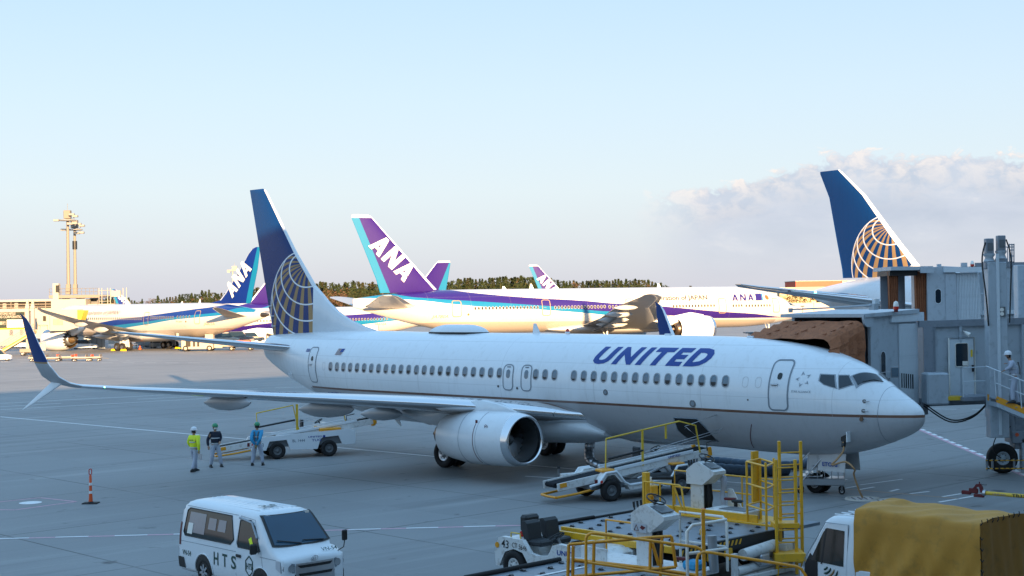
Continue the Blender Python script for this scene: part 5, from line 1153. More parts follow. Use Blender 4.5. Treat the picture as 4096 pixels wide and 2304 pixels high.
    hm = b.build('helmet', root); b = MB(); b.tube([Hm @ Vector((0, .10, .03)), Hm @ Vector((.03, .07, -.09)), Hm @ Vector((.03, -.07, -.09)), Hm @ Vector((0, -.10, .03))], .006, 'black', 5); b.build('chin_strap', hm)
    if mask: b = MB(); b.loft([[(.05+.058*cos(a), .075*sin(a), z) for a in span(-1.3, 1.3, 9)] for z in (-.075, -.045, .0)], 'sign_white', T=Hm, closed=False, cap=False); b.build('face_mask', root)
    b = MB(); b.loft([[(-.02-.10*cos(a)+.02, .095*sin(a), z) for a in span(-1.9, 1.9, 9)] for z in (-.075, -.02, .05)], 'black', T=Hm, closed=False, cap=False); b.build('hair', root)
    for f, s in ((fl, 1), (fr, -1)):
        f = Vector(f); b = MB(); T = Matrix.Translation(f)
        b.loft([[(-.10, -.035, .0), (-.10, .035, .0), (-.10, .03, .09), (-.10, -.03, .09)], [(-.02, -.045, 0), (-.02, .045, 0), (-.02, .04, .12), (-.02, -.04, .12)], [(.08, -.05, 0), (.08, .05, 0), (.08, .04, .075), (.08, -.04, .075)], [(.18, -.035, 0), (.18, .035, 0), (.18, .03, .045), (.18, -.03, .045)]], 'black', T=T); b.build('shoe', root)
    for h, A in ((hl, AL), (hr, AR)):
        b = MB(); hand(b, h, (Vector(h)-A[1]), glove or 'skin', 1.05); b.build('glove' if glove else 'hand', root)
    return root
def face_to(a, b): return atan2(b[1]-a[1], b[0]-a[0])
g1, g2, g3 = G(777, 1887), G(862, 1868), G(1030, 1862)
p1 = person('person in bright yellow-green jacket and white helmet, seen from behind, carrying a clipboard', g1, R(62), (.25, .12, 0), (-.22, -.10, 0.02), (.12, .26, .98), (-.05, -.30, .86), 'hivis', 'pale_cloth', 'helmet_white', vest='bands', glove='glove', headturn=-.3)
b = MB(); b.box((-.05, -.36, .62), (.02, .16, .24), 'silver_paint'); b.cyl((-.05, -.31, .80), (-.05, -.36, .74), .006, 'steel', 5); o = b.build('clipboard'); o.location = g1; o.rotation_euler = (0, 0, R(62)); tag(o, 'thin silver clipboard hanging from the hand of the person in the yellow-green jacket', 'clipboard')
vs, fs = text_flat('JASCO', .07, bold=.002); w_ = max(a for a, c in vs)
b = MB(); b.add([(-.158-.006*(1-((a-w_/2)/.15)**2), -(a-w_/2)*.95, 1.24+c) for a, c in vs], fs, 'green_text'); b.build('jacket_lettering', p1)
person('person in dark navy jacket, white face mask and green helmet, facing the viewpoint', g2, R(-60), (.10, .22, 0), (0, -.20, 0), (.12, .16, 1.06), (.02, -.30, .88), 'navy', 'pale_cloth', 'helmet_green', vest='bands', mask=True)
person('person in sky-blue jacket and green helmet, hands behind the back, beside the belt loader', g3, R(85), (.0, .22, 0), (.02, -.22, 0), (-.20, .04, .88), (-.20, -.04, .86), 'sky_cloth', 'pale_cloth', 'helmet_green', vest='straps', glove='glove', elb=(-.10, -.10))
# ---- delineator
t = thing('traffic_post', 'orange traffic post with a ring on top, standing alone on the left of the apron', 'traffic post', G(363, 2014))
b = MB(); b.loft([[(s*.26, q*.20, 0) for s, q in ((-1, -1), (1, -1), (1, 1), (-1, 1))], [(s*.25, q*.19, .035) for s, q in ((-1, -1), (1, -1), (1, 1), (-1, 1))]], 'rubber'); b.lathe([(.035, .11), (.07, .075)], 'rubber', 16, T=Matrix.Rotation(-pi/2, 4, 'Y')); b.build('base', t)
b = MB(); b.lathe([(.05, .072), (.4, .050), (.95, .042), (.97, .02)], 'orange', 16, T=Matrix.Rotation(-pi/2, 4, 'Y')); b.build('post', t)
for z in (.34, .62): b = MB(); b.lathe([(z, .0555), (z+.09, .0535)], 'marking', 16, T=Matrix.Rotation(-pi/2, 4, 'Y')); b.build('reflective_band', t)
b = MB(); P_ = ring_poly(.09, .19, .04); Q_ = ring_poly(.09, .19, .04, .022); n = len(P_); b.tube([(p[0], 0, 1.08+p[1]) for p in P_]+[(P_[0][0], 0, 1.08+P_[0][1])], .016, 'red', 6); b.build('ring', t)
# ---- generic bits
def stwheel(name, parent, c, r, T0=None, tilt=.6, rz=0):
    b = MB(); A = Matrix.Translation(c) @ Matrix.Rotation(rz, 4, 'Z') @ Matrix.Rotation(tilt, 4, 'Y')
    b.tube([A @ Vector((r*cos(a), r*sin(a), 0)) for a in span(0, 2*pi, 25)], .017, 'black', 7)
    for a in (.5, 2.6, 4.7): b.cyl(A @ Vector((0, 0, -.03)), A @ Vector((r*cos(a), r*sin(a), 0)), .014, 'black', 6)
    b.cyl(A @ Vector((0, 0, -.05)), A @ Vector((0, 0, .0)), .05, 'black', 10); b.cyl(A @ Vector((0, 0, -.05)), A @ Vector((0, 0, -.28)), .03, 'grey_dark', 8)
    return b.build(name, parent)
def belt_loader(name, label, loc, rz, L_, z0, z1, style, col='amber'):
    """x runs from the low end to the high end; near side is -y"""
    t = thing(name, label, 'belt loader', loc, rz, 'belt loaders at the single-aisle airliner')
    sl = (z1-z0)/L_; zb = lambda x: z0+sl*x; hw = .48
    A = Matrix.Translation((0, 0, z0)) @ Matrix.Rotation(-math.atan(sl), 4, 'Y')
    ll = sqrt(L_*L_+(z1-z0)**2)
    b = MB(); b.box((ll/2, 0, .0), (ll-.1, .60, .10), 'belt', T=A); b.cyl(A @ Vector((.05, -.30, -.02)), A @ Vector((.05, .30, -.02)), .085, 'belt', 14); b.cyl(A @ Vector((ll-.05, -.30, -.02)), A @ Vector((ll-.05, .30, -.02)), .085, 'belt', 14); b.build('conveyor_belt', t)
    for s in (-1, 1):
        b = MB(); b.box((ll/2, s*hw, -.06), (ll, .05, .26), 'gse_white', T=A, bev=.01); b.box((ll*.62, s*(hw+.04), .10), (ll*.52, .035, .11), 'white', T=A, bev=.01); sf = b.build('side_frame', t)
        b = MB(); b.box((.22, s*(hw+.03), -.02), (.26, .03, .15), col, T=A, bev=.01); b.box((ll-.05, s*hw, -.05), (.16, .12, .30), col, T=A, bev=.02); b.box((ll-.12, s*hw*.9, -.2), (.2, .12, .14), col, T=A, bev=.02); b.build('bumper_pad', sf)
    # chassis
    b = MB()
    if style == 1:
        P = [(1.35, .42), (2.0, .40), (2.15, .78), (2.9, .82), (3.05, .40), (4.25, .36), (4.40, .80), (4.5, .86), (5.2, .90), (5.35, .55), (5.5, .50), (5.95, .52), (5.95, 1.14), (5.55, 1.16), (1.9, .98), (1.55, .85)]
        for s in (-1, 1): b.prism(P, .10, 'white', o=s*.88, T=None)
        b.prism([(1.6, .5), (5.9, .55), (5.9, 1.02), (2, .8)], 1.66, 'grey_dark')
        b.box((5.72, 0, .84), (.44, 1.84, .58), 'white', bev=.05)
    else:
        for s in (-1, 1):
            b.tube([(1.0, s*.9, .55), (1.35, s*.9, .62), (1.62, s*.9, .95), (2.02, s*.9, .98), (2.35, s*.9, .60), (2.55, s*.9, .50), (4.15, s*.9, .60), (4.45, s*.9, 1.0), (4.85, s*.9, 1.03), (5.3, s*.9, .55), (5.5, s*.9, .42)], .045, 'white', 8)
            b.prism([(2.45, .50), (4.2, .60), (4.2, .42), (2.55, .34)], .30, 'gse_white', o=s*.75)
            b.prism([(1.35, .62), (1.62, .95), (2.02, .98), (2.35, .60), (2.2, .62), (1.95, .88), (1.68, .86), (1.5, .62)], .35, 'gse_white', o=s*.72)
        b.prism([(1.2, .4), (5.4, .4), (5.3, .62), (1.3, .6)], 1.3, 'grey_dark')
        b.box((5.35, 0, .45), (.3, 1.9, .16), 'silver_paint', bev=.04)
    ch = b.build('chassis', t)
    wx = (2.5, 4.78) if style == 1 else (1.84, 4.62)
    for x in wx:
        for s in (-1, 1): wheel('wheel', t, (x, s*.82, .36), .36, .26, hub='grey_dark', hr=.5)
    b = MB()
    if style == 1: b.box((4.9, -.1, 1.12), (.95, 1.3, .22), 'amber', bev=.03)
    else: b.box((1.82, -.5, 1.0), (.5, .5, .10), 'amber', bev=.03); MB().box((4.6, -.5, 1.05), (.55, .5, .08), 'amber', bev=.03).build('wheel_cover', t)
    b.build('engine_cover', t)
    b = MB(); b.prism([(3.0, .62), (3.5, .62), (4.1, zb(4.1)-.1), (3.9, zb(3.9)-.12)], .5, 'gse_white'); b.cyl((3.2, -.3, .6), (4.6, -.3, zb(4.6)-.15), .06, 'chrome', 8); b.build('lift_arm', t)
    # tow-guard at the low end
    b = MB(); 
    for s in (-1, 1): b.tube([(1.5, s*.55, .42), (.7, s*.55, .30), (-.05, s*.50, .22)], .045, 'amber', 6)
    b.tube([(-.05, -.50, .22), (-.10, 0, .22), (-.05, .50, .22)], .045, 'amber', 6); b.build('guard_bar', t)
    # hand rails on the far and near side
    def up(x, h, s=-1): p = A @ Vector((x, s*(hw+.03), h)); return (p.x, p.y, p.z)
    b = MB()
    if style == 1:
        b.tube([up(1.95, .05, 1), up(2.05, 1.12, 1), up(3.7, 1.18, 1), up(3.8, .0, 1)], .032, 'yellow', 6); b.box(up(3.8, .6, 1), (.10, .05, 1.2), 'yellow')
        b.tube([up(4.9, .6, 1), up(4.9, 1.25, 1), up(5.1, 1.28, 1), up(5.9, .85, 1), up(5.95, .0, 1)], .030, 'yellow', 6)
    else:
        b.tube([up(1.85, .0), up(2.05, 1.18), up(5.0, 1.22), up(5.65, .95), up(5.70, -.0)], .030, 'yellow', 6); b.box(up(3.42, .62), (.07, .05, 1.22), 'yellow'); b.box(up(4.42, .98), (.06, .04, .5), 'yellow')
    rl = b.build('hand_rail', t)
    b = MB(); s_ = 1 if style == 1 else -1
    b.cyl(up(2.05, .50, s_), up(3.7 if style == 1 else 3.42, .52, s_), .04, 'black', 8)
    for h in (.45, .36): b.cyl(up(3.5, h, s_), up(6.6, h+.18, s_), .012, 'steel', 5)
    b.tube([up(5.2, 1.0, s_), up(6.6, 1.15, s_), up(6.9, .75, s_), up(6.6, .6, s_)], .014, 'steel', 5); b.tube([up(6.0, .0, s_), up(6.02, .28, s_), up(6.4, .30, s_)], .022, 'black', 5); b.build('safety_wire', rl)
    # driver's seat and wheel behind the belt
    b = MB(); b.box((4.15, .95, 1.10), (.40, .42, .10), 'seat', bev=.03); b.box((3.98, .95, 1.32), (.10, .42, .42), 'seat', bev=.03); b.build('seat', t)
    stwheel('steering_wheel', t, (4.75, .95, 1.42), .19, tilt=-.5)
    b = MB(); b.box((4.95, .95, 1.15), (.25, .6, .42), 'gse_white', bev=.03); b.build('dashboard', t); MB().box((1.05, .62, .72), (.55, .25, .24), 'gse_white', bev=.02).build('tool_box', t) if style == 2 else None
    if style == 2: b = MB(); b.cyl((.75, .75, .75), (.75, .75, 1.0), .035, 'grey_dark', 8); b.cyl((.75, .75, 1.0), (.75, .75, 1.08), .05, 'black', 8); b.build('beacon', t)
    for x, w2 in ((1.16, .05),): b = MB(); b.box((1.25, -.88, .68), (.10, .06, .16), 'dark_red', bev=.01); b.cyl((1.42, -.94, .68), (1.42, -.955, .68), .05, 'red', 12); b.build('tail_light', t)
    return t, A
a0, a1 = W(863, 1797, 62.6), W(1515, 1690, 65.2)
BL1, A1_ = belt_loader('belt_loader', 'white belt loader with a black belt standing on the left, lettered BL 1444', (a0.x, a0.y, 0), atan2(a1.y-a0.y, a1.x-a0.x), 7.0, .52, 1.50, 1)
def side_text(s, x, z, size, k, par, y=-.935, width=None): return flat_sign(s, size, k, plane_T((x, y, z), (1, 0, 0), (0, 0, 1)), 'lettering', par, bold=.002, width=width)
side_text('BL 1444', 3.15, .70, .17, 'outline', BL1, width=.55); side_text('UNITED', 3.85, .86, .10, 'ua_text', BL1, width=.62); side_text('TUG', 4.0, .70, .14, 'ua_text', BL1, width=.42); side_text('13', 1.72, .55, .24, 'outline', BL1)
b = MB(); b.box((4.55, -.937, .90), (.10, .006, .10), 'ua_text'); b.build('emblem', BL1)
a0, a1 = W(2200, 1922, 48.0), W(2830, 1805, 50.9)
BL2, A2_ = belt_loader('belt_loader', 'white belt loader reaching up to the open cargo hold below the nose', (a0.x, a0.y, 0), atan2(a1.y-a0.y, a1.x-a0.x), 6.1, .60, 1.42, 2)
p = A2_ @ Vector((4.35, -.56, .055)); flat_sign('UNITED', .10, 'ua_text', Matrix.Translation(p) @ Matrix.Rotation(-math.atan(.82/6.1), 4, 'Y') @ Matrix.Rotation(pi/2, 4, 'X'), 'lettering', BL2, bold=.002, width=.5)
# ---- steps beside the nose wheel
t = thing('service_steps', 'small silver wheeled steps with hand rails beside the nose wheel', 'service steps', (*G(3285, 1972).xy, 0), R(-12))
b = MB(); b.box((0, 0, .42), (1.55, .75, .24), 'steel', bev=.02); b.box((-.35, 0, .60), (.8, .75, .03), 'steel'); b.build('base_frame', t)
for i in range(4): b = MB(); b.box((-.62+.24*i, 0, .42+.27*i), (.26, .72, .04), 'steel', bev=.01); b.build('step', t)
b = MB(); b.box((.42, 0, 1.30), (.75, .72, .04), 'steel', bev=.01); b.build('landing', t)
for s in (-1, 1):
    b = MB(); b.tube([(-.78, s*.37, .42), (-.62, s*.37, 1.12), (.02, s*.37, 1.85), (.78, s*.37, 1.85), (.78, s*.37, .45)], .020, 'steel', 7); b.tube([(-.70, s*.37, .35), (.10, s*.37, 1.30)], .022, 'steel', 7)
    for x in (-.4, -.12, .12, .35, .57): z1_ = min(1.85, 1.12+(x+.62)*1.14); b.cyl((x, s*.37, .5), (x, s*.37, z1_), .011, 'steel', 6)
    b.build('hand_rail', t)
for x, y in ((-.68, -.3), (-.68, .3), (.68, -.3), (.68, .3)): wheel('castor', t, (x, y, .11), .11, .05, hub='steel', n=16); 
b = MB()
for x, y in ((-.68, -.3), (-.68, .3), (.68, -.3), (.68, .3)): b.box((x, y, .2), (.06, .09, .18), 'grey_dark')
b.build('castor_fork', t)
# power cable from the receptacle to the pit
pw = R1.matrix_world if False else None
def L2W(x, y, z): a = -.8012+pi; return Vector((13.188+x*cos(a)-y*sin(a), 46.644+x*sin(a)+y*cos(a), z))
q0 = L2W(*F737.pt(2.34, 1.98, 1, .12)); q1 = G(3450, 1993)
pts = [q0, q0+Vector((-.02, -.08, -.28)), q0+Vector((-.25, -.15, -.55)), q0+Vector((-.42, -.2, -.72)), q0+Vector((.0, -.3, -.62)), q0+Vector((.25, -.45, -.85)), q0*.45+q1*.55+Vector((0, 0, -.05)), q0*.2+q1*.8+Vector((0, 0, -.08)), q1+Vector((0, 0, .03))]
def smooth(pts, n=6):
    out = []; P = [pts[0]]+pts+[pts[-1]]
    for i in range(1, len(P)-2):
        for j in range(n):
            t_ = j/n; a, b2, c, d = P[i-1], P[i], P[i+1], P[i+2]; out.append(.5*((2*b2)+(c-a)*t_+(2*a-5*b2+4*c-d)*t_*t_+(3*b2-a-3*c+d)*t_**3))
    return out+[pts[-1]]
t = thing('power_cable', 'tan ground power cable from the nose of the airliner down to a pit cover', 'cable')
MB().tube(smooth(pts), .032, 'hose_tan', 8).build('cable', t)
b = MB(); b.cyl(q0+Vector((.05, .1, .1)), q0+Vector((0, -.03, -.15)), .07, 'black', 10); b.build('plug', t)
# air hoses lying under the fuselage
def duct(name, label, pts, r, k='duct_cloth', ribs=.34):
    t = thing(name, label, 'air hose'); P = smooth([Vector(p) for p in pts], 10); d = 0; rr = []
    for i, p in enumerate(P):
        if i: d += (p-P[i-1]).length
        rr.append(r*(1+.07*abs(sin(pi*d/ribs))))
    # resample finely
    Q, Rq = [], []
    for i in range(len(P)-1):
        for j in range(4): Q.append(P[i].lerp(P[i+1], j/4))
    Q.append(P[-1]); d = 0
    for i, p in enumerate(Q):
        if i: d += (p-Q[i-1]).length
        Rq.append(r*(.88+.14*abs(sin(pi*d/ribs))**.5))
    MB().tube(Q, Rq, k, 14).build('hose', t)
    b = MB(); d = 0; nx_ = 0
    for i in range(1, len(Q)):
        d += (Q[i]-Q[i-1]).length
        if d > nx_: nx_ += ribs; z_ = (Q[i]-Q[i-1]).normalized(); b.cyl(Q[i]-z_*.012, Q[i]+z_*.012, r*.93, 'grey_dark', 14)
    o = b.build('hose_ring', t); o['kind'] = 'stuff'
    return t
duct('air_hose', 'blue-grey ribbed air hose lying nearest under the forward fuselage', [G(2690, 1861, .20), G(2760, 1865, .2), G(2850, 1872, .2), G(2960, 1880, .2), G(3060, 1884, .2), G(3150, 1878, .2)], .20)
duct('air_hose', 'blue-grey ribbed air hose lying just behind the nearest one', [G(2790, 1842, .2), G(2880, 1846, .2), G(3000, 1858, .2), G(3160, 1862, .2), G(3230, 1850, .2)], .18)
duct('air_hose', 'silver ribbed air hose hanging from the belly next to the main wheels', [W(2362, 1750, 57), W(2358, 1800, 57), W(2362, 1842, 56.5), G(2400, 1868, .2)+Vector((0, 0, .02)), G(2460, 1866, .2), G(2560, 1858, .2), G(2640, 1850, .2)], .20, 'steel', .22)
# red and white striped stay under the hold
t = thing('striped_stay', 'red and white striped stay standing under the cargo hold of the airliner', 'stay', (*L2W(8.6, .9, 0).xy, 0))
for i in range(7): b = MB(); b.box((.02*i, 0, .1+.19*i), (.10, .05, .19), 'dark_red' if i % 2 else 'sign_white'); b.build('band', t)
# tow bar at right
h0, h1 = G(3868, 1962, .45), G(4230, 1992, .45)
t = thing('tow_bar', 'yellow tow bar with a dark red head at the right edge, lettered TB33033', 'tow bar', (h0.x, h0.y, .42), atan2(h1.y-h0.y, h1.x-h0.x))
MB().cyl((.62, 0, 0), (4.2, 0, 0), .062, 'yellow', 14).build('pole', t); MB().cyl((.55, 0, 0), (.64, 0, 0), .10, 'steel', 14).build('flange', t)
b = MB(); b.box((-.02, 0, -.03), (.30, .12, .12), 'dark_red', bev=.02); b.box((.22, 0, .04), (.30, .08, .16), 'dark_red', bev=.02); b.prism([(.2, .1), (.32, .26), (.48, .28), (.56, .02), (.46, .0), (.42, .18), (.34, .17), (.28, .08)], .08, 'dark_red'); b.box((.40, 0, -.10), (.34, .1, .10), 'dark_red', bev=.02); b.cyl((.42, 0, .26), (.66, 0, .26), .02, 'grey_dark', 6); b.cyl((.42, 0, .2), (.42, 0, .34), .02, 'dark_red', 6); b.build('coupling_head', t)
flat_sign('TB33033', .13, 'black', plane_T((1.5, -.066, -.045), (1, 0, 0), (0, 0, 1)), 'lettering', t, bold=.002, width=.75); flat_sign('UNITED', .07, 'ua_text', plane_T((.88, -.066, -.03), (1, 0, 0), (0, 0, 1)), 'maker_lettering', t, width=.42)
for s in (-1, 1): b = MB(); b.cyl((3.0, 0, -.05), (3.0, s*.35, -.30), .03, 'yellow', 6); b.build('leg', t); wheel('wheel', t, (3.0, s*.40, -.30), .12, .07, n=16)
# ---- white passenger van, nose towards the lower right; local x runs aft, +y is its right side
VN = thing('van', 'white passenger van lettered HTS and VN-54 in the lower left foreground', 'van', (-4.529, 32.71, 0), -.847+pi)
VL = 4.69
vt = [(0.0, .62, .80), (.04, .98, .82), (.12, 1.06, .835), (.30, 1.12, .84), (.46, 1.20, .84), (.70, 1.42, .84), (.95, 1.66, .84), (1.18, 1.86, .845), (1.35, 1.93, .845), (1.7, 1.955, .845), (3.0, 1.965, .845), (4.3, 1.955, .845), (4.5, 1.92, .842), (4.64, 1.78, .84), (4.69, 1.3, .835)]
def v_half(z): return interp([(.24, .80), (.40, .835), (.62, .845), (.95, .84), (1.15, .825), (1.45, .775), (1.70, .725), (1.84, .68), (1.92, .56), (1.96, .30), (1.97, .0)], z)
def v_pt(x, z, s, off=0.):
    zt = interp(vt, x); w = interp(vt, x, 2)/.845; y = v_half(z)*w; return Vector((x, s*(y+off), z))
zz_ = [.24, .32, .42, .55, .70, .85, 1.0, 1.12, 1.3, 1.5, 1.68, 1.8, 1.88, 1.93, 1.955, 1.965]
rings = []
for x in [0, .02, .04, .08, .12, .2, .3, .38, .46, .6, .7, .82, .95, 1.08, 1.18, 1.26, 1.35, 1.5, 1.7, 2.2, 3.0, 3.8, 4.3, 4.4, 4.5, 4.58, 4.64, 4.69]:
    zt = interp(vt, x); w = interp(vt, x, 2)/.845; cut = 1.0 if x > .1 else .93+.7*x
    hf = []
    for z in zz_:
        q = min(z, zt-(1.97-z)*.06); q = min(q, zt); 
        k = v_half(z) if zt > z else v_half(z)*max(0, 1-(z-zt)*1.1)
        k = min(v_half(z), v_half(min(z, zt))) if z <= zt else max(.0, v_half(zt)*(1-((z-zt)/(1.97-zt+.001))**1.0))
        hf.append((k*w*cut, q))
    rings.append([(x, y, z) for y, z in hf]+[(x, -y, z) for y, z in hf[::-1]])
b = MB(); b.loft(rings, 'white'); vb = b.build('body', VN)
def v_panel(nm, poly, k, off=.006, par=VN, sides=(1,), rim=None):
    for s in sides:
        v, f = wrap2d(poly, [list(range(len(poly)))], lambda a, z: v_pt(a, z, s, off), .12, .5); o = MB().add(v, f, k, True).build(nm, par)
        if rim: P = [v_pt(a, z, s, off+.004) for a, z in poly+poly[:1]]; MB().tube(P, .014, rim, 5).build('seal', o)
    return o
v_panel('side_window', [(2.28, 1.12), (4.40, 1.10), (4.48, 1.18), (4.42, 1.70), (4.32, 1.76), (2.36, 1.76), (2.14, 1.24)], 'tint', rim='black', sides=(1, -1))
for x0, x1 in ((3.5, 4.30),): v_panel('clear_pane', [(x0, 1.20), (x1, 1.20), (x1-.04, 1.68), (x0, 1.68)], 'pane_blue', .012)
for x0 in (2.55, 3.0): v_panel('clear_pane', [(x0, 1.35), (x0+.36, 1.35), (x0+.34, 1.62), (x0, 1.62)], 'pane_blue', .012)
v_panel('sticker', [(4.06, 1.16), (4.30, 1.16), (4.28, 1.42), (4.05, 1.42)], 'sign_white', .018)
v_panel('door_window', [(.98, 1.10), (1.92, 1.10), (1.96, 1.18), (1.96, 1.70), (1.52, 1.74), (1.30, 1.62)], 'tint', rim='black', sides=(1, -1))
v_panel('driver_sleeve', [(1.22, 1.14), (1.34, 1.12), (1.50, 1.32), (1.40, 1.38)], 'hivis', .010)
b = MB(); b.tube([v_pt(1.12, 1.38, 1, .03), v_pt(1.40, 1.70, 1, .045), v_pt(1.97, 1.76, 1, .04)], .028, 'frame', 6); b.build('wind_deflector', VN)
# windscreen
def ws(a, h, off): x = .50+.66*h; z = interp(vt, x)-.0; w = (.74-.10*h); y = (-1+2*a)*w; x2 = x+.05*(abs(-1+2*a))**2.5; zz2 = interp(vt, x2)-.012*(abs(-1+2*a))**2; return Vector((x2-off*.7, y, zz2+off*.7))
for off, kk, e in ((.004, 'black', .03), (.012, 'windshield', -.02)):
    vs = [ws(-e+(1+2*e)*i/12, -e+(1+2*e)*j/6, off) for i in range(13) for j in range(7)]
    b = MB().add(vs, [(i*7+j, i*7+7+j, i*7+8+j, i*7+j+1) for i in range(12) for j in range(6)], kk, True)
    wso = b.build('windscreen' if kk == 'black' else 'glazing', VN if kk == 'black' else wso)
b = MB(); b.tube([ws(.10, .02, .03), ws(.45, .10, .04), ws(.48, .10, .04)], .012, 'black', 5); b.tube([ws(.52, .02, .03), ws(.92, .14, .04)], .012, 'black', 5); b.build('wiper', wso)
b = MB(); b.box(ws(.08, .93, .02), (.02, .10, .06), 'sign_white'); b.build('sticker', wso)
# roof ribs, lettering on the roof
b = MB()
for i in range(-4, 5): b.tube([(1.5, i*.125, interp(vt, 1.5)-.008*abs(i)*.4+.004), (2.6, i*.125, 1.966-.0012*i*i*2), (4.3, i*.125, 1.957-.0012*i*i*2)], .016, 'white', 5)
b.build('roof_rib', VN)['kind'] = 'stuff'
flat_sign('54', .42, 'green_text', plane_T((1.55, .28, 1.985), (0, -1, .0), (1, 0, 0)) if 0 else plane_T((1.95, .30, 1.992), (0, -1, 0), (-1, 0, 0)), 'roof_number', VN, bold=.01)
# front: grille, lamps, bumper, badge
def fr(y, z, off=.0): x = .0+.13*(abs(y)/.84)**3+(0 if z < .62 else .04*(z-.62)/.36+.0); return Vector((x-off, y, z))
def f_panel(nm, poly, k, off, par=VN): v, f = wrap2d(poly, [list(range(len(poly)))], lambda y, z: fr(y, z, off), .1, .1); return MB().add(v, f, k, True).build(nm, par)
f_panel('bumper', [(-.84, .26), (.84, .26), (.86, .60), (.80, .66), (-.80, .66), (-.86, .60)], 'black', .03)
gr = f_panel('grille_panel', [(-.52, .44), (.52, .44), (.50, .90), (-.50, .90)], 'silver_paint', .045)
f_panel('grille_slot', [(-.42, .62), (.42, .62), (.46, .68), (-.46, .68)], 'black', .055, gr); f_panel('grille_slot', [(-.40, .80), (.40, .80), (.47, .86), (-.47, .86)], 'black', .055, gr)
f_panel('number_plate', [(-.18, .36), (.18, .36), (.18, .50), (-.18, .50)], 'green_lamp' if 0 else 'helmet_green', .060)
for s in (1, -1):
    hl_ = f_panel('headlight', [(s*.54, .70), (s*.83, .72), (s*.84, .96), (s*.52, .90)], 'outline', .045)
    b = MB(); 
    for y, r in ((.62, .085), (.76, .062)): p = fr(s*y, .81, .055); b.cyl(p, p+Vector((-.012, 0, 0)), r, 'chrome', 14)
    b.build('reflector', hl_)
    v_panel('corner_lamp', [(.10, .72), (.30, .80), (.30, .98), (.12, .98)], 'reflect', .012, sides=(s,))
b = MB(); p = fr(0, .98, .03); T = Matrix.Translation(p) @ Matrix.Rotation(-pi/2-.25, 4, 'Y')
for rx, ry in ((.085, .058), (.03, .055)): b.tube([T @ Vector((ry*sin(a), rx*cos(a), 0)) for a in span(0, 2*pi, 20)], .008, 'chrome', 5)
b.build('badge', VN)
v_panel('tail_lamp', [(4.60, .85), (4.685, .85), (4.67, 1.4), (4.60, 1.4)], 'dark_red', .01, sides=(1, -1))
v_panel('rear_bumper', [(4.40, .30), (4.72, .30), (4.72, .56), (4.45, .56)], 'black', .02, sides=(1, -1))
for xw in (.92, 3.50):
    for s in (1, -1):
        P = [(xw+.40*cos(a), max(.25, .33+.40*sin(a))) for a in span(-.1, pi+.1, 15)]; v_panel('wheel_arch', P, 'black', .004, sides=(s,))
        P1 = [v_pt(xw+.42*cos(a), max(.26, .33+.42*sin(a)), s, .01) for a in span(0, pi, 15)]; MB().tube(P1, .014, 'white', 6).build('arch_lip', VN)
        w_ = wheel('wheel', VN, (xw, s*.755, .32), .32, .20, hub='silver_paint', hr=.60)
        b = MB()
        for i in range(7): a = 2*pi*i/7; b.box((xw-xw, 0, 0), (.05, .02, .155), 'silver_paint', T=Matrix.Translation((0, s*.095, 0)) @ Matrix.Rotation(a, 4, 'Y') @ Matrix.Translation((0, 0, .10)))
        b.build('wheel_spoke', w_)
# seams of the doors
b = MB()
for P in ([(.98, .42), (.86, .75), (.95, 1.1), (1.35, 1.76), (1.98, 1.80), (2.02, 1.2), (2.02, .42)], [(.30, .98), (.98, .98)], [(2.02, .98), (4.6, .95)], [(2.10, 1.80), (4.5, 1.80)]): b.tube([v_pt(a, z, 1, .002) for a, z in P], .006, 'outline', 4)
b.build('door_seam', VN)
b = MB(); b.box(v_pt(1.88, .90, 1, .02), (.20, .03, .07), 'black', bev=.01); b.build('door_handle', VN)
def v_text(s, x, z, size, k, width=None, bold=.0): 
    vs, fs = text_flat(s, size, 0, bold); w = max(a for a, _ in vs); kx = width/w if width else 1
    v, f = wrap2d([(a*kx, c) for a, c in vs], fs, lambda a, c: v_pt(x-a, z+c, 1, .008), .2, 2.); return MB().add(v, f, k).build('lettering', VN)
v_text('H', 3.02, .56, .42, 'green_text', .22, .008); v_text('T', 2.62, .56, .42, 'green_text', .22, .008); v_text('S', 2.22, .56, .42, 'green_text', .22, .008)
v_text('VN-54', 4.52, .62, .17, 'green_text', .42, .002)
b = MB(); b.tube([v_pt(1.42+.17*sin(a), .72+.23*cos(a), 1, .010) for a in [2*pi*i/6 for i in range(7)]], .012, 'green_text', 5); b.build('emblem', VN)
v_text('HTS', 1.54, .64, .19, 'green_text', .24, .004)
vs, fs = text_flat('VN-54', .17, bold=.002); w = max(a for a, _ in vs); MB().add([(.15+.45*(c/.17)*.20, -.78+(w-a)*.42/w-.02 if 0 else -.30-.42*(a/w), 1.075+.10*(c/.17)) for a, c in vs], fs, 'green_text').build('lettering', VN)
b = MB(); b.box(v_pt(1.05, 1.16, 1, .14), (.10, .17, .24), 'black', bev=.03); b.cyl(v_pt(1.08, 1.08, 1, 0), v_pt(1.05, 1.12, 1, .1), .02, 'black', 6); b.build('wing_mirror', VN)
b = MB(); b.tube([(.22, -.72, 1.0), (.05, -.82, 1.12), (-.02, -.80, 1.28)], .012, 'black', 5); b.box((-.02, -.80, 1.40), (.06, .14, .24), 'black', bev=.02); b.build('wing_mirror', VN)

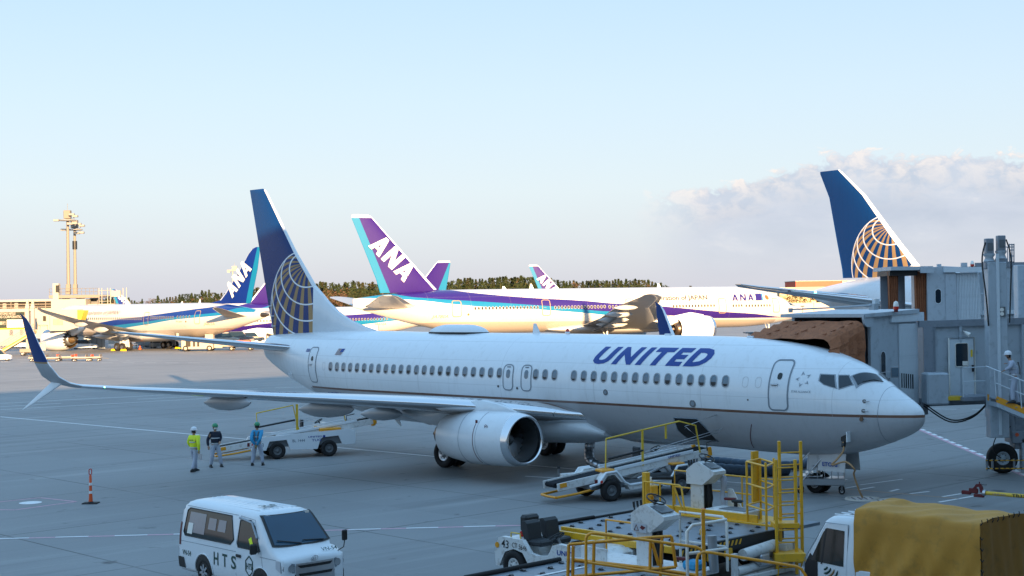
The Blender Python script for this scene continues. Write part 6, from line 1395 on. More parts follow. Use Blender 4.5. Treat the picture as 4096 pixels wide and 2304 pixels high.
# ---- truck with tarpaulin: local x aft, its left side (-y) faces the viewpoint
TR = thing('truck', 'small white truck with a yellow tarpaulin over its bed at the lower right', 'truck', (6.44, 30.62, 0), HP); TR.scale = (1, 1, 1.08)
tt = [(0, .80), (.03, 1.0), (.20, 1.28), (.42, 1.72), (.56, 1.96), (.68, 2.03), (.9, 2.06), (1.22, 2.06), (1.30, 2.02), (1.32, 1.9)]
b = MB(); rings = []
for x in [0, .03, .1, .2, .3, .42, .5, .56, .62, .68, .78, .9, 1.1, 1.22, 1.27, 1.30, 1.32]:
    zt = interp(tt, x); hw_ = .80 if x > .06 else .77; tp = .80-.10*max(0, (zt-1.2)/.86)
    rings.append([(x, y, z) for y, z in ((-hw_+.02, .42), (-hw_, .55), (-hw_, min(1.15, zt)), (-tp, max(1.0, zt-.12)), (-tp+.06, zt-.03), (-tp+.2, zt), (tp-.2, zt), (tp-.06, zt-.03), (tp, max(1.0, zt-.12)), (hw_, min(1.15, zt)), (hw_, .55), (hw_-.02, .42))])
b.loft(rings, 'white'); b.build('cab', TR)
def t_pt(x, z, off=0): y = .80 if z < 1.15 else .80-.10*(z-1.15)/.9; return Vector((x, -(y+off), z))
def t_panel(nm, poly, k, off=.008, par=None): v, f = wrap2d(poly, [list(range(len(poly)))], lambda a, z: t_pt(a, z, off), .15, .5); return MB().add(v, f, k).build(nm, par or TR)
dr = t_panel('door', [(.10, .50), (1.12, .48), (1.14, 1.90), (.62, 1.90), (.22, 1.30)], 'white', .006)
t_panel('door_trim', [(.12, .62), (.45, .62), (.45, 1.16), (.26, 1.32), (.14, 1.10)], 'black', .010, dr)
t_panel('window', [(.27, 1.18), (1.06, 1.14), (1.06, 1.80), (.64, 1.82), (.56, 1.74)], 'tint', .012, dr); t_panel('window_bar', [(.52, 1.14), (.56, 1.14), (.64, 1.82), (.60, 1.80)], 'black', .016, dr)
b = MB(); b.tube([t_pt(a, z, .014) for a, z in ((.10, .50), (.14, 1.2), (.60, 1.92), (1.14, 1.92), (1.12, .48), (.10, .50))], .008, 'outline', 4); b.build('seam', dr)
b = MB(); b.box(t_pt(.96, .68, .03), (.20, .03, .07), 'silver_paint', bev=.01); b.build('door_handle', dr)
T_ = lambda x, z: plane_T((x, -.818, z), (1, 0, 0), (0, 0, 1))
flat_sign('ATLAS', .10, 'reflect', T_(.54, .57), 'lettering', TR, bold=.003, width=.40); flat_sign('JASCO', .09, 'green_text', T_(.52, .70), 'lettering', TR, bold=.003, width=.32)
MB().box((.62, -.812, .60), (.9, .008, .13), 'black').build('name_band', TR)
b = MB()
for i, k_ in enumerate(('green_text', 'green_text', 'gold', 'green_text')):
    P = [( .54+(.30-.0*i)*cos(a)*(.28+.22*i)/.5*.55, .84+.30*(1-sin(a))*0+.30*(.25+.25*i)*0+.28*(1-(.28+.22*(3-i))/.94*cos(a))*0+.30*sin(a)*(.28+.22*i)/.94) for a in span(-.0, 1.2, 6)]
    P = [(.54+.06+.085*(i+1)*sin(a), 1.12-.075*(i+1)*cos(a)) for a in span(.0, 1.35, 7)]
    b.tube([Vector((x, -.816-.001*i, z)) for x, z in P], [.008]+[.020]*5+[.006], k_, 4)
b.build('emblem', TR)
for s in (-1, 1):
    P = [(.52+.36*cos(a), .42+.40*sin(a)) for a in span(0, pi, 13)]
    MB().add([(x, s*.806, z) for x, z in P], [list(range(13))], 'black').build('wheel_arch', TR)
    for x in (.52, 3.1): wheel('wheel', TR, (x, s*.70, .32), .32, .2, hub='gse_white')
flat_sign('5-B', .30, 'black', plane_T((1.16, -.38, 2.071), (0, 1, 0), (-1, 0, 0)), 'roof_number', TR, bold=.012)
b = MB()
for y in (-.5, -.25, 0, .25, .5): b.box((.95, y, 2.064), (.55, .03, .02), 'white', bev=.008)
b.build('roof_rib', TR)
b = MB(); b.box((2.75, 0, .62), (2.8, 1.5, .16), 'grey_dark'); b.box((2.75, -.84, .92), (2.75, .04, .40), 'white', bev=.01); b.box((2.75, .84, .92), (2.75, .04, .40), 'white', bev=.01); b.box((4.12, 0, .92), (.04, 1.7, .40), 'white', bev=.01); b.build('cargo_bed', TR)
# tarpaulin: a draped sheet with folds
random.seed(11)
def tarp_z(x, y):
    return 2.30-.05*((x-1.6)/2.5)-.05*(abs(y)/.87)**3+.018*sin(x*5.1+y*2)+.012*sin(x*9-y*7)+(.06*max(0, 1-abs(x-1.75)/.16)*max(0, 1-abs(y-.35)/.5))
vs = []; nx_, ny_ = 64, 60
for i in range(nx_+1):
    x = 1.36+2.72*i/nx_
    for j in range(ny_+1):
        t_ = -1+2*j/ny_                                            # -1 hem on the near side, +1 hem on the far side
        a = abs(t_); s = -1 if t_ < 0 else 1
        if a < .42: y = s*a/.42*.82; z = tarp_z(x, y)
        else:
            q = (a-.42)/.58; hem = .98-.06*sin(x*2.2)
            fold = .045*sin(3.2*(x-1.3)+5*q)*q+.040*sin(11*(x+.55*q*q)+1.7)*q*(1-.3*q)+.028*sin(19*x-8*q)*q*q
            sag = .09*math.exp(-((x-3.2-.9*(q-.5))/.16)**2)*q-.04*math.exp(-((x-2.3+.6*q)/.25)**2)*q
            y = s*(.82+.05*min(1, q*5)+.03*q+fold+sag); z = tarp_z(x, s*.82)*(1-q)+hem*q+.02*sin(7*x)*q
        vs.append((x, y, z))
b = MB().add(vs, [(i*(ny_+1)+j, (i+1)*(ny_+1)+j, (i+1)*(ny_+1)+j+1, i*(ny_+1)+j+1) for i in range(nx_) for j in range(ny_)], 'tarp', True)
tp = b.build('tarpaulin', TR)
vs = []
for i in range(25):
    for j in range(19):
        y = -.85+1.7*i/24; q = j/18; vs.append((4.10+.018*sin(9*y+2*q)+.012*sin(17*y-5*q), y, 2.27-.04*(abs(y)/.85)**3-1.28*q+.02*sin(5*y)*q))
MB().add(vs, [(i*19+j, (i+1)*19+j, (i+1)*19+j+1, i*19+j+1) for i in range(24) for j in range(18)], 'tarp_dk', True).build('rear_flap', tp)
b = MB()
for i in range(9): b.tube([(4.09, -.85+.21*i, 2.20), (4.125, -.85+.21*i, 2.24), (4.10, -.83+.21*i, 2.29)], .010, 'black', 4)
for j in range(6): b.tube([(4.08, -.87, 2.0-.19*j), (4.12, -.86, 1.95-.19*j), (4.12, -.82, 1.98-.19*j)], .010, 'black', 4)
for i in range(5): b.tube([(1.7+.5*i, -.90, 1.0), (1.78+.5*i, -.875, .86), (1.86+.5*i, -.90, 1.0)], .007, 'black', 4)
b.build('tie_rope', tp)
# helmet of someone standing behind the truck
c_ = W(3706, 2040, 33.5)
person('person behind the yellow tarpaulin truck of whom only a white helmet shows', (c_.x, 33.5, 0), R(170), (0, .1, 0), (0, -.1, 0), (.1, .3, .9), (.1, -.3, .9), 'pale_cloth', 'pale_cloth', 'helmet_white')

# ---- cargo loader with roller deck: local x towards the terminal, y along it
def roller_deck(t, x0, x1, y0, y1, z, nx, ny, skirt=True):
    b = MB(); b.box(((x0+x1)/2, (y0+y1)/2, z-.06), (x1-x0, y1-y0, .12), 'deck', bev=.01); d = b.build('deck', t)
    me = None
    for i in range(nx):
        for j in range(ny):
            x = x0+(x1-x0)*(i+.5+(.25 if j % 2 else -.25)*0)/nx+(.12 if j % 2 else -.12); y = y0+(y1-y0)*(j+.5)/ny
            if me is None:
                r = MB(); r.add([(-.15, 0, .004), (0, -.055, .004), (.15, 0, .004), (0, .055, .004)], [(0, 1, 2, 3)], 'black'); r.cyl((-.0, -.05, .012), (-.0, .05, .012), .035, 'roller', 8); r.add([(-.06, -.04, .03), (.06, -.04, .03), (.06, .04, .03), (-.06, .04, .03)], [(0, 1, 2, 3)], 'steel'); me = r.mesh('castor_roller')
            put('castor_roller', me, d, (x, y, z), 0)
    return d
LD = thing('cargo_loader', 'grey roller deck cargo loader with yellow side beams and a white steering console', 'cargo loader', (3.5, 36.0, 0), HP, 'cargo loaders in the right foreground')
dk = roller_deck(LD, -2.25, 2.25, -2., 2., 1.0, 7, 7)
b = MB(); b.box((0, -2.06, .98), (4.5, .10, .16), 'lime_yellow', bev=.01); b.box((0, 2.07, .99), (4.55, .12, .10), 'lime_yellow', bev=.01); b.box((-.4, -1.78, 1.06), (2.3, .09, .10), 'lime_yellow', bev=.01); b.box((-2.0, -2.1, .86), (.35, .06, .26), 'lime_yellow'); b.box((.3, -2.12, .96), (.16, .12, .36), 'lime_yellow', bev=.01); b.build('side_beam', LD)
b = MB(); b.box((2.30, 0, .86), (.08, 4.1, .28), 'black'); b.box((-2.3, 0, .92), (.10, 4.0, .16), 'black'); b.cyl((-2.32, -2., 1.0), (-2.32, 2., 1.0), .05, 'rubber', 8); b.cyl((-2.3, -1.5, 1.04), (-2.3, .2, 1.04), .045, 'rubber', 8); b.build('end_beam', LD)
for i in range(11): y = -1.95+.155*i+(1.0 if i > 4 else 0)*.62; b = MB(); b.add([(2.345, y, .84), (2.345, y+.07, .84), (2.345, y+.13, .96), (2.345, y+.06, .96)], [(0, 1, 2, 3)], 'lime_yellow'); b.build('hazard_stripe', LD)
b = MB()
for y in (-.9, -.25): b.prism([(y-.12, .62), (y+.02, .52), (y+.16, .64), (y+.14, .80), (y-.10, .80)], .05, 'lime_yellow', ax='x', o=2.38)
b.box((1.6, -.2, 1.1), (.12, .12, .16), 'lime_yellow', bev=.02); b.build('stop_bracket', LD)
b = MB(); b.cyl((2.55, .1, .62), (2.55, 1.35, .70), .14, 'gse_white', 14); b.cyl((2.5, -.1, .25), (2.5, 1.5, .30), .11, 'gse_white', 14); b.cyl((2.5, -.1, .05), (2.5, 1.4, .10), .10, 'gse_white', 14); b.box((2.55, .8, .42), (.3, .34, .30), 'silver_paint', bev=.04); b.cyl((2.40, .62, .40), (2.75, .62, .40), .07, 'steel', 12); b.build('hydraulic_cylinder', LD)
b = MB(); b.box((2.7, -.42, .38), (.10, .16, .72), 'gse_white', bev=.01); b.box((2.7, 1.9, .36), (.10, .16, .70), 'gse_white', bev=.01); b.box((2.7, .75, .10), (.10, 2.3, .12), 'gse_white', bev=.01); b.box((2.6, 1.75, .62), (.3, .4, .20), 'gse_white', bev=.01); b.build('support_frame', LD)
b = MB(); b.box((.1, 0, .50), (3.6, 2.6, .30), 'black'); b.prism([(-1.8, .3), (-1.5, .3), (1.5, .85), (1.2, .85)], .12, 'grey_dark', o=1.5); b.prism([(1.8, .3), (1.5, .3), (-1.5, .85), (-1.2, .85)], .12, 'grey_dark', o=-1.5); b.build('scissor_lift', LD)
for x in (-1.5, 1.5):
    for y in (-1.7, 1.7): wheel('wheel', LD, (x, y, .30), .30, .22, hub='gse_white', n=20)
# far side walkway with the second console
b = MB(); b.box((-.35, 2.75, .96), (3.6, 1.3, .10), 'lime_yellow', bev=.01); b.box((-.35, 2.14, 1.10), (3.7, .06, .24), 'lime_yellow', bev=.01); b.box((1.9, 2.9, .96), (1.1, 1.1, .08), 'deck'); b.build('walkway', LD)
b = MB(); b.box((.42, 2.55, 1.12), (1.25, .75, .24), 'gse_white', bev=.02); b.box((-.25, 2.17, 1.12), (.09, .07, .23), 'red'); b.box((.55, 2.55, 1.25), (.8, .5, .01), 'grey_dark'); b.build('step_box', LD)
def console(nm, t, x, y, z0, h, k='gse_white', yaw=0.):
    """steering console: pillar with an overhanging sloped head, levers, gauges, steering wheel"""
    A = Matrix.Translation((x, y, z0)) @ Matrix.Rotation(yaw, 4, 'Z')
    b = MB(); b.box((0, 0, h*.30), (.44, .40, h*.62), k, T=A, bev=.02)
    b.prism([(-.30, h*.58), (.24, h*.58), (.62, h*.80), (.62, h*.86), (.10, h*1.04), (-.04, h*1.0), (-.30, h*.86)], .52, k, T=A)
    c = b.build(nm, t)
    b = MB(); b.box((.21, 0, h*.30), (.03, .34, h*.56), 'black', T=A); b.build('open_back', c)
    b = MB(); b.tube([A @ Vector(p) for p in ((.26, -.05, h*.56), (.30, -.08, h*.35), (.24, -.05, h*.05))], .028, 'black', 6); b.tube([A @ Vector(p) for p in ((.26, .07, h*.56), (.33, .04, h*.3), (.24, .06, h*.05))], .028, 'black', 6); b.build('hose', c)
    b = MB(); b.box((.36, 0, h*.962), (.34, .42, .012), 'grey_dark', T=A @ Matrix.Translation((.0, 0, .0)) @ Matrix.Translation((.36, 0, h*.95)) @ Matrix.Rotation(.32, 4, 'Y') @ Matrix.Translation((-.36, 0, -h*.95))); b.build('gauge_panel', c)
    for i in range(3): b = MB(); p = A @ Vector((-.24-.02*i, -.18+.14*i, h*.88)); b.cyl(p, p+Vector((-.03, 0, .14)), .018, 'black', 7); b.cyl(p+Vector((-.025, 0, .10)), p+Vector((-.04, 0, .22)), .026, 'black', 8); b.build('lever', c)
    p = A @ Vector((.20, .0, h*1.0+.14)); stwheel('steering_wheel', c, p, .21, tilt=.45)
    return c
c1 = console('steering_console', LD, -.85, 2.85, 1.0, 1.32)
b = MB(); b.prism([(-.35, 1.0), (.20, 1.0), (-.20, 1.62), (-.35, 1.62)], .04, 'gse_white', o=3.35); b.build('side_plate', LD)
b = MB(); b.box((.02, 2.95, 1.42), (.32, .12, .07), 'dark_red', bev=.02, T=None, rz=.3); b.box((.25, 2.95, 1.38), (.30, .14, .08), 'black', bev=.03, rz=.3); b.cyl((.2, 2.95, 1.22), (.2, 2.95, 1.38), .05, 'black', 10); b.build('seat', LD)
b = MB(); V_ = Vector; b.loft([[(-.42+.05*sin(q*9), 3.15+.07*cos(a), 1.95-.55*q+.0*a) for a in span(0, 2*pi, 9)[:-1]] if 0 else [(-.35+(.10-.05*q)*cos(a)+.03*sin(7*q), 3.14+(.06+.03*sin(9*q))*sin(a), 1.98-.75*q) for a in span(0, 2*pi, 9)[:-1]] for q in span(0, 1, 8)], 'pale_cloth'); b.build('hanging_cloth', LD)
def rail(nm, t, pts, r, k, posts=()):
    b = MB(); b.tube([Vector(p) for p in pts], r, k, 7)
    for a, c in posts: b.cyl(a, c, r, k, 7)
    return b.build(nm, t)
rail('guard_rail', LD, [(-2.2, 2.1, 1.0), (-2.2, 2.1, 1.78), (-1.0, 2.1, 1.78), (-.92, 2.1, 1.74), (-.80, 2.1, 1.0)], .026, 'lime_yellow', [((-1.65, 2.1, 1.0), (-1.65, 2.1, 1.78)), ((-1.2, 2.1, 1.0), (-1.2, 2.1, 1.78)), ((-1.17, 2.1, 1.74), (-.86, 2.1, 1.08)), ((-2.2, 2.1, 1.04), (-.8, 2.1, 1.04))])
b = MB(); b.box((-2.35, 2.35, 1.5), (.16, .16, 1.0), 'lime_yellow', bev=.01); b.build('rail_post', LD)
rail('guard_rail', LD, [(-2.3, 3.5, 1.0), (-2.3, 3.5, 1.95), (-.2, 3.5, 1.95), (1.2, 3.5, 1.95), (1.25, 3.5, 1.0)], .022, 'lime_yellow', [((-1.2, 3.5, 1.0), (-1.2, 3.5, 1.95)), ((0, 3.5, 1.), (0, 3.5, 1.95)), ((-2.3, 3.5, 1.5), (1.2, 3.5, 1.5))])
b = MB(); b.cyl((-2.5, 2.75, 1.05), (-2.5, 2.75, 1.55), .06, 'lime_yellow', 8); b.box((-2.5, 2.75, 1.45), (.26, .26, .3), 'lime_yellow', bev=.02); b.cyl((-2.5, 2.75, 1.6), (-2.5, 2.75, 1.82), .05, 'sign_white', 8); b.cyl((-2.5, 2.75, 1.78), (-1.9, 2.95, 1.82), .045, 'rubber', 8); b.build('grease_post', LD)
# cage and double ladder
LDR = thing('access_ladder', 'tall yellow double ladder with a square cage beside the cargo loader', 'ladder', (0, 0, 0))
def ladder(nm, t, u0, u1, vt_, Y, rb=None, z0=0., nr=.30, r=.045):
    p0, p1 = W(u0, vt_, Y), W(u1, vt_, Y+.12); b = MB()
    for p in (p0, p1): b.box((p.x, p.y, (p.z+z0)/2), (.075, .075, p.z-z0), 'lime_yellow', bev=.012)
    o = b.build(nm, t); me = None; z = z0+.18
    while z < p0.z-.04:
        b = MB(); b.cyl((p0.x, p0.y, z), (p1.x, p1.y, z), .018, 'lime_yellow', 7); b.build('rung', o); z += nr
    return o
ladder('ladder_section', LDR, 3116, 3202, 1764, 35.5); ladder('ladder_section', LDR, 3102, 3180, 1838, 34.9)
b = MB(); p = W(3150, 2250, 35.1); b.box((p.x, p.y, .45), (.75, .75, .20), 'lime_yellow', bev=.01); b.build('ladder_plate', LDR); b = MB(); p2_ = W(3140, 2108, 35.2); b.box((p2_.x, p2_.y, 1.18), (.62, .5, .12), 'lime_yellow', bev=.01); b.build('ladder_plate', LDR)
b = MB(); q = [W(2986, 1846, 36.6), W(3040, 1838, 37.2), W(3095, 1832, 36.2), W(3062, 1850, 35.5)]
for p in q: b.box((p.x, p.y, (p.z+.95)/2), (.055, .055, p.z-.95), 'lime_yellow', bev=.01)
for zz3 in (0, .48, .95): 
    P = [Vector((p.x, p.y, q[0].z-zz3*1.15)) for p in q]; 
    for i in range(4):
        if zz3 != .48 or i != 0: b.cyl(P[i], P[(i+1) % 4], .025, 'lime_yellow', 6)
p = W(3020, 1900, 37.2); b.box((p.x, p.y, 2.1), (.22, .06, 1.3), 'lime_yellow', rz=.6); b.build('cage', LDR)
# ---- the nearest loader: deck at the very bottom, white console, amber rails
LN_ = thing('cargo_loader', 'nearest cargo loader at the bottom edge, with a white console and amber rails', 'cargo loader', (3.5, 36.0, 0), HP, 'cargo loaders in the right foreground')
roller_deck(LN_, 1.35, 6.0, -7.6, -4.7, 1.0, 8, 5)
b = MB(); b.cyl((1.30, -7.6, 1.03), (1.30, -4.8, 1.03), .06, 'rubber', 8); b.box((2.2, -6.2, 1.008), (.09, 2.6, .012), 'marking', rz=.0); b.box((3.6, -6.2, .5), (4.4, 2.6, .7), 'black'); b.build('chassis', LN_)
b = MB(); b.box((2.9, -3.95, .98), (3.2, 1.25, .10), 'gse_white', bev=.01); b.box((2.9, -4.60, .93), (3.2, .06, .28), 'gse_white', bev=.01); b.box((1.9, -4.35, 1.16), (.75, .04, .30), 'gse_white', bev=.01); b.box((1.35, -3.9, 1.16), (.04, 1.0, .30), 'gse_white', bev=.01); b.build('platform', LN_)
c2 = console('steering_console', LN_, 3.15, -3.95, 1.02, 1.28)
b = MB(); p = (2.93, -4.165, 1.70); b.add([(2.93, -4.225, 1.74), (3.30, -4.225, 1.74), (3.30, -4.225, 1.93), (2.93, -4.225, 1.93)], [(0, 1, 2, 3)], 'reflect'); 
b.tube([(3.02-.06, -4.23, 1.78), (3.02, -4.23, 1.90), (3.02+.06, -4.23, 1.78), (3.02-.06, -4.23, 1.78)], .007, 'dark_red', 4); b.add([(3.12, -4.229, 1.84), (3.2, -4.229, 1.80), (3.28, -4.229, 1.86), (3.17, -4.229, 1.90)], [(0, 1, 2, 3)], 'dark_red'); b.build('warning_label', c2)
b = MB(); b.box((3.9, -3.8, 1.22), (.34, .14, .07), 'dark_red', bev=.02, rz=.3); b.box((4.2, -3.75, 1.12), (.40, .4, .18), 'sky_cloth', bev=.05); b.cyl((4.6, -3.6, 1.0), (4.55, -3.6, 1.75), .10, 'frame', 12); b.build('seat', LN_)
rail('guard_rail', LN_, [(3.5, -3.35, 1.0), (3.5, -3.35, 2.12), (4.65, -3.35, 2.12), (4.75, -3.35, 2.0), (4.75, -3.35, 1.0)], .030, 'sign_white', [((3.5, -3.35, 1.5), (4.75, -3.35, 1.5)), ((4.1, -3.35, 1.0), (4.1, -3.35, 2.12))])
rail('guard_rail', LN_, [(4.62, -4.5, .9), (4.62, -4.5, 1.95), (4.70, -4.42, 2.08), (4.85, -3.9, 2.10), (4.85, -3.5, 2.10)], .034, 'sign_white', [((4.62, -4.5, 1.5), (4.85, -3.5, 1.5))])
rail('guard_rail', LN_, [(1.4, -3.4, 1.0), (1.4, -3.4, 1.75), (2.4, -3.4, 1.75)], .026, 'amber', [((2.4, -3.4, 1.0), (2.4, -3.4, 1.75))])
AR_ = thing('guard_rail', 'amber tubular guard rails crossing the bottom right foreground', 'guard rail', (0, 0, 0))
def wt(P, Y, r, k='amber', nm='rail'): b = MB(); b.tube([W(u, v, Y) for u, v in P], r, k, 9); return b.build(nm, AR_)
wt([(2344, 2420), (2344, 2155), (2348, 2143), (2362, 2134), (2380, 2133), (2602, 2163), (2784, 2188), (2800, 2196), (2812, 2210)], 28.5, .030); wt([(2350, 2250), (2560, 2280), (2800, 2318)], 28.5, .026)
wt([(2788, 2420), (2788, 2240), (2794, 2218), (2814, 2209), (2840, 2210), (3185, 2266), (3205, 2276), (3224, 2304), (3230, 2400)], 28.0, .030)
b = MB(); p = W(2812, 2035, 29.3); b.box((p.x, p.y, p.z/2), (.072, .072, p.z), 'amber', bev=.01); b.build('post', AR_)
def fr_(P, Y, w=.055): 
    b = MB()
    for a, c in P:
        p, q = W(*a, Y), W(*c, Y); b.cyl(p, q, w*.62, 'amber', 4)
    return b.build('frame', AR_)
fr_([((2275, 2178), (2602, 2150)), ((2602, 2150), (2686, 2145)), ((2686, 2145), (2704, 2268)), ((2704, 2268), (2516, 2287)), ((2516, 2287), (2290, 2306)), ((2275, 2178), (2268, 2420)), ((2293, 2184), (2289, 2420)), ((2376, 2170), (2371, 2420)), ((2602, 2150), (2600, 2276)), ((2648, 2148), (2636, 2420)), ((2609, 2172), (2636, 2262))], 29.4)
fr_([((2297, 2241), (2602, 2275)), ((2602, 2275), (2790, 2303))], 29.6, .07)
# ---- baggage tug
TG = thing('baggage_tug', 'low white baggage tug with black seats numbered 43, left of the cargo loader', 'tug', (0.46, 35.25, 0), HP)
P = [(-.62, .30), (-.66, .62), (-.52, .98), (-.40, 1.02), (.30, 1.00), (.55, .72), (.80, .68), (1.15, .72), (1.30, .98), (1.50, 1.04), (2.35, .98), (2.62, .84), (2.66, .34), (.60, .28), (.45, .50), (.30, .70), (0, .76), (-.30, .66), (-.45, .40), (-.50, .30)]
b = MB()
for s in (-1, 1): b.prism(P, .12, 'gse_white', o=s*.66)
b.prism([(-.60, .32), (-.64, .62), (-.50, .96), (-.40, .99), (.15, .98), (.30, .60), (1.2, .55), (1.35, .96), (2.33, .94), (2.58, .82), (2.60, .36)], 1.22, 'gse_white'); b.build('body', TG)
for s in (-1, 1):
    wheel('wheel', TG, (0, s*.66, .36), .36, .22, hub='gse_white'); wheel('wheel', TG, (1.95, s*.60, .30), .30, .2, hub='gse_white')
for y in (-.30, .32):
    b = MB(); b.box((.50, y, .92), (.46, .46, .14), 'seat', bev=.04); b.prism([(.18, .95), (.34, .95), (.26, 1.36), (.18, 1.42), (.06, 1.40), (.08, 1.2)], .44, 'seat', o=y); b.build('seat', TG)
rail('grab_handle', TG, [(-.20, -.60, 1.0), (-.20, -.60, 1.12), (.10, -.60, 1.12), (.14, -.60, .98)], .018, 'yellow'); 
b = MB(); b.cyl((-.12, -.3, 1.0), (-.12, -.3, 1.12), .06, 'red_lamp', 12); b.build('beacon', TG)
b = MB(); b.cyl((-.56, -.727, .80), (-.56, -.735, .80), .07, 'amber', 14); b.build('side_lamp', TG)
flat_sign('43', .27, 'black', plane_T((-.42, -.726, .76), (1, 0, -.06), (0, 0, 1)), 'number', TG, bold=.002, width=.25); flat_sign('CT 5646', .17, 'black', plane_T((-.05, -.726, .80), (1, 0, -.10), (0, 0, 1)), 'lettering', TG, bold=.0, width=.50)
flat_sign('UNITED', .16, 'ua_text', plane_T((1.45, -.726, .78), (1, 0, 0), (0, 0, 1)), 'lettering', TG, bold=.004, width=.70)
stwheel('steering_wheel', TG, (1.05, -.3, 1.12), .18, tilt=-.6)
b = MB(); b.prism([(-2.25, 1.04), (-1.95, 1.04), (-1.85, .62), (-2.1, .50), (-2.35, .62)], .5, 'black', o=-2.2); b.box((-2.15, -2.3, 1.2), (.26, .5, .42), 'black', bev=.06); b.build('front_buffer', LD)
# ================= boarding bridges
def quadbox(b, P, T_, k):
    """P: four base corners (x, y), T_: (z0, z1)"""
    vs = [(x, y, T_[0]) for x, y in P]+[(x, y, T_[1]) for x, y in P]; return b.add(vs, [(3, 2, 1, 0), (4, 5, 6, 7), (0, 1, 5, 4), (1, 2, 6, 5), (2, 3, 7, 6), (3, 0, 4, 7)], k)
def bridge_cab(t, C0, ax, bx, wid, dep, z0, z1, bel, tilt=0., mouth=.25):
    """C0 near corner of the opening; ax runs along the opening away from the viewer, bx runs from the opening into the cab"""
    C0, ax, bx = Vector(C0), Vector(ax), Vector(bx); P = lambda a, c, z: Vector((C0.x+ax.x*a+bx.x*c, C0.y+ax.y*a+bx.y*c, z))
    cab = None
    def B(poly, k, nm, par, h=None):
        b = MB(); b.loft(poly, k, smooth=False); return b.build(nm, par)
    # shell: floor, roof, near wall, far wall
    cab = B([[P(-.05, 0, z0), P(wid+.05, 0, z0), P(wid+.05, 0, z0+.25), P(-.05, 0, z0+.25)], [P(-.05, dep, z0), P(wid+.05, dep, z0), P(wid+.05, dep, z0+.25), P(-.05, dep, z0+.25)]], 'bridge_dk', 'cab_floor', t)
    rf = B([[P(-.15, -.55, z1-.14), P(wid+.15, -.55, z1-.14), P(wid+.15, -.55, z1-.02), P(-.15, -.55, z1-.02)], [P(-.15, dep, z1-.05), P(wid+.15, dep, z1-.05), P(wid+.15, dep, z1+.10), P(-.15, dep, z1+.10)]], 'bridge', 'cab_roof', t)
    nw = B([[P(0, -.05, z0), P(.12, -.05, z0), P(.12, -.05, z1-.13), P(0, -.05, z1-.13)], [P(0, dep, z0), P(.12, dep, z0), P(.12, dep, z1-.05), P(0, dep, z1-.05)]], 'bridge', 'cab_wall', t)
    fw = B([[P(wid-.12, -.05, z0), P(wid, -.05, z0), P(wid, -.05, z1-.13), P(wid-.12, -.05, z1-.13)], [P(wid-.12, dep, z0), P(wid, dep, z0), P(wid, dep, z1-.05), P(wid-.12, dep, z1-.05)]], 'bridge', 'cab_wall', t)
    bw = B([[P(.12, dep-.1, z0+.25), P(wid-.12, dep-.1, z0+.25), P(wid-.12, dep-.1, z1-.1), P(.12, dep-.1, z1-.1)], [P(.12, dep, z0+.25), P(wid-.12, dep, z0+.25), P(wid-.12, dep, z1-.1), P(.12, dep, z1-.1)]], 'bridge_dk', 'back_wall', t)
    # rounded cheek at the roof corner
    ch = MB(); Q = [(0, 0), (-.62, 0), (-.62, -.18), (-.55, -.38), (-.40, -.46), (0, -.46)]
    ch.loft([[P(-.10, c, z1-.02+z) for c, z in Q], [P(-.02, c, z1-.02+z) for c, z in Q]], 'bridge', smooth=False); ch.build('roof_cheek', t)
    # accordion hood: cross-section frames that step in and out
    if bel:
        L_, drop, zf = bel; n = 4; rings = []
        for i in range(n*2+1):
            q = i/(n*2); pz = .13 if i % 2 else -.13; c = -.35-L_*q
            top = z1-.30-drop*q+pz*.7; w0 = -.0-.20*q-pz; w1 = wid+.10+pz; bot = z0+.1+(zf-z0)*q
            Rr_ = []
            for j in range(9): Rr_.append(P(w0-(.03*sin(j*2.1+i) if j else 0), c-.25*q*(1-j/8), bot+(top-.28-bot)*j/8))
            Rr_ += [P(w0+.10, c, top-.10), P(w0+.28, c, top)]
            for j in range(1, 8): Rr_.append(P(w0+.28+(w1-w0-.5)*j/8, c, top+.02*sin(j*1.7+i*.8)))
            Rr_ += [P(w1-.25, c, top), P(w1-.08, c, top-.12), P(w1, c, bot)]
            rings.append(Rr_)
        b = MB(); b.loft(rings, 'bellows', closed=False, cap=False, smooth=False); hd_ = b.build('bellows', t)
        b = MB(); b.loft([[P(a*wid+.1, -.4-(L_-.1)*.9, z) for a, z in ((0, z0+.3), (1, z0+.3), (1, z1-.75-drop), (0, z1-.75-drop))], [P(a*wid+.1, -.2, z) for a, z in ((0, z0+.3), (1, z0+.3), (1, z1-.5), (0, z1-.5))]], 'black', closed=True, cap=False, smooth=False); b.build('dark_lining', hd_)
        b = MB(); 
        for a in (.1, .45, .8): b.tube([P(wid*a, -.4, z1-.26), P(wid*a-.05, -.4-L_*.5, z1-.26-drop*.5), P(wid*a-.1, -.35-L_, z1-.24-drop)], .022, 'bellows', 5)
        b.build('hood_strap', hd_)
    return P
B1 = thing('boarding_bridge', 'blue-grey boarding bridge with brown bellows docked at the nose of the foreground airliner', 'boarding bridge')
A_ = Vector((-.6958, .7182, 0)); S_ = Vector((.7182, .6958, 0))
C0 = W(3484, 1258, 50.9)
P1 = bridge_cab(B1, (C0.x, C0.y, 0), A_, S_, 3.3, 3.0, 2.75, C0.z+.05, (2.3, .45, 4.6))
ZT = C0.z+.05
b = MB(); b.tube([P1(3.0, -.55, ZT+.15), P1(1.5, -.3, ZT+.20), P1(-.05, -.1, ZT+.28)], .035, 'bridge', 6); b.box(P1(3.0, -.55, ZT+.12), (.14, .14, .16), 'bridge'); b.box(P1(-.05, .1, ZT+.22), (.30, .20, .22), 'bridge', rz=.8); b.box(P1(-.05, .25, ZT+.40), (.30, .12, .18), 'bridge_lt', rz=.8); b.build('canopy_arm', B1)
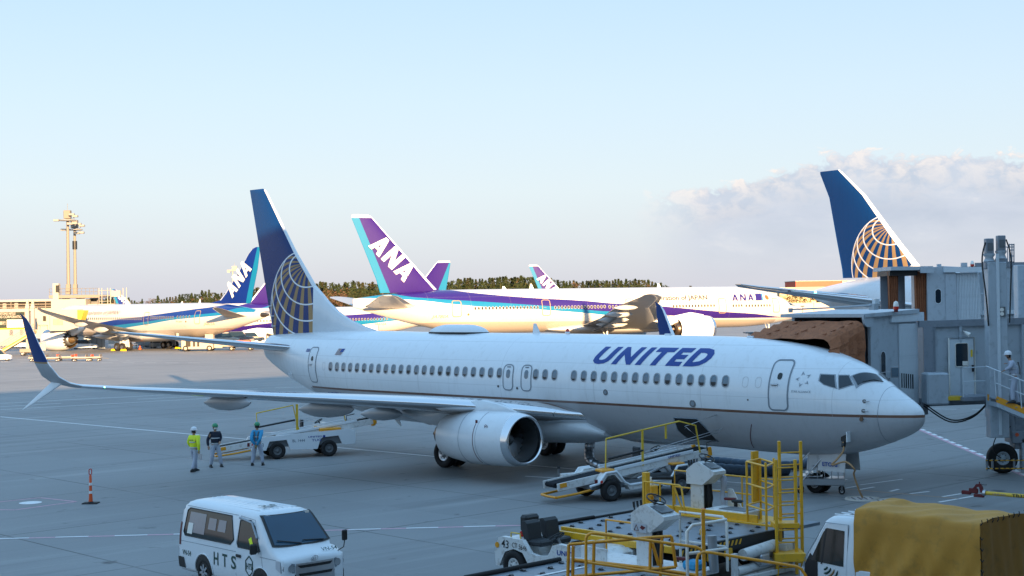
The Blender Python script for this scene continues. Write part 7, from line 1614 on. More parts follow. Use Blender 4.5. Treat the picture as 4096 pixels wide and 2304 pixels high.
def beacon(t, p):
    b = MB(); b.cyl(p, p+Vector((0, 0, .10)), .075, 'dark_red', 12); b.lathe([(.10, .095), (.24, .095), (.36, .07), (.40, .001)], 'sign_white', 14, T=Matrix.Translation(p) @ Matrix.Rotation(-pi/2, 4, 'Y')); b.lathe([(.09, .10), (.20, .10)], 'red_lamp', 14, T=Matrix.Translation(p) @ Matrix.Rotation(-pi/2, 4, 'Y')); return b.build('beacon', t)
beacon(B1, W(3584, 1237, 51.6)-Vector((0, 0, .1)))
# slot window and mirror in the near wall of the cab
def wall_pt(c, z, o=.0, P=P1): return P(-o, c, z)
def slot(t, P, c, z, w, h, k='glass'):
    e = ring_poly(w, h, w*.48, 0, 6); n = len(e); b = MB(); b.add([P(-.012, c+x, z+y) for x, y in e], [list(range(n))], k); o = b.build('slot_window', t)
    e2 = ring_poly(w, h, w*.48, .035, 6); MB().add([P(-.02, c+x, z+y) for x, y in e]+[P(-.02, c+x, z+y) for x, y in e2], [(i, (i+1) % n, n+(i+1) % n, n+i) for i in range(n)], 'bridge_lt').build('window_frame', o); return o
slot(B1, P1, .72, 4.12, .30, 1.15)
b = MB(); p = P1(-.02, .42, 3.95); q = P1(-.30, 1.02, 3.98); b.tube([p, P1(-.12, .8, 3.97), q], .014, 'steel', 5); b.box(q+Vector((-.01, -.02, -.02)), (.30, .04, .38), 'frame', bev=.015, rz=.0); b.box(q+Vector((-.012, -.045, -.02)), (.24, .01, .31), 'pane_blue'); b.build('mirror', B1)
# ribbed shutter that closes the side behind the cab
def ribs(t, P0, P1_, z0, z1, n, k='bridge_lt', nm='shutter_slat'):
    P0, P1_ = Vector(P0), Vector(P1_); d = (P1_-P0)/n; me = None; ang = atan2(d.y, d.x)
    for i in range(n):
        if me is None: b = MB(); b.box((0, 0, (z0+z1)/2), (d.length*.84, .07, z1-z0), k, bev=.012); b.box((d.length*.5, .03, (z0+z1)/2), (d.length*.4, .03, z1-z0-.02), 'bridge'); me = b.mesh(nm)
        o = put(nm, me, t, (P0.x+d.x*(i+.5), P0.y+d.y*(i+.5), 0), ang)
r0_, r1_ = P1(-.04, 1.75, 0), P1(-.04, 3.0, 0); ribs(B1, r0_, r1_, 2.45, ZT-.42, 14)
b = MB(); b.loft([[P1(-.10, c, ZT-.35), P1(.0, c, ZT-.35), P1(.0, c, ZT-.02), P1(-.10, c, ZT-.02)] for c in (1.2, 3.4)], 'bridge_lt', smooth=False); b.build('shutter_box', B1)
for i in range(6): b = MB(); b.box(P1(-.085, 1.82+.15*i, 3.62-.015*i), (.035, .03, .52), 'black', rz=.8); b.build('air_slot', B1)
b = MB(); q = P1(0, 0, 0); b.loft([[P1(a, c, z) for a, c in ((-.2, .0), (3.4, .0), (3.4, 3.4), (-.2, 3.4))] for z in (2.30, 2.75)], 'bridge_dk', smooth=False); b.build('cab_base', B1)
# rotunda cheek, corridor wall with door, tunnel that runs off to the right
TY = 53.2
tA, tB = Vector((P1(0, 3.4, 0).x+.05, TY-.3, 0)), Vector((36, TY+3.2, 0))
dT = (tB-tA).normalized(); nT = Vector((-dT.y, dT.x, 0)); TP = lambda a, c, z: tA+dT*a+nT*c+Vector((0, 0, z+.012*a))
ln_ = (tB-tA).length
b = MB(); b.loft([[TP(a, c, z) for c, z in ((0, 2.7), (2.9, 2.7), (2.9, 5.55), (0, 5.55))] for a in (0, ln_)], 'bridge', smooth=False); tn = b.build('tunnel', B1)
b = MB(); b.loft([[TP(a, c, z) for c, z in ((-.12, 5.50), (.05, 5.50), (.05, 5.74), (-.12, 5.74))] for a in (-.3, ln_)], 'bridge_dk', smooth=False); b.loft([[TP(a, c, z) for c, z in ((-.12, 2.62), (.05, 2.62), (.05, 2.92), (-.12, 2.92))] for a in (-.3, ln_)], 'bridge_dk', smooth=False); b.build('edge_beam', tn)
for i in range(22): b = MB(); b.box((0, 0, 0), (.10, .12, 2.6), 'bridge_dk' if i < 1 else 'bridge'); o = b.build('wall_rib', tn, TP(.25+1.05*i if i < 2 else 2.9+.85*(i-2), -.05, 4.2), atan2(dT.y, dT.x))
for i, (a, w, k_) in enumerate(((.02, .35, 'bridge_dk'),)): b = MB(); b.box(TP(a+.0, -.10, 4.15), (w, .10, 2.7), k_); b.build('recess', tn)
dp = lambda a, z, o=.06: TP(a, -o, z)
dcx = 1.32
b = MB(); b.loft([[dp(dcx-.46, z, .10), dp(dcx+.46, z, .10), dp(dcx+.46, z, .02), dp(dcx-.46, z, .02)] for z in (3.0, 5.02)], 'bridge_lt', smooth=False); d1 = b.build('service_door', tn)
b = MB(); b.tube([dp(dcx-.50, 2.98, .11), dp(dcx-.50, 5.07, .11), dp(dcx+.50, 5.07, .11), dp(dcx+.50, 2.98, .11)], .035, 'sign_white', 4); b.build('door_frame', d1)
b = MB(); e = ring_poly(.50, .86, .07); b.add([dp(dcx+x, 4.45+y, .115) for x, y in e], [list(range(len(e)))], 'glass'); b.tube([dp(dcx+x, 4.45+y, .12) for x, y in e+e[:1]], .018, 'sign_white', 4); b.build('door_window', d1)
b = MB(); b.box(dp(dcx+.38, 4.5, .125), (.07, .01, .26), 'sign_yellow'); b.box(dp(dcx+.12, 4.14, .13), (.2, .01, .16), 'sign_white'); b.build('notice', d1); b = MB(); b.box(dp(dcx+.40, 3.95, .16), (.06, .08, .24), 'black'); b.build('door_handle', d1)
b = MB(); p = dp(dcx+.05, 5.28, .3); b.cyl(p, p+Vector((.14, -.10, -.10)), .05, 'sign_white', 10, r2=.09); b.cyl(p, p+Vector((0, .25, .05)), .02, 'sign_white', 6); b.build('lamp', tn)
# landing outside the door, kickplate, brackets
b = MB(); b.loft([[TP(a, c, z) for a, c in ((.75, -1.3), (2.9, -1.3), (2.9, -.05), (.75, -.05))] for z in (2.86, 3.0)], 'bridge_dk', smooth=False); b.build('landing', B1)
b = MB(); 
for a in (.78, 1.8, 2.87): b.cyl(TP(a, -1.25, 3.), TP(a, -1.25, 4.05), .022, 'bridge_lt', 6)
for z in (4.05, 3.55): b.cyl(TP(.78, -1.25, z), TP(2.87, -1.25, z), .020, 'bridge_lt', 6)
b.build('hand_rail', B1)
b = MB(); P_ = [TP(-.3, -.4, 2.75), TP(.6, -.6, 2.15), TP(1.4, -.8, 2.3), TP(2.0, -.9, 2.85)]; b.tube(smooth(P_), .028, 'black', 6); b.tube(smooth([p+Vector((0, .12, -.08)) for p in P_]), .028, 'black', 6); b.build('cable_loop', B1)
b = MB(); b.box(TP(.05, -.55, 3.3), (.80, .8, 1.15), 'bridge', bev=.06); b.build('machine_box', B1)
b = MB(); b.box(TP(.62, -.75, 2.95), (.5, .6, .14), 'yellow'); b.build('yellow_bumper', B1)
# lift columns, yoke and wheels
for i, (u, Y) in enumerate(((4005, 51.4), (4120, 57.2))):
    top = W(u-25, 1085, Y); x, y = top.x, Y
    b = MB(); b.box((x, y, 4.7), (.66, .5, 6.2), 'bridge', bev=.02); b.box((x+.0, y-.28, 4.9), (.10, .06, 6.4), 'bridge_lt'); col_ = b.build('lift_column', B1)
    if i == 0:
        for dx, dz in ((-.20, .0), (.22, .10)):
            b = MB(); z = 7.75+dz; b.box((x+dx, y, z-.05), (.36, .34, .28), 'bridge_dk', bev=.03); b.lathe([(z+.08, .20), (z+.22, .14), (z+.30, .20), (z+.36, .20)], 'bridge', 12, T=Matrix.Translation((x+dx, y, 0)) @ Matrix.Rotation(-pi/2, 4, 'Y')); b.box((x+dx, y, z+.62), (.28, .26, .55), 'bridge_dk', bev=.02); b.box((x+dx, y-.14, z+.60), (.18, .02, .28), 'grey_dark'); b.build('lift_motor', col_)
            b = MB(); s = -1 if dx < 0 else 1; b.tube(smooth([Vector((x+dx+s*.16, y-.1, z+.75)), Vector((x+dx+s*.30, y-.15, z+.1)), Vector((x+dx+s*.22, y-.28, z-1.2)), Vector((x+dx+s*.16, y-.3, z-2.2))]), .028, 'black', 6); b.build('motor_cable', col_)
        b = MB(); b.box((x+.12, y-.27, 6.05), (.26, .03, .34), 'grey_dark'); b.cyl((x+.12, y-.29, 6.12), (x+.12, y-.31, 6.12), .07, 'sign_white', 10); b.cyl((x+.12, y-.29, 5.97), (x+.12, y-.31, 5.97), .07, 'sign_white', 10); b.build('twin_lamp', col_)
bg = Vector((18.9, 54.2, 0))
b = MB(); b.box((bg.x, bg.y, 1.95), (.62, .62, 2.1), 'bridge_dk', bev=.03); b.box((bg.x, bg.y, 1.35), (.9, .9, .45), 'bridge_dk', bev=.03); b.box((bg.x+.1, bg.y-.3, .75), (.42, .3, 1.1), 'bridge', bev=.02); b.cyl((bg.x-.55, bg.y-.3, 3.0), (bg.x-.35, bg.y-.3, 1.2), .13, 'bridge_dk', 12); b.build('wheel_yoke', B1)
for dx in (-.75, .78): wheel('wheel', B1, (bg.x+dx, bg.y-.15, .56), .56, .40, hub='bridge', hr=.45)
b = MB(); b.tube([(bg.x-1.55, bg.y-.75, .55), (bg.x+1.6, bg.y-.75, .52)], .025, 'lime_yellow', 6); b.tube([(bg.x-1.55, bg.y-.75, .25), (bg.x+1.6, bg.y-.75, .22)], .025, 'lime_yellow', 6)
for x in (-1.5, -1.3, -.5, -.2, .5, 1.3): b.box((bg.x+x, bg.y-.72, .38), (.07, .07, .42), 'bridge_dk')
for i in range(16): b.cyl((bg.x-1.5+.2*i, bg.y-.75, .55), (bg.x-1.42+.2*i, bg.y-.75, .55), .028, 'black', 6); b.cyl((bg.x-1.5+.2*i, bg.y-.75, .25), (bg.x-1.42+.2*i, bg.y-.75, .25), .028, 'black', 6)
b.build('bumper_guard', B1)
b = MB(); b.cyl((bg.x-.28, bg.y-.40, 1.45), (bg.x-.28, bg.y-.46, 1.45), .07, 'orange', 12); b.build('side_lamp', B1)
b = MB(); b.tube(smooth([Vector((bg.x-.5, bg.y-.4, 1.75)), Vector((bg.x-1.0, bg.y-.5, 1.5)), Vector((bg.x-1.2, bg.y-.5, .9)), Vector((bg.x-.9, bg.y-.5, .6))]), .02, 'black', 5); b.build('brake_cable', B1)
# stairs down to the apron with the worker
s0, s1 = W(3985, 1590, 50.4), W(4330, 1735, 49.0)
t = thing('bridge_stairs', 'amber-edged service stairs leading down to the right from the boarding bridge landing', 'stairs')
b = MB(); 
for dy in (0, .9): b.loft([[(p.x, p.y+dy, p.z-.16), (p.x, p.y+dy+.05, p.z-.16), (p.x, p.y+dy+.05, p.z+.06), (p.x, p.y+dy, p.z+.06)] for p in (s0, s1)], 'amber', smooth=False)
b.build('stringer', t); b = MB(); b.loft([[(p.x, p.y-.02, p.z-.32), (p.x, p.y+.95, p.z-.32), (p.x, p.y+.95, p.z-.17), (p.x, p.y-.02, p.z-.17)] for p in (s0, s1)], 'bridge', smooth=False); b.build('under_frame', t)
for i in range(9): p = s0.lerp(s1, (i+.5)/9); MB().box((p.x, p.y+.47, p.z), (.26, .86, .03), 'bridge_dk').build('step', t)
b = MB(); u_ = Vector((0, 0, 1.0))
b.cyl(s0+u_+Vector((-.35, 0, .1)), s1+u_, .022, 'bridge_lt', 6); b.cyl(s0+u_*.5, s1+u_*.5, .018, 'bridge_lt', 6)
for q in (0, .3, .6, .9): p = s0.lerp(s1, q); b.cyl(p, p+u_+Vector((-.05, 0, 0)), .02, 'bridge_lt', 6)
b.build('hand_rail', t)
wp = W(4062, 1612, 50.2)
person('person in white helmet on the amber-edged stairs of the boarding bridge at right', wp, R(165), (.10, .14, 0), (-.10, -.14, -.10), (.34, .20, 1.15), (.22, -.16, 1.36), 'pale_cloth', 'pale_cloth', 'helmet_white', vest='straps', bend=.16)
# second bridge, higher and farther, with its mouth open
B2 = thing('boarding_bridge', 'upper boarding bridge with an open brown-curtained mouth, behind the docked one', 'boarding bridge')
Y2 = 78.; f2 = lambda u, v: W(u, v, Y2)
c0 = f2(3678, 1075); ax2 = Vector((-1.0, .10, 0)).normalized(); bx2 = Vector((1, .12, 0)).normalized()
zt2 = f2(3600, 1072).z; zb2 = zt2-2.9
def BX(nm, u0, u1, z0, z1, y0, y1, k, par=B2, bev=0.):
    x0, x1 = f2(u0, 1150).x, f2(u1, 1150).x; b = MB(); b.box(((x0+x1)/2, (y0+y1)/2, (z0+z1)/2), (x1-x0, y1-y0, z1-z0), k, bev=bev); return b.build(nm, par)
BX('mouth_roof', 3546, 3712, zt2-.14, zt2+.06, Y2-1.0, Y2+2.8, 'bridge'); BX('mouth_back', 3560, 3660, zb2, zt2-.2, Y2+2.0, Y2+2.1, 'bridge_dk')
BX('mouth_panel', 3588, 3632, zb2, zt2-.9, Y2+1.2, Y2+1.3, 'bridge_dk'); BX('mouth_ceiling', 3548, 3658, zt2-.42, zt2-.16, Y2-.6, Y2+2., 'black'); BX('mouth_floor', 3548, 3700, zb2-.2, zb2, Y2-.6, Y2+2., 'bridge_dk')
for (u0, u1) in ((3546, 3586), (3652, 3698)):
    x0, x1 = f2(u0, 1150).x, f2(u1, 1150).x; vs = []; n = 26
    for i in range(n+1):
        for j in range(6): z = zb2+(zt2-.2-zb2)*j/5; vs.append((x0+(x1-x0)*i/n, Y2-.3+.09*sin(i*1.3+j*.25)+.03*sin(i*3.1), z))
    MB().add(vs, [(i*6+j, (i+1)*6+j, (i+1)*6+j+1, i*6+j+1) for i in range(n) for j in range(5)], 'bellows', True).build('curtain', B2)
BX('cheek', 3660, 3714, zt2-.30, zt2-.04, Y2-1.1, Y2-1.02, 'bridge', bev=.0)
cw = BX('cab_wall', 3698, 3812, zb2-.3, zt2, Y2-.5, Y2+2.6, 'bridge')
BX('wall_panel', 3770, 3810, zb2, zt2-.35, Y2-.56, Y2-.50, 'bridge'); 
x0, x1 = f2(3812, 1150).x, f2(3912, 1150).x; ribs(B2, (x0, Y2-.35, 0), (x1, Y2-.35, 0), zb2-.2, zt2-.30, 16); BX('shutter_box', 3762, 3935, zt2-.28, zt2-.02, Y2-.7, Y2-.4, 'bridge_lt')
P2 = lambda a, c, z: Vector((x0-2.0+c, Y2-.5+a-.03, z))
slot(B2, lambda a, c, z: Vector((f2(3741, 1150).x+c, Y2-.50+a, z)), 0, zt2-1.55, .30, .75)
BX('tunnel', 3905, 4600, zb2-.3, zt2+.05, Y2+.1, Y2+2.8, 'bridge'); BX('edge_beam', 3905, 4600, zt2-.02, zt2+.22, Y2-.0, Y2+.2, 'bridge_dk'); BX('edge_beam', 3800, 4600, zb2+.35, zb2+.55, Y2-.1, Y2+.1, 'bridge_lt')
for u in range(3960, 4400, 46): BX('wall_rib', u, u+10, zb2, zt2, Y2+.0, Y2+.12, 'bridge')
b = MB(); b.tube([f2(3712, 1069), f2(3752, 1069)], .02, 'bridge', 5); b.tube([f2(3758, 1066), f2(3850, 1070)], .03, 'bridge', 5); b.box(f2(3756, 1066), (.2, .2, .26), 'bridge'); b.box(f2(3856, 1062), (.3, .2, .3), 'bridge'); b.build('roof_gear', B2)
beacon(B2, f2(3889, 1068)-Vector((0, 0, .05)))
b = MB(); 
for u in (4038, 4048, 4056): b.cyl(f2(u, 1068), f2(u, 975), .035, 'bridge_dk', 5)
for v in (978, 1000, 1024, 1048): b.cyl(f2(4038, v), f2(4056, v), .03, 'bridge_dk', 5)
for v in (988, 1048): b.cyl(f2(4006, v), f2(4056, v), .03, 'bridge_dk', 5)
for u in (4010, 4030): b.cyl(f2(u, 988), f2(u, 1068), .025, 'bridge_dk', 5)
b.build('roof_ladder_cage', B2)
b = MB(); P_ = [f2(3874, 1092), f2(3935, 1092), f2(3962, 1258), f2(3890, 1258)]
for a, c in zip(P_, P_[1:]+P_[:1]): b.cyl(a-Vector((0, 1.6, 0)), c-Vector((0, 1.6, 0)), .05, 'bridge', 5)
for q in (.33, .66): b.cyl(P_[0].lerp(P_[1], q)-Vector((0, 1.6, 0)), P_[3].lerp(P_[2], q)-Vector((0, 1.6, 0)), .035, 'bridge', 5)
b.cyl(P_[0].lerp(P_[3], .5)-Vector((0, 1.6, 0)), P_[1].lerp(P_[2], .5)-Vector((0, 1.6, 0)), .035, 'bridge', 5); b.build('wall_ladder_cage', B2)
for x in (26, 33): b = MB(); b.cyl((x, Y2+1.2, 0), (x, Y2+1.2, zb2-.3), .3, 'bridge_dk', 12); b.build('support_leg', B2)
# ================= far left stand: satellite building, bridge with the bank sign, vehicles
def at(u, v, Y): return W(u, v, Y)
SB_ = thing('satellite_building', 'long low cream airport building with a dark upper band at the far left', 'building', (-92, 262, .15))
MB().box((-26, 0, 3.2), (76, 20, 6.4), 'cream').build('wall', SB_); MB().box((-26, 0, 7.75), (77, 21, .35), 'cream').build('roof', SB_); MB().box((-26, .3, 7.0), (76, 19.5, 1.3), 'dark_glass').build('upper_band', SB_)
for i in range(26): MB().box((-38+3.0*i-26+12, -10.2, 7.0), (.10, .2, 1.3), 'mast').build('band_post', SB_)
for z in (6.62, 7.1): MB().box((-26, -10.1, z), (76, .12, .12), 'mast').build('band_rail', SB_)
x0, x1 = at(197, 1200, 250).x+92, at(335, 1200, 250).x+92
MB().box(((x0+x1)/2, -9.5, 3.95), (x1-x0, 3., 7.9), 'cream').build('stair_block', SB_); xt = at(209, 1200, 250).x+92
MB().box((xt, -9.5, 9.2), (.95, 1.2, 2.9), 'cream').build('tower', SB_); MB().box((xt+.35, -10.2, 9.75), (.55, .3, 1.2), 'black').build('tower_lamp', SB_)
MB().box((x1+2.4, -8.5, 3.5), (4.6, 3, 7.0), 'cream').build('annex', SB_)
t = thing('mast_platform', 'raised grey platform with railings under the two floodlight masts', 'platform', (-76.2, 256, 0))
MB().box((0, 0, 8.5), (8.6, 8, .5), 'mast').build('deck', t)
for x in (-2.6, 0, 2.6): MB().box((x, 0, 4.1), (1.1, 1.4, 8.2), 'grey_dark').build('pier', t)
b = MB()
for x in [-4.2+.7*i for i in range(13)]: b.cyl((x, -4, 8.75), (x, -4, 9.9), .035, 'mast', 4)
for z in (9.3, 9.9): b.cyl((-4.2, -4, z), (4.2, -4, z), .035, 'mast', 4)
b.build('railing', t)
b = MB()
for x in (4.4, 4.9, 5.9, 6.4, 8.6, 9.2): b.cyl((x, -4, 5.5), (x, -4, 9.9), .07, 'cream', 5)
for z in (6.6, 7.6, 8.6, 9.5): b.cyl((4.4, -4, z), (6.4, -4, z), .05, 'cream', 4)
b.box((7.4, -4, 8.9), (1.6, .6, 1.0), 'cream'); b.build('ladder_cage', t)
BS = thing('boarding_bridge', 'boarding bridge at far left carrying a dark green bank advertisement', 'boarding bridge', (0, 0, 0))
Yb = 205.; p0, p1 = at(-120, 1318, Yb), at(103, 1243, Yb); zt, zb = p1.z, at(50, 1318, Yb).z
b = MB(); b.box(((p0.x+p1.x)/2, Yb+1.5, (zt+zb)/2), (p1.x-p0.x, 3, zt-zb), 'cream'); b.build('tunnel', BS)
b = MB(); b.box(((p0.x+p1.x)/2-.05, Yb-.06, (zt+zb)/2+.02), (p1.x-p0.x-.2, .08, zt-zb-.35), 'sign_green'); sg = b.build('advertisement', BS)
b = MB(); b.box(((p0.x+p1.x)/2-.05, Yb-.09, zb+.12), (p1.x-p0.x-.2, .08, .16), 'sign_yellow'); b.build('yellow_band', sg)
def sgn(s, u, v, h, w=None, k='sign_yellow', bold=.01): p = at(u, v, Yb-.13); return flat_sign(s, h, k, plane_T((p.x, Yb-.13, p.z), (1, 0, 0), (0, 0, 1)), 'lettering', sg, bold=bold, width=w)
q = 5800/205.
sgn('SUMITOMO MITSUI', 61-75, 1261, .48, 75/q+0*1., 'cream'); sgn('BANKING CORPORATION', 95-135, 1273.5, .48, 135/q, 'cream'); sgn('三井住友銀行', 23-75, 1301, .55, 75/q, 'cream')
p = at(64, 1294, Yb); b = MB(); b.box((p.x, Yb-.12, p.z), (70/q, .05, 31/q), 'sign_white'); pn = b.build('white_panel', sg)
for u, k_ in ((39, 'sand'), (90, 'sand')): p = at(u, 1290, Yb); b = MB(); b.tube([(p.x+.16*cos(a), Yb-.16, p.z+.16*sin(a)) for a in span(0, 2*pi, 12)], .03, k_, 4); b.build('ring_mark', pn)
p = at(64, 1294, Yb); b = MB(); b.box((p.x, Yb-.155, p.z), (.9, .01, .08), 'sand'); b.box((p.x, Yb-.155, p.z-.25), (.7, .01, .05), 'sand'); b.build('fine_print', pn)
for u in (110, 131):
    a, c = at(u, 1215, Yb-1), at(u, 1440, Yb-1); b = MB(); b.box((a.x, Yb-1, (a.z+.25)/2), (.42, .4, a.z-.25), 'cream'); b.box((a.x, Yb-1, a.z+.25), (.34, .34, .5), 'cream', bev=.05); b.box((a.x, Yb-1, a.z-.5), (.55, .5, .35), 'cream', bev=.03); b.build('lift_column', BS)
for (u0, u1, v0, v1, k_, nm) in ((140, 200, 1246, 1318, 'cream', 'rotunda'), (198, 310, 1240, 1322, 'cream', 'cab')):
    a, c = at(u0, v0, 218), at(u1, v1, 218); MB().box(((a.x+c.x)/2, 219.5, (a.z+c.z)/2), (c.x-a.x, 3, a.z-c.z), k_).build(nm, BS)
a, c = at(308, 1241, 217.4), at(334, 1281, 217.4); b = MB(); b.prism([(a.x, a.z), (c.x, a.z-.05), (c.x-.45, c.z), (a.x+.1, c.z)], 2.6, 'sign_yellow', o=218.8); b.build('docking_hood', BS)
a, c = at(172, 1264, 217.9), at(184, 1284, 217.9); MB().box(((a.x+c.x)/2, 217.9, (a.z+c.z)/2), (c.x-a.x, .1, a.z-c.z), 'dark_glass').build('door_window', BS)
b = MB()
for u in range(214, 250, 5): a, c = at(u, 1275, 217.9), at(u, 1300, 217.9); b.box((a.x, 217.9, (a.z+c.z)/2), (.06, .06, a.z-c.z), 'mast')
b.build('louvre', BS)['kind'] = 'stuff'
b = MB()
for u in (160, 150, 190): a, c = at(u, 1300, 217.2), at(u, 1319, 217.2); b.cyl(a, c, .03, 'mast', 4)
b.cyl(at(148, 1300, 217.2), at(192, 1300, 217.2), .03, 'mast', 4); b.build('landing_rail', BS)
for u, v0 in ((18, 1215), (65, 1213)): 
    b = MB()
    for i in range(4): b.cyl(at(u+i*4-6, v0, 228), at(u+i*4-6, v0+24, 228), .05, 'cream', 4)
    for v in (v0, v0+12): b.cyl(at(u-6, v, 228), at(u+6, v, 228), .05, 'cream', 4)
    b.build('ladder_cage', BS)
# stairs
t = thing('mobile_stairs', 'long mobile stairs with white railings and an amber edge below the bank sign', 'stairs', (0, 0, 0))
a, c = at(-30, 1425, 203), at(136, 1326, 203)
b = MB(); b.loft([[(p.x, 203, p.z-.25), (p.x, 204.2, p.z-.25), (p.x, 204.2, p.z+.15), (p.x, 203, p.z+.15)] for p in (a, c)], 'sand', smooth=False); b.build('flight', t)
b = MB(); b.loft([[(p.x, 202.9, p.z-.02), (p.x, 202.97, p.z-.02), (p.x, 202.97, p.z+.16), (p.x, 202.9, p.z+.16)] for p in (a, c)], 'yellow', smooth=False); b.build('edge', t)
b = MB(); 
for i in range(27): p = a.lerp(c, i/26); b.cyl((p.x, 203, p.z+.1), (p.x, 203, p.z+1.15), .03, 'cream', 4)
for h in (.45, .8, 1.15): b.cyl((a.x, 203, a.z+h), (c.x, 203, c.z+h), .035, 'cream', 4)
b.build('railing', t)
# small vehicles: local x is forward
def car(label, loc, rz, L_, W_, H_, k, cat='car', nm='parked_car', hood=.28, group=None):
    t = thing(nm, label, cat, loc, rz, group); x1 = L_/2; bh = H_*.55
    b = MB(); b.loft([[(x, y, z) for y, z in ((-W_/2*q, .22), (-W_/2*q, bh*q2), (-W_/2*.9*q, bh*q2+.04), (W_/2*.9*q, bh*q2+.04), (W_/2*q, bh*q2), (W_/2*q, .22))] for x, q, q2 in ((-x1, .92, .9), (-x1*.9, 1, 1), (x1*.5, 1, 1), (x1*.9, .98, .86), (x1, .88, .7))], k, smooth=False); b.build('body', t)
    if H_ > 1.1:
        xa, xb = -x1*.86, x1*(1-hood*2); b = MB(); b.loft([[(xa+d, -w, z), (xb-d*2, -w, z), (xb-d*2, w, z), (xa+d, w, z)] for z, d, w in ((bh+.03, 0, W_*.47), (H_*.93, .22, W_*.40), (H_, .35, W_*.36))], 'glass', smooth=False); cb = b.build('windows', t)
        MB().box(((xa+xb)/2-.1, 0, H_+.01), ((xb-xa)*.66, W_*.74, .06), k, bev=.02).build('roof', cb)
    for x in (-x1*.62, x1*.62):
        for s in (-1, 1): wheel('wheel', t, (x, s*(W_/2-.1), .31), .31, .2, hub='silver_paint', n=14)
    for s in (-1, 1): MB().box((-x1+.01, s*W_*.36, bh*.8), (.06, .2, .16), 'red').build('tail_light', t)
    return t
car('white pickup partly behind the bridge columns at far left', G(112, 1392), 2.9, 4.6, 1.8, 1.6, 'white', group='cars under the left boarding bridge'); car('pale blue car behind the bridge columns at far left', G(168, 1388), 2.7, 4.2, 1.7, 1.5, 'bridge_lt', group='cars under the left boarding bridge')
car('small dark car left of the white pickup under the bank sign', G(60, 1382), 2.8, 4.2, 1.7, 1.5, 'grey_dark', group='cars under the left boarding bridge'); car('blue-grey van at the left edge below the stairs', G(8, 1378), 3.0, 4.8, 1.9, 2.1, 'bridge', 'van', 'parked_van')
car('small white service car right behind the toothed engine of the left airliner', G(338, 1396), .1, 4.0, 1.7, 1.5, 'white', group='service cars near the left airliner')
car('small white tug cut off by the left edge of the picture', G(4, 1443), .2, 2.6, 1.5, 1.4, 'white', 'tug', 'tow_tractor')
def dolly(label, u, v, n, L_=2.6):
    p = G(u, v); t = thing('baggage_dolly', label, 'dolly', p, .05, 'low dollies on the sunlit apron')
    MB().box((0, 0, .48), (L_, 1.3, .14), 'cream', bev=.02).build('bed', t); MB().box((0, 0, .36), (L_*.8, .7, .14), 'grey_dark').build('frame', t)
    b = MB(); 
    for x in (-L_/2+.1, L_/2-.1): b.box((x, 0, .68), (.06, 1.2, .28), 'orange' if n == 2 else 'mast')
    b.build('end_stop', t); MB().cyl((L_/2, 0, .35), (L_/2+.9, 0, .30), .04, 'grey_dark', 5).build('tow_bar', t)
    for x in (-L_*.36, L_*.36):
        for s in (-1, 1): wheel('wheel', t, (x, s*.5, .17), .17, .1, n=12)
dolly('empty low dolly left of the blue winglet on the sunlit apron', 155, 1446, 1, 2.2); dolly('dolly nearest the winglet in the row right of it', 268, 1443, 2, 2.4); dolly('dolly in the middle of the row right of the winglet', 330, 1445, 2, 2.6); dolly('last dolly at the right end of the row right of the winglet', 375, 1444, 1, 1.9); dolly('dolly half behind the blue winglet', 205, 1446, 1, 2.2)
wk = person('person in blue vest bending beside a cart left of the winglet', G(135, 1419), R(20), (.2, .12, 0), (-.2, -.1, 0), (.5, .2, .8), (.5, -.2, .9), 'sky_cloth', 'navy', 'helmet_white', bend=.30)
person('person in dark clothes walking behind the main wheels of the left airliner', G(524, 1402), R(10), (.28, .1, 0), (-.28, -.1, 0), (.2, .24, .85), (-.15, -.25, .85), 'navy', 'navy', 'helmet_white')
t = thing('loading_cart', 'open frame cart beside the bending worker at far left', 'cart', G(115, 1422), .1)
MB().box((0, 0, .7), (2.2, 1.3, .5), 'mast', bev=.03).build('body', t)
for x in (-.7, .7): wheel('wheel', t, (x, -.5, .3), .3, .2, n=14); wheel('wheel', t, (x, .5, .3), .3, .2, n=14)
t = thing('folding_stand', 'pale folding stand leaning just left of the winglet', 'stand', G(158, 1434))
b = MB()
for a, c in (((-.5, 0, 0), (-.1, 0, 2.0)), ((.5, 0, 0), (.1, 0, 2.0)), ((-.1, 0, 2.), (.9, 0, 2.1)), ((-.3, .6, 0), (.2, .3, 2.)), ((-.35, 0, 1.0), (.35, 0, 1.0))): b.cyl(a, c, .05, 'cream', 5)
b.build('frame', t); b = MB(); b.box((.5, 0, 1.5), (.7, .1, .9), 'cream', rz=0); b.build('board', t)
# loader at the tail of the left airliner
t = thing('cargo_loader', 'white cargo loader lit by the sun, half behind the stabilizer of the foreground airliner', 'cargo loader', G(795, 1404), .02)
b = MB(); b.box((0, 0, 1.05), (4.6, 2.2, 1.5), 'cream', bev=.05); bd = b.build('body', t)
for x, w in ((-.9, .7), (-.05, .3), (.55, .3)): MB().box((x-.4, -1.12, 1.15), (w, .04, .95), 'dark_glass').build('vent', bd)
MB().box((-2.0, 0, 2.05), (1.6, 1.6, .35), 'black', bev=.08).build('seat', t); MB().box((1.7, -.4, 2.0), (1.2, 1.2, .9), 'cream', bev=.05).build('engine_box', t); MB().box((-2.9, -.5, 2.3), (.3, .4, .7), 'cream').build('head', t)
for x in (1.75, -1.7): wheel('wheel', t, (x, -1.0, .42), .42, .3, hub='cream', n=18); wheel('wheel', t, (x, 1.0, .42), .42, .3, hub='cream', n=18)
b = MB(); b.box((5.2, 0, .75), (5.6, 1.8, .28), 'cream', bev=.03); b.box((3.0, 0, 1.0), (1.2, 1.9, 1.1), 'cream', bev=.03); b.prism([(7.9, .9), (9.2, .55), (9.2, .45), (7.9, .62)], 1.4, 'cream'); b.build('trailer_bed', t)
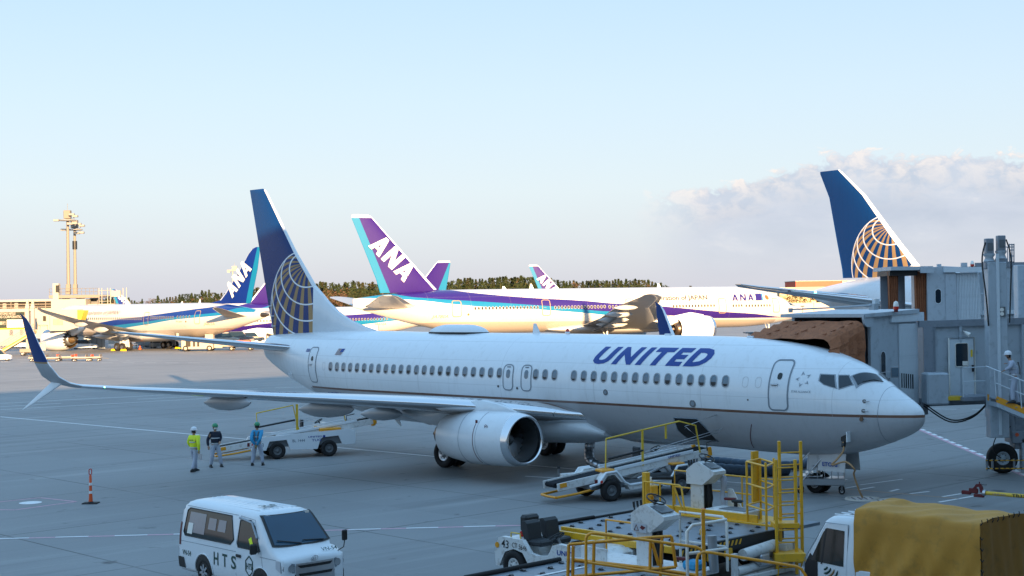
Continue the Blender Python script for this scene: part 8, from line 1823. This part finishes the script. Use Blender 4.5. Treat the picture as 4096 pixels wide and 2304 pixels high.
for x in (4.3, 6.6): MB().box((x, 0, 1.25), (1.9, 1.2, .45), 'orange', bev=.03).build('orange_case', t)
for x in (4.9, 7.6): wheel('wheel', t, (x, -.8, .32), .32, .2, hub='cream', n=14); wheel('wheel', t, (x, .8, .32), .32, .2, hub='cream', n=14)
p = G(980, 1396); b = MB(); b.box((p.x, p.y, .45), (1.2, .4, .3), 'red', bev=.04); b.cyl((p.x-3, p.y, .5), (p.x, p.y, .4), .06, 'grey_dark', 6); tag(b.build('tow_hitch'), 'small red tow hitch behind the sunlit cargo loader', 'tow hitch')
# odds and ends under and beyond the left airliner
car('white tug with its rear to the right, beyond the left airliner main wheels', G(640, 1392), .0, 3.2, 1.6, 1.5, 'white', 'tug', 'tow_tractor')
for i, (u, v, L_, H_, k_) in enumerate(((905, 1372, 4.5, 1.7, 'cream'), (960, 1370, 5., 1.9, 'grey_dark'), (845, 1362, 3., 1.5, 'dark_red'), (1010, 1366, 4.2, 1.6, 'cream'))):
    car(('cream service car seen above the stabilizer near the far airliners', 'dark service van seen above the stabilizer near the far airliners', 'dark red service car left of the cream one above the stabilizer', 'second cream service car just left of the globe tail')[i], G(u, v), .1*i, L_, 1.8, H_, k_, 'service car', 'service_car', group='service vehicles between the far airliners')
t = thing('equipment_rack', 'white open equipment rack standing behind the main wheels of the left airliner', 'rack', G(578, 1394), 0)
b = MB()
for x in (-2.6, -1.3, 0, 1.3, 2.6): b.cyl((x, 0, 0), (x, 0, 1.2), .06, 'bridge_lt', 5)
for z in (.5, 1.2): b.cyl((-2.6, 0, z), (2.6, 0, z), .07, 'bridge_lt', 5)
b.cyl((-2.6, 0, .5), (0, 0, 1.2), .05, 'bridge_lt', 5); b.build('frame', t)
t = thing('container', 'pale green box container below the left airliner wing root', 'container', G(385, 1393), 0); MB().box((0, 0, 1.1), (3.4, 2, 2.2), 'bridge', bev=.04).build('body', t); b = MB()
for x in (-1.2, -.4, .4, 1.2): b.box((x, -1.02, 1.1), (.08, .06, 2.1), 'bridge_dk')
b.build('rib', t)
t = thing('traffic_cone', 'orange cone on the apron behind the left airliner wheels', 'traffic cone', G(560, 1399)); b = MB(); b.lathe([(0, .24), (.06, .22), (.6, .05), (.62, .001)], 'orange', 12, T=Matrix.Rotation(-pi/2, 4, 'Y')); b.build('cone', t); MB().box((0, 0, .02), (.6, .6, .04), 'rubber').build('base', t)
# catering trucks
def hitruck(nm, label, p, rz, L_, H_, txt, tk, tw, z0=1.2, bold=.0):
    t = thing(nm, label, 'truck', p, rz); MB().box((0, 0, (z0+H_)/2), (L_, 2.3, H_-z0), 'white', bev=.03).build('box_body', t); MB().box((0, 0, z0-.25), (L_, 1.6, .3), 'grey_dark').build('frame', t); MB().box((L_/2+.9, 0, 1.3), (1.7, 2.1, 2.1), 'white', bev=.12).build('cab', t)
    for x in (-L_*.3, L_/2+.8):
        for s in (-1, 1): wheel('wheel', t, (x, s*.95, .42), .42, .25, n=16)
    flat_sign(txt, tw[1], tk, plane_T((tw[2], -1.17, tw[3]), (1, 0, 0), (0, 0, 1)), 'lettering', t, bold=bold, width=tw[0]); return t
p = at(3130, 1352, 150); hitruck('catering_truck', 'white catering truck lettered Gategourmet just above the cockpit roof of the foreground airliner', (p.x, 150, 0), 0, 4.6, 2.95, 'Gategourmet', 'green_text', (3.1, .5, -1.4, 2.35), bold=.004)
p = at(3040, 1330, 149); b = MB(); b.box((p.x, 149, p.z), (3.2, 2, .12), 'grey_dark'); b.box((p.x, 149, p.z-.35), (2.2, 1.6, .5), 'bridge_lt'); b.box((p.x, 149, (p.z-.6)/2), (1.6, 1.2, p.z-.6), 'bridge_dk'); tag(b.build('lift_platform'), 'dark-topped lift platform left of the Gategourmet truck', 'lift platform')
p = at(1546, 1320, 218); t = hitruck('catering_truck', 'small white box truck lettered ANA above the fuselage right of the dorsal fin', (p.x, 195, 0), 0, 1.8, at(1546, 1291, 218).z, 'ANA', 'gold', (.9, .35, -.5, 2.55))
p = at(1487, 1302, 240)
t = thing('ground_unit', 'small grey ground unit left of the white ANA box truck', 'ground unit', (p.x, 240, 0), 0); MB().box((0, 0, 1.3), (1.6, 1.4, 2.2), 'bridge', bev=.08).build('body', t); MB().box((-1.1, 0, 2.0), (.7, .8, .8), 'black', bev=.1).build('fan_intake', t)
for s in (-1, 1): wheel('wheel', t, (0, s*.7, .3), .3, .2, n=12)
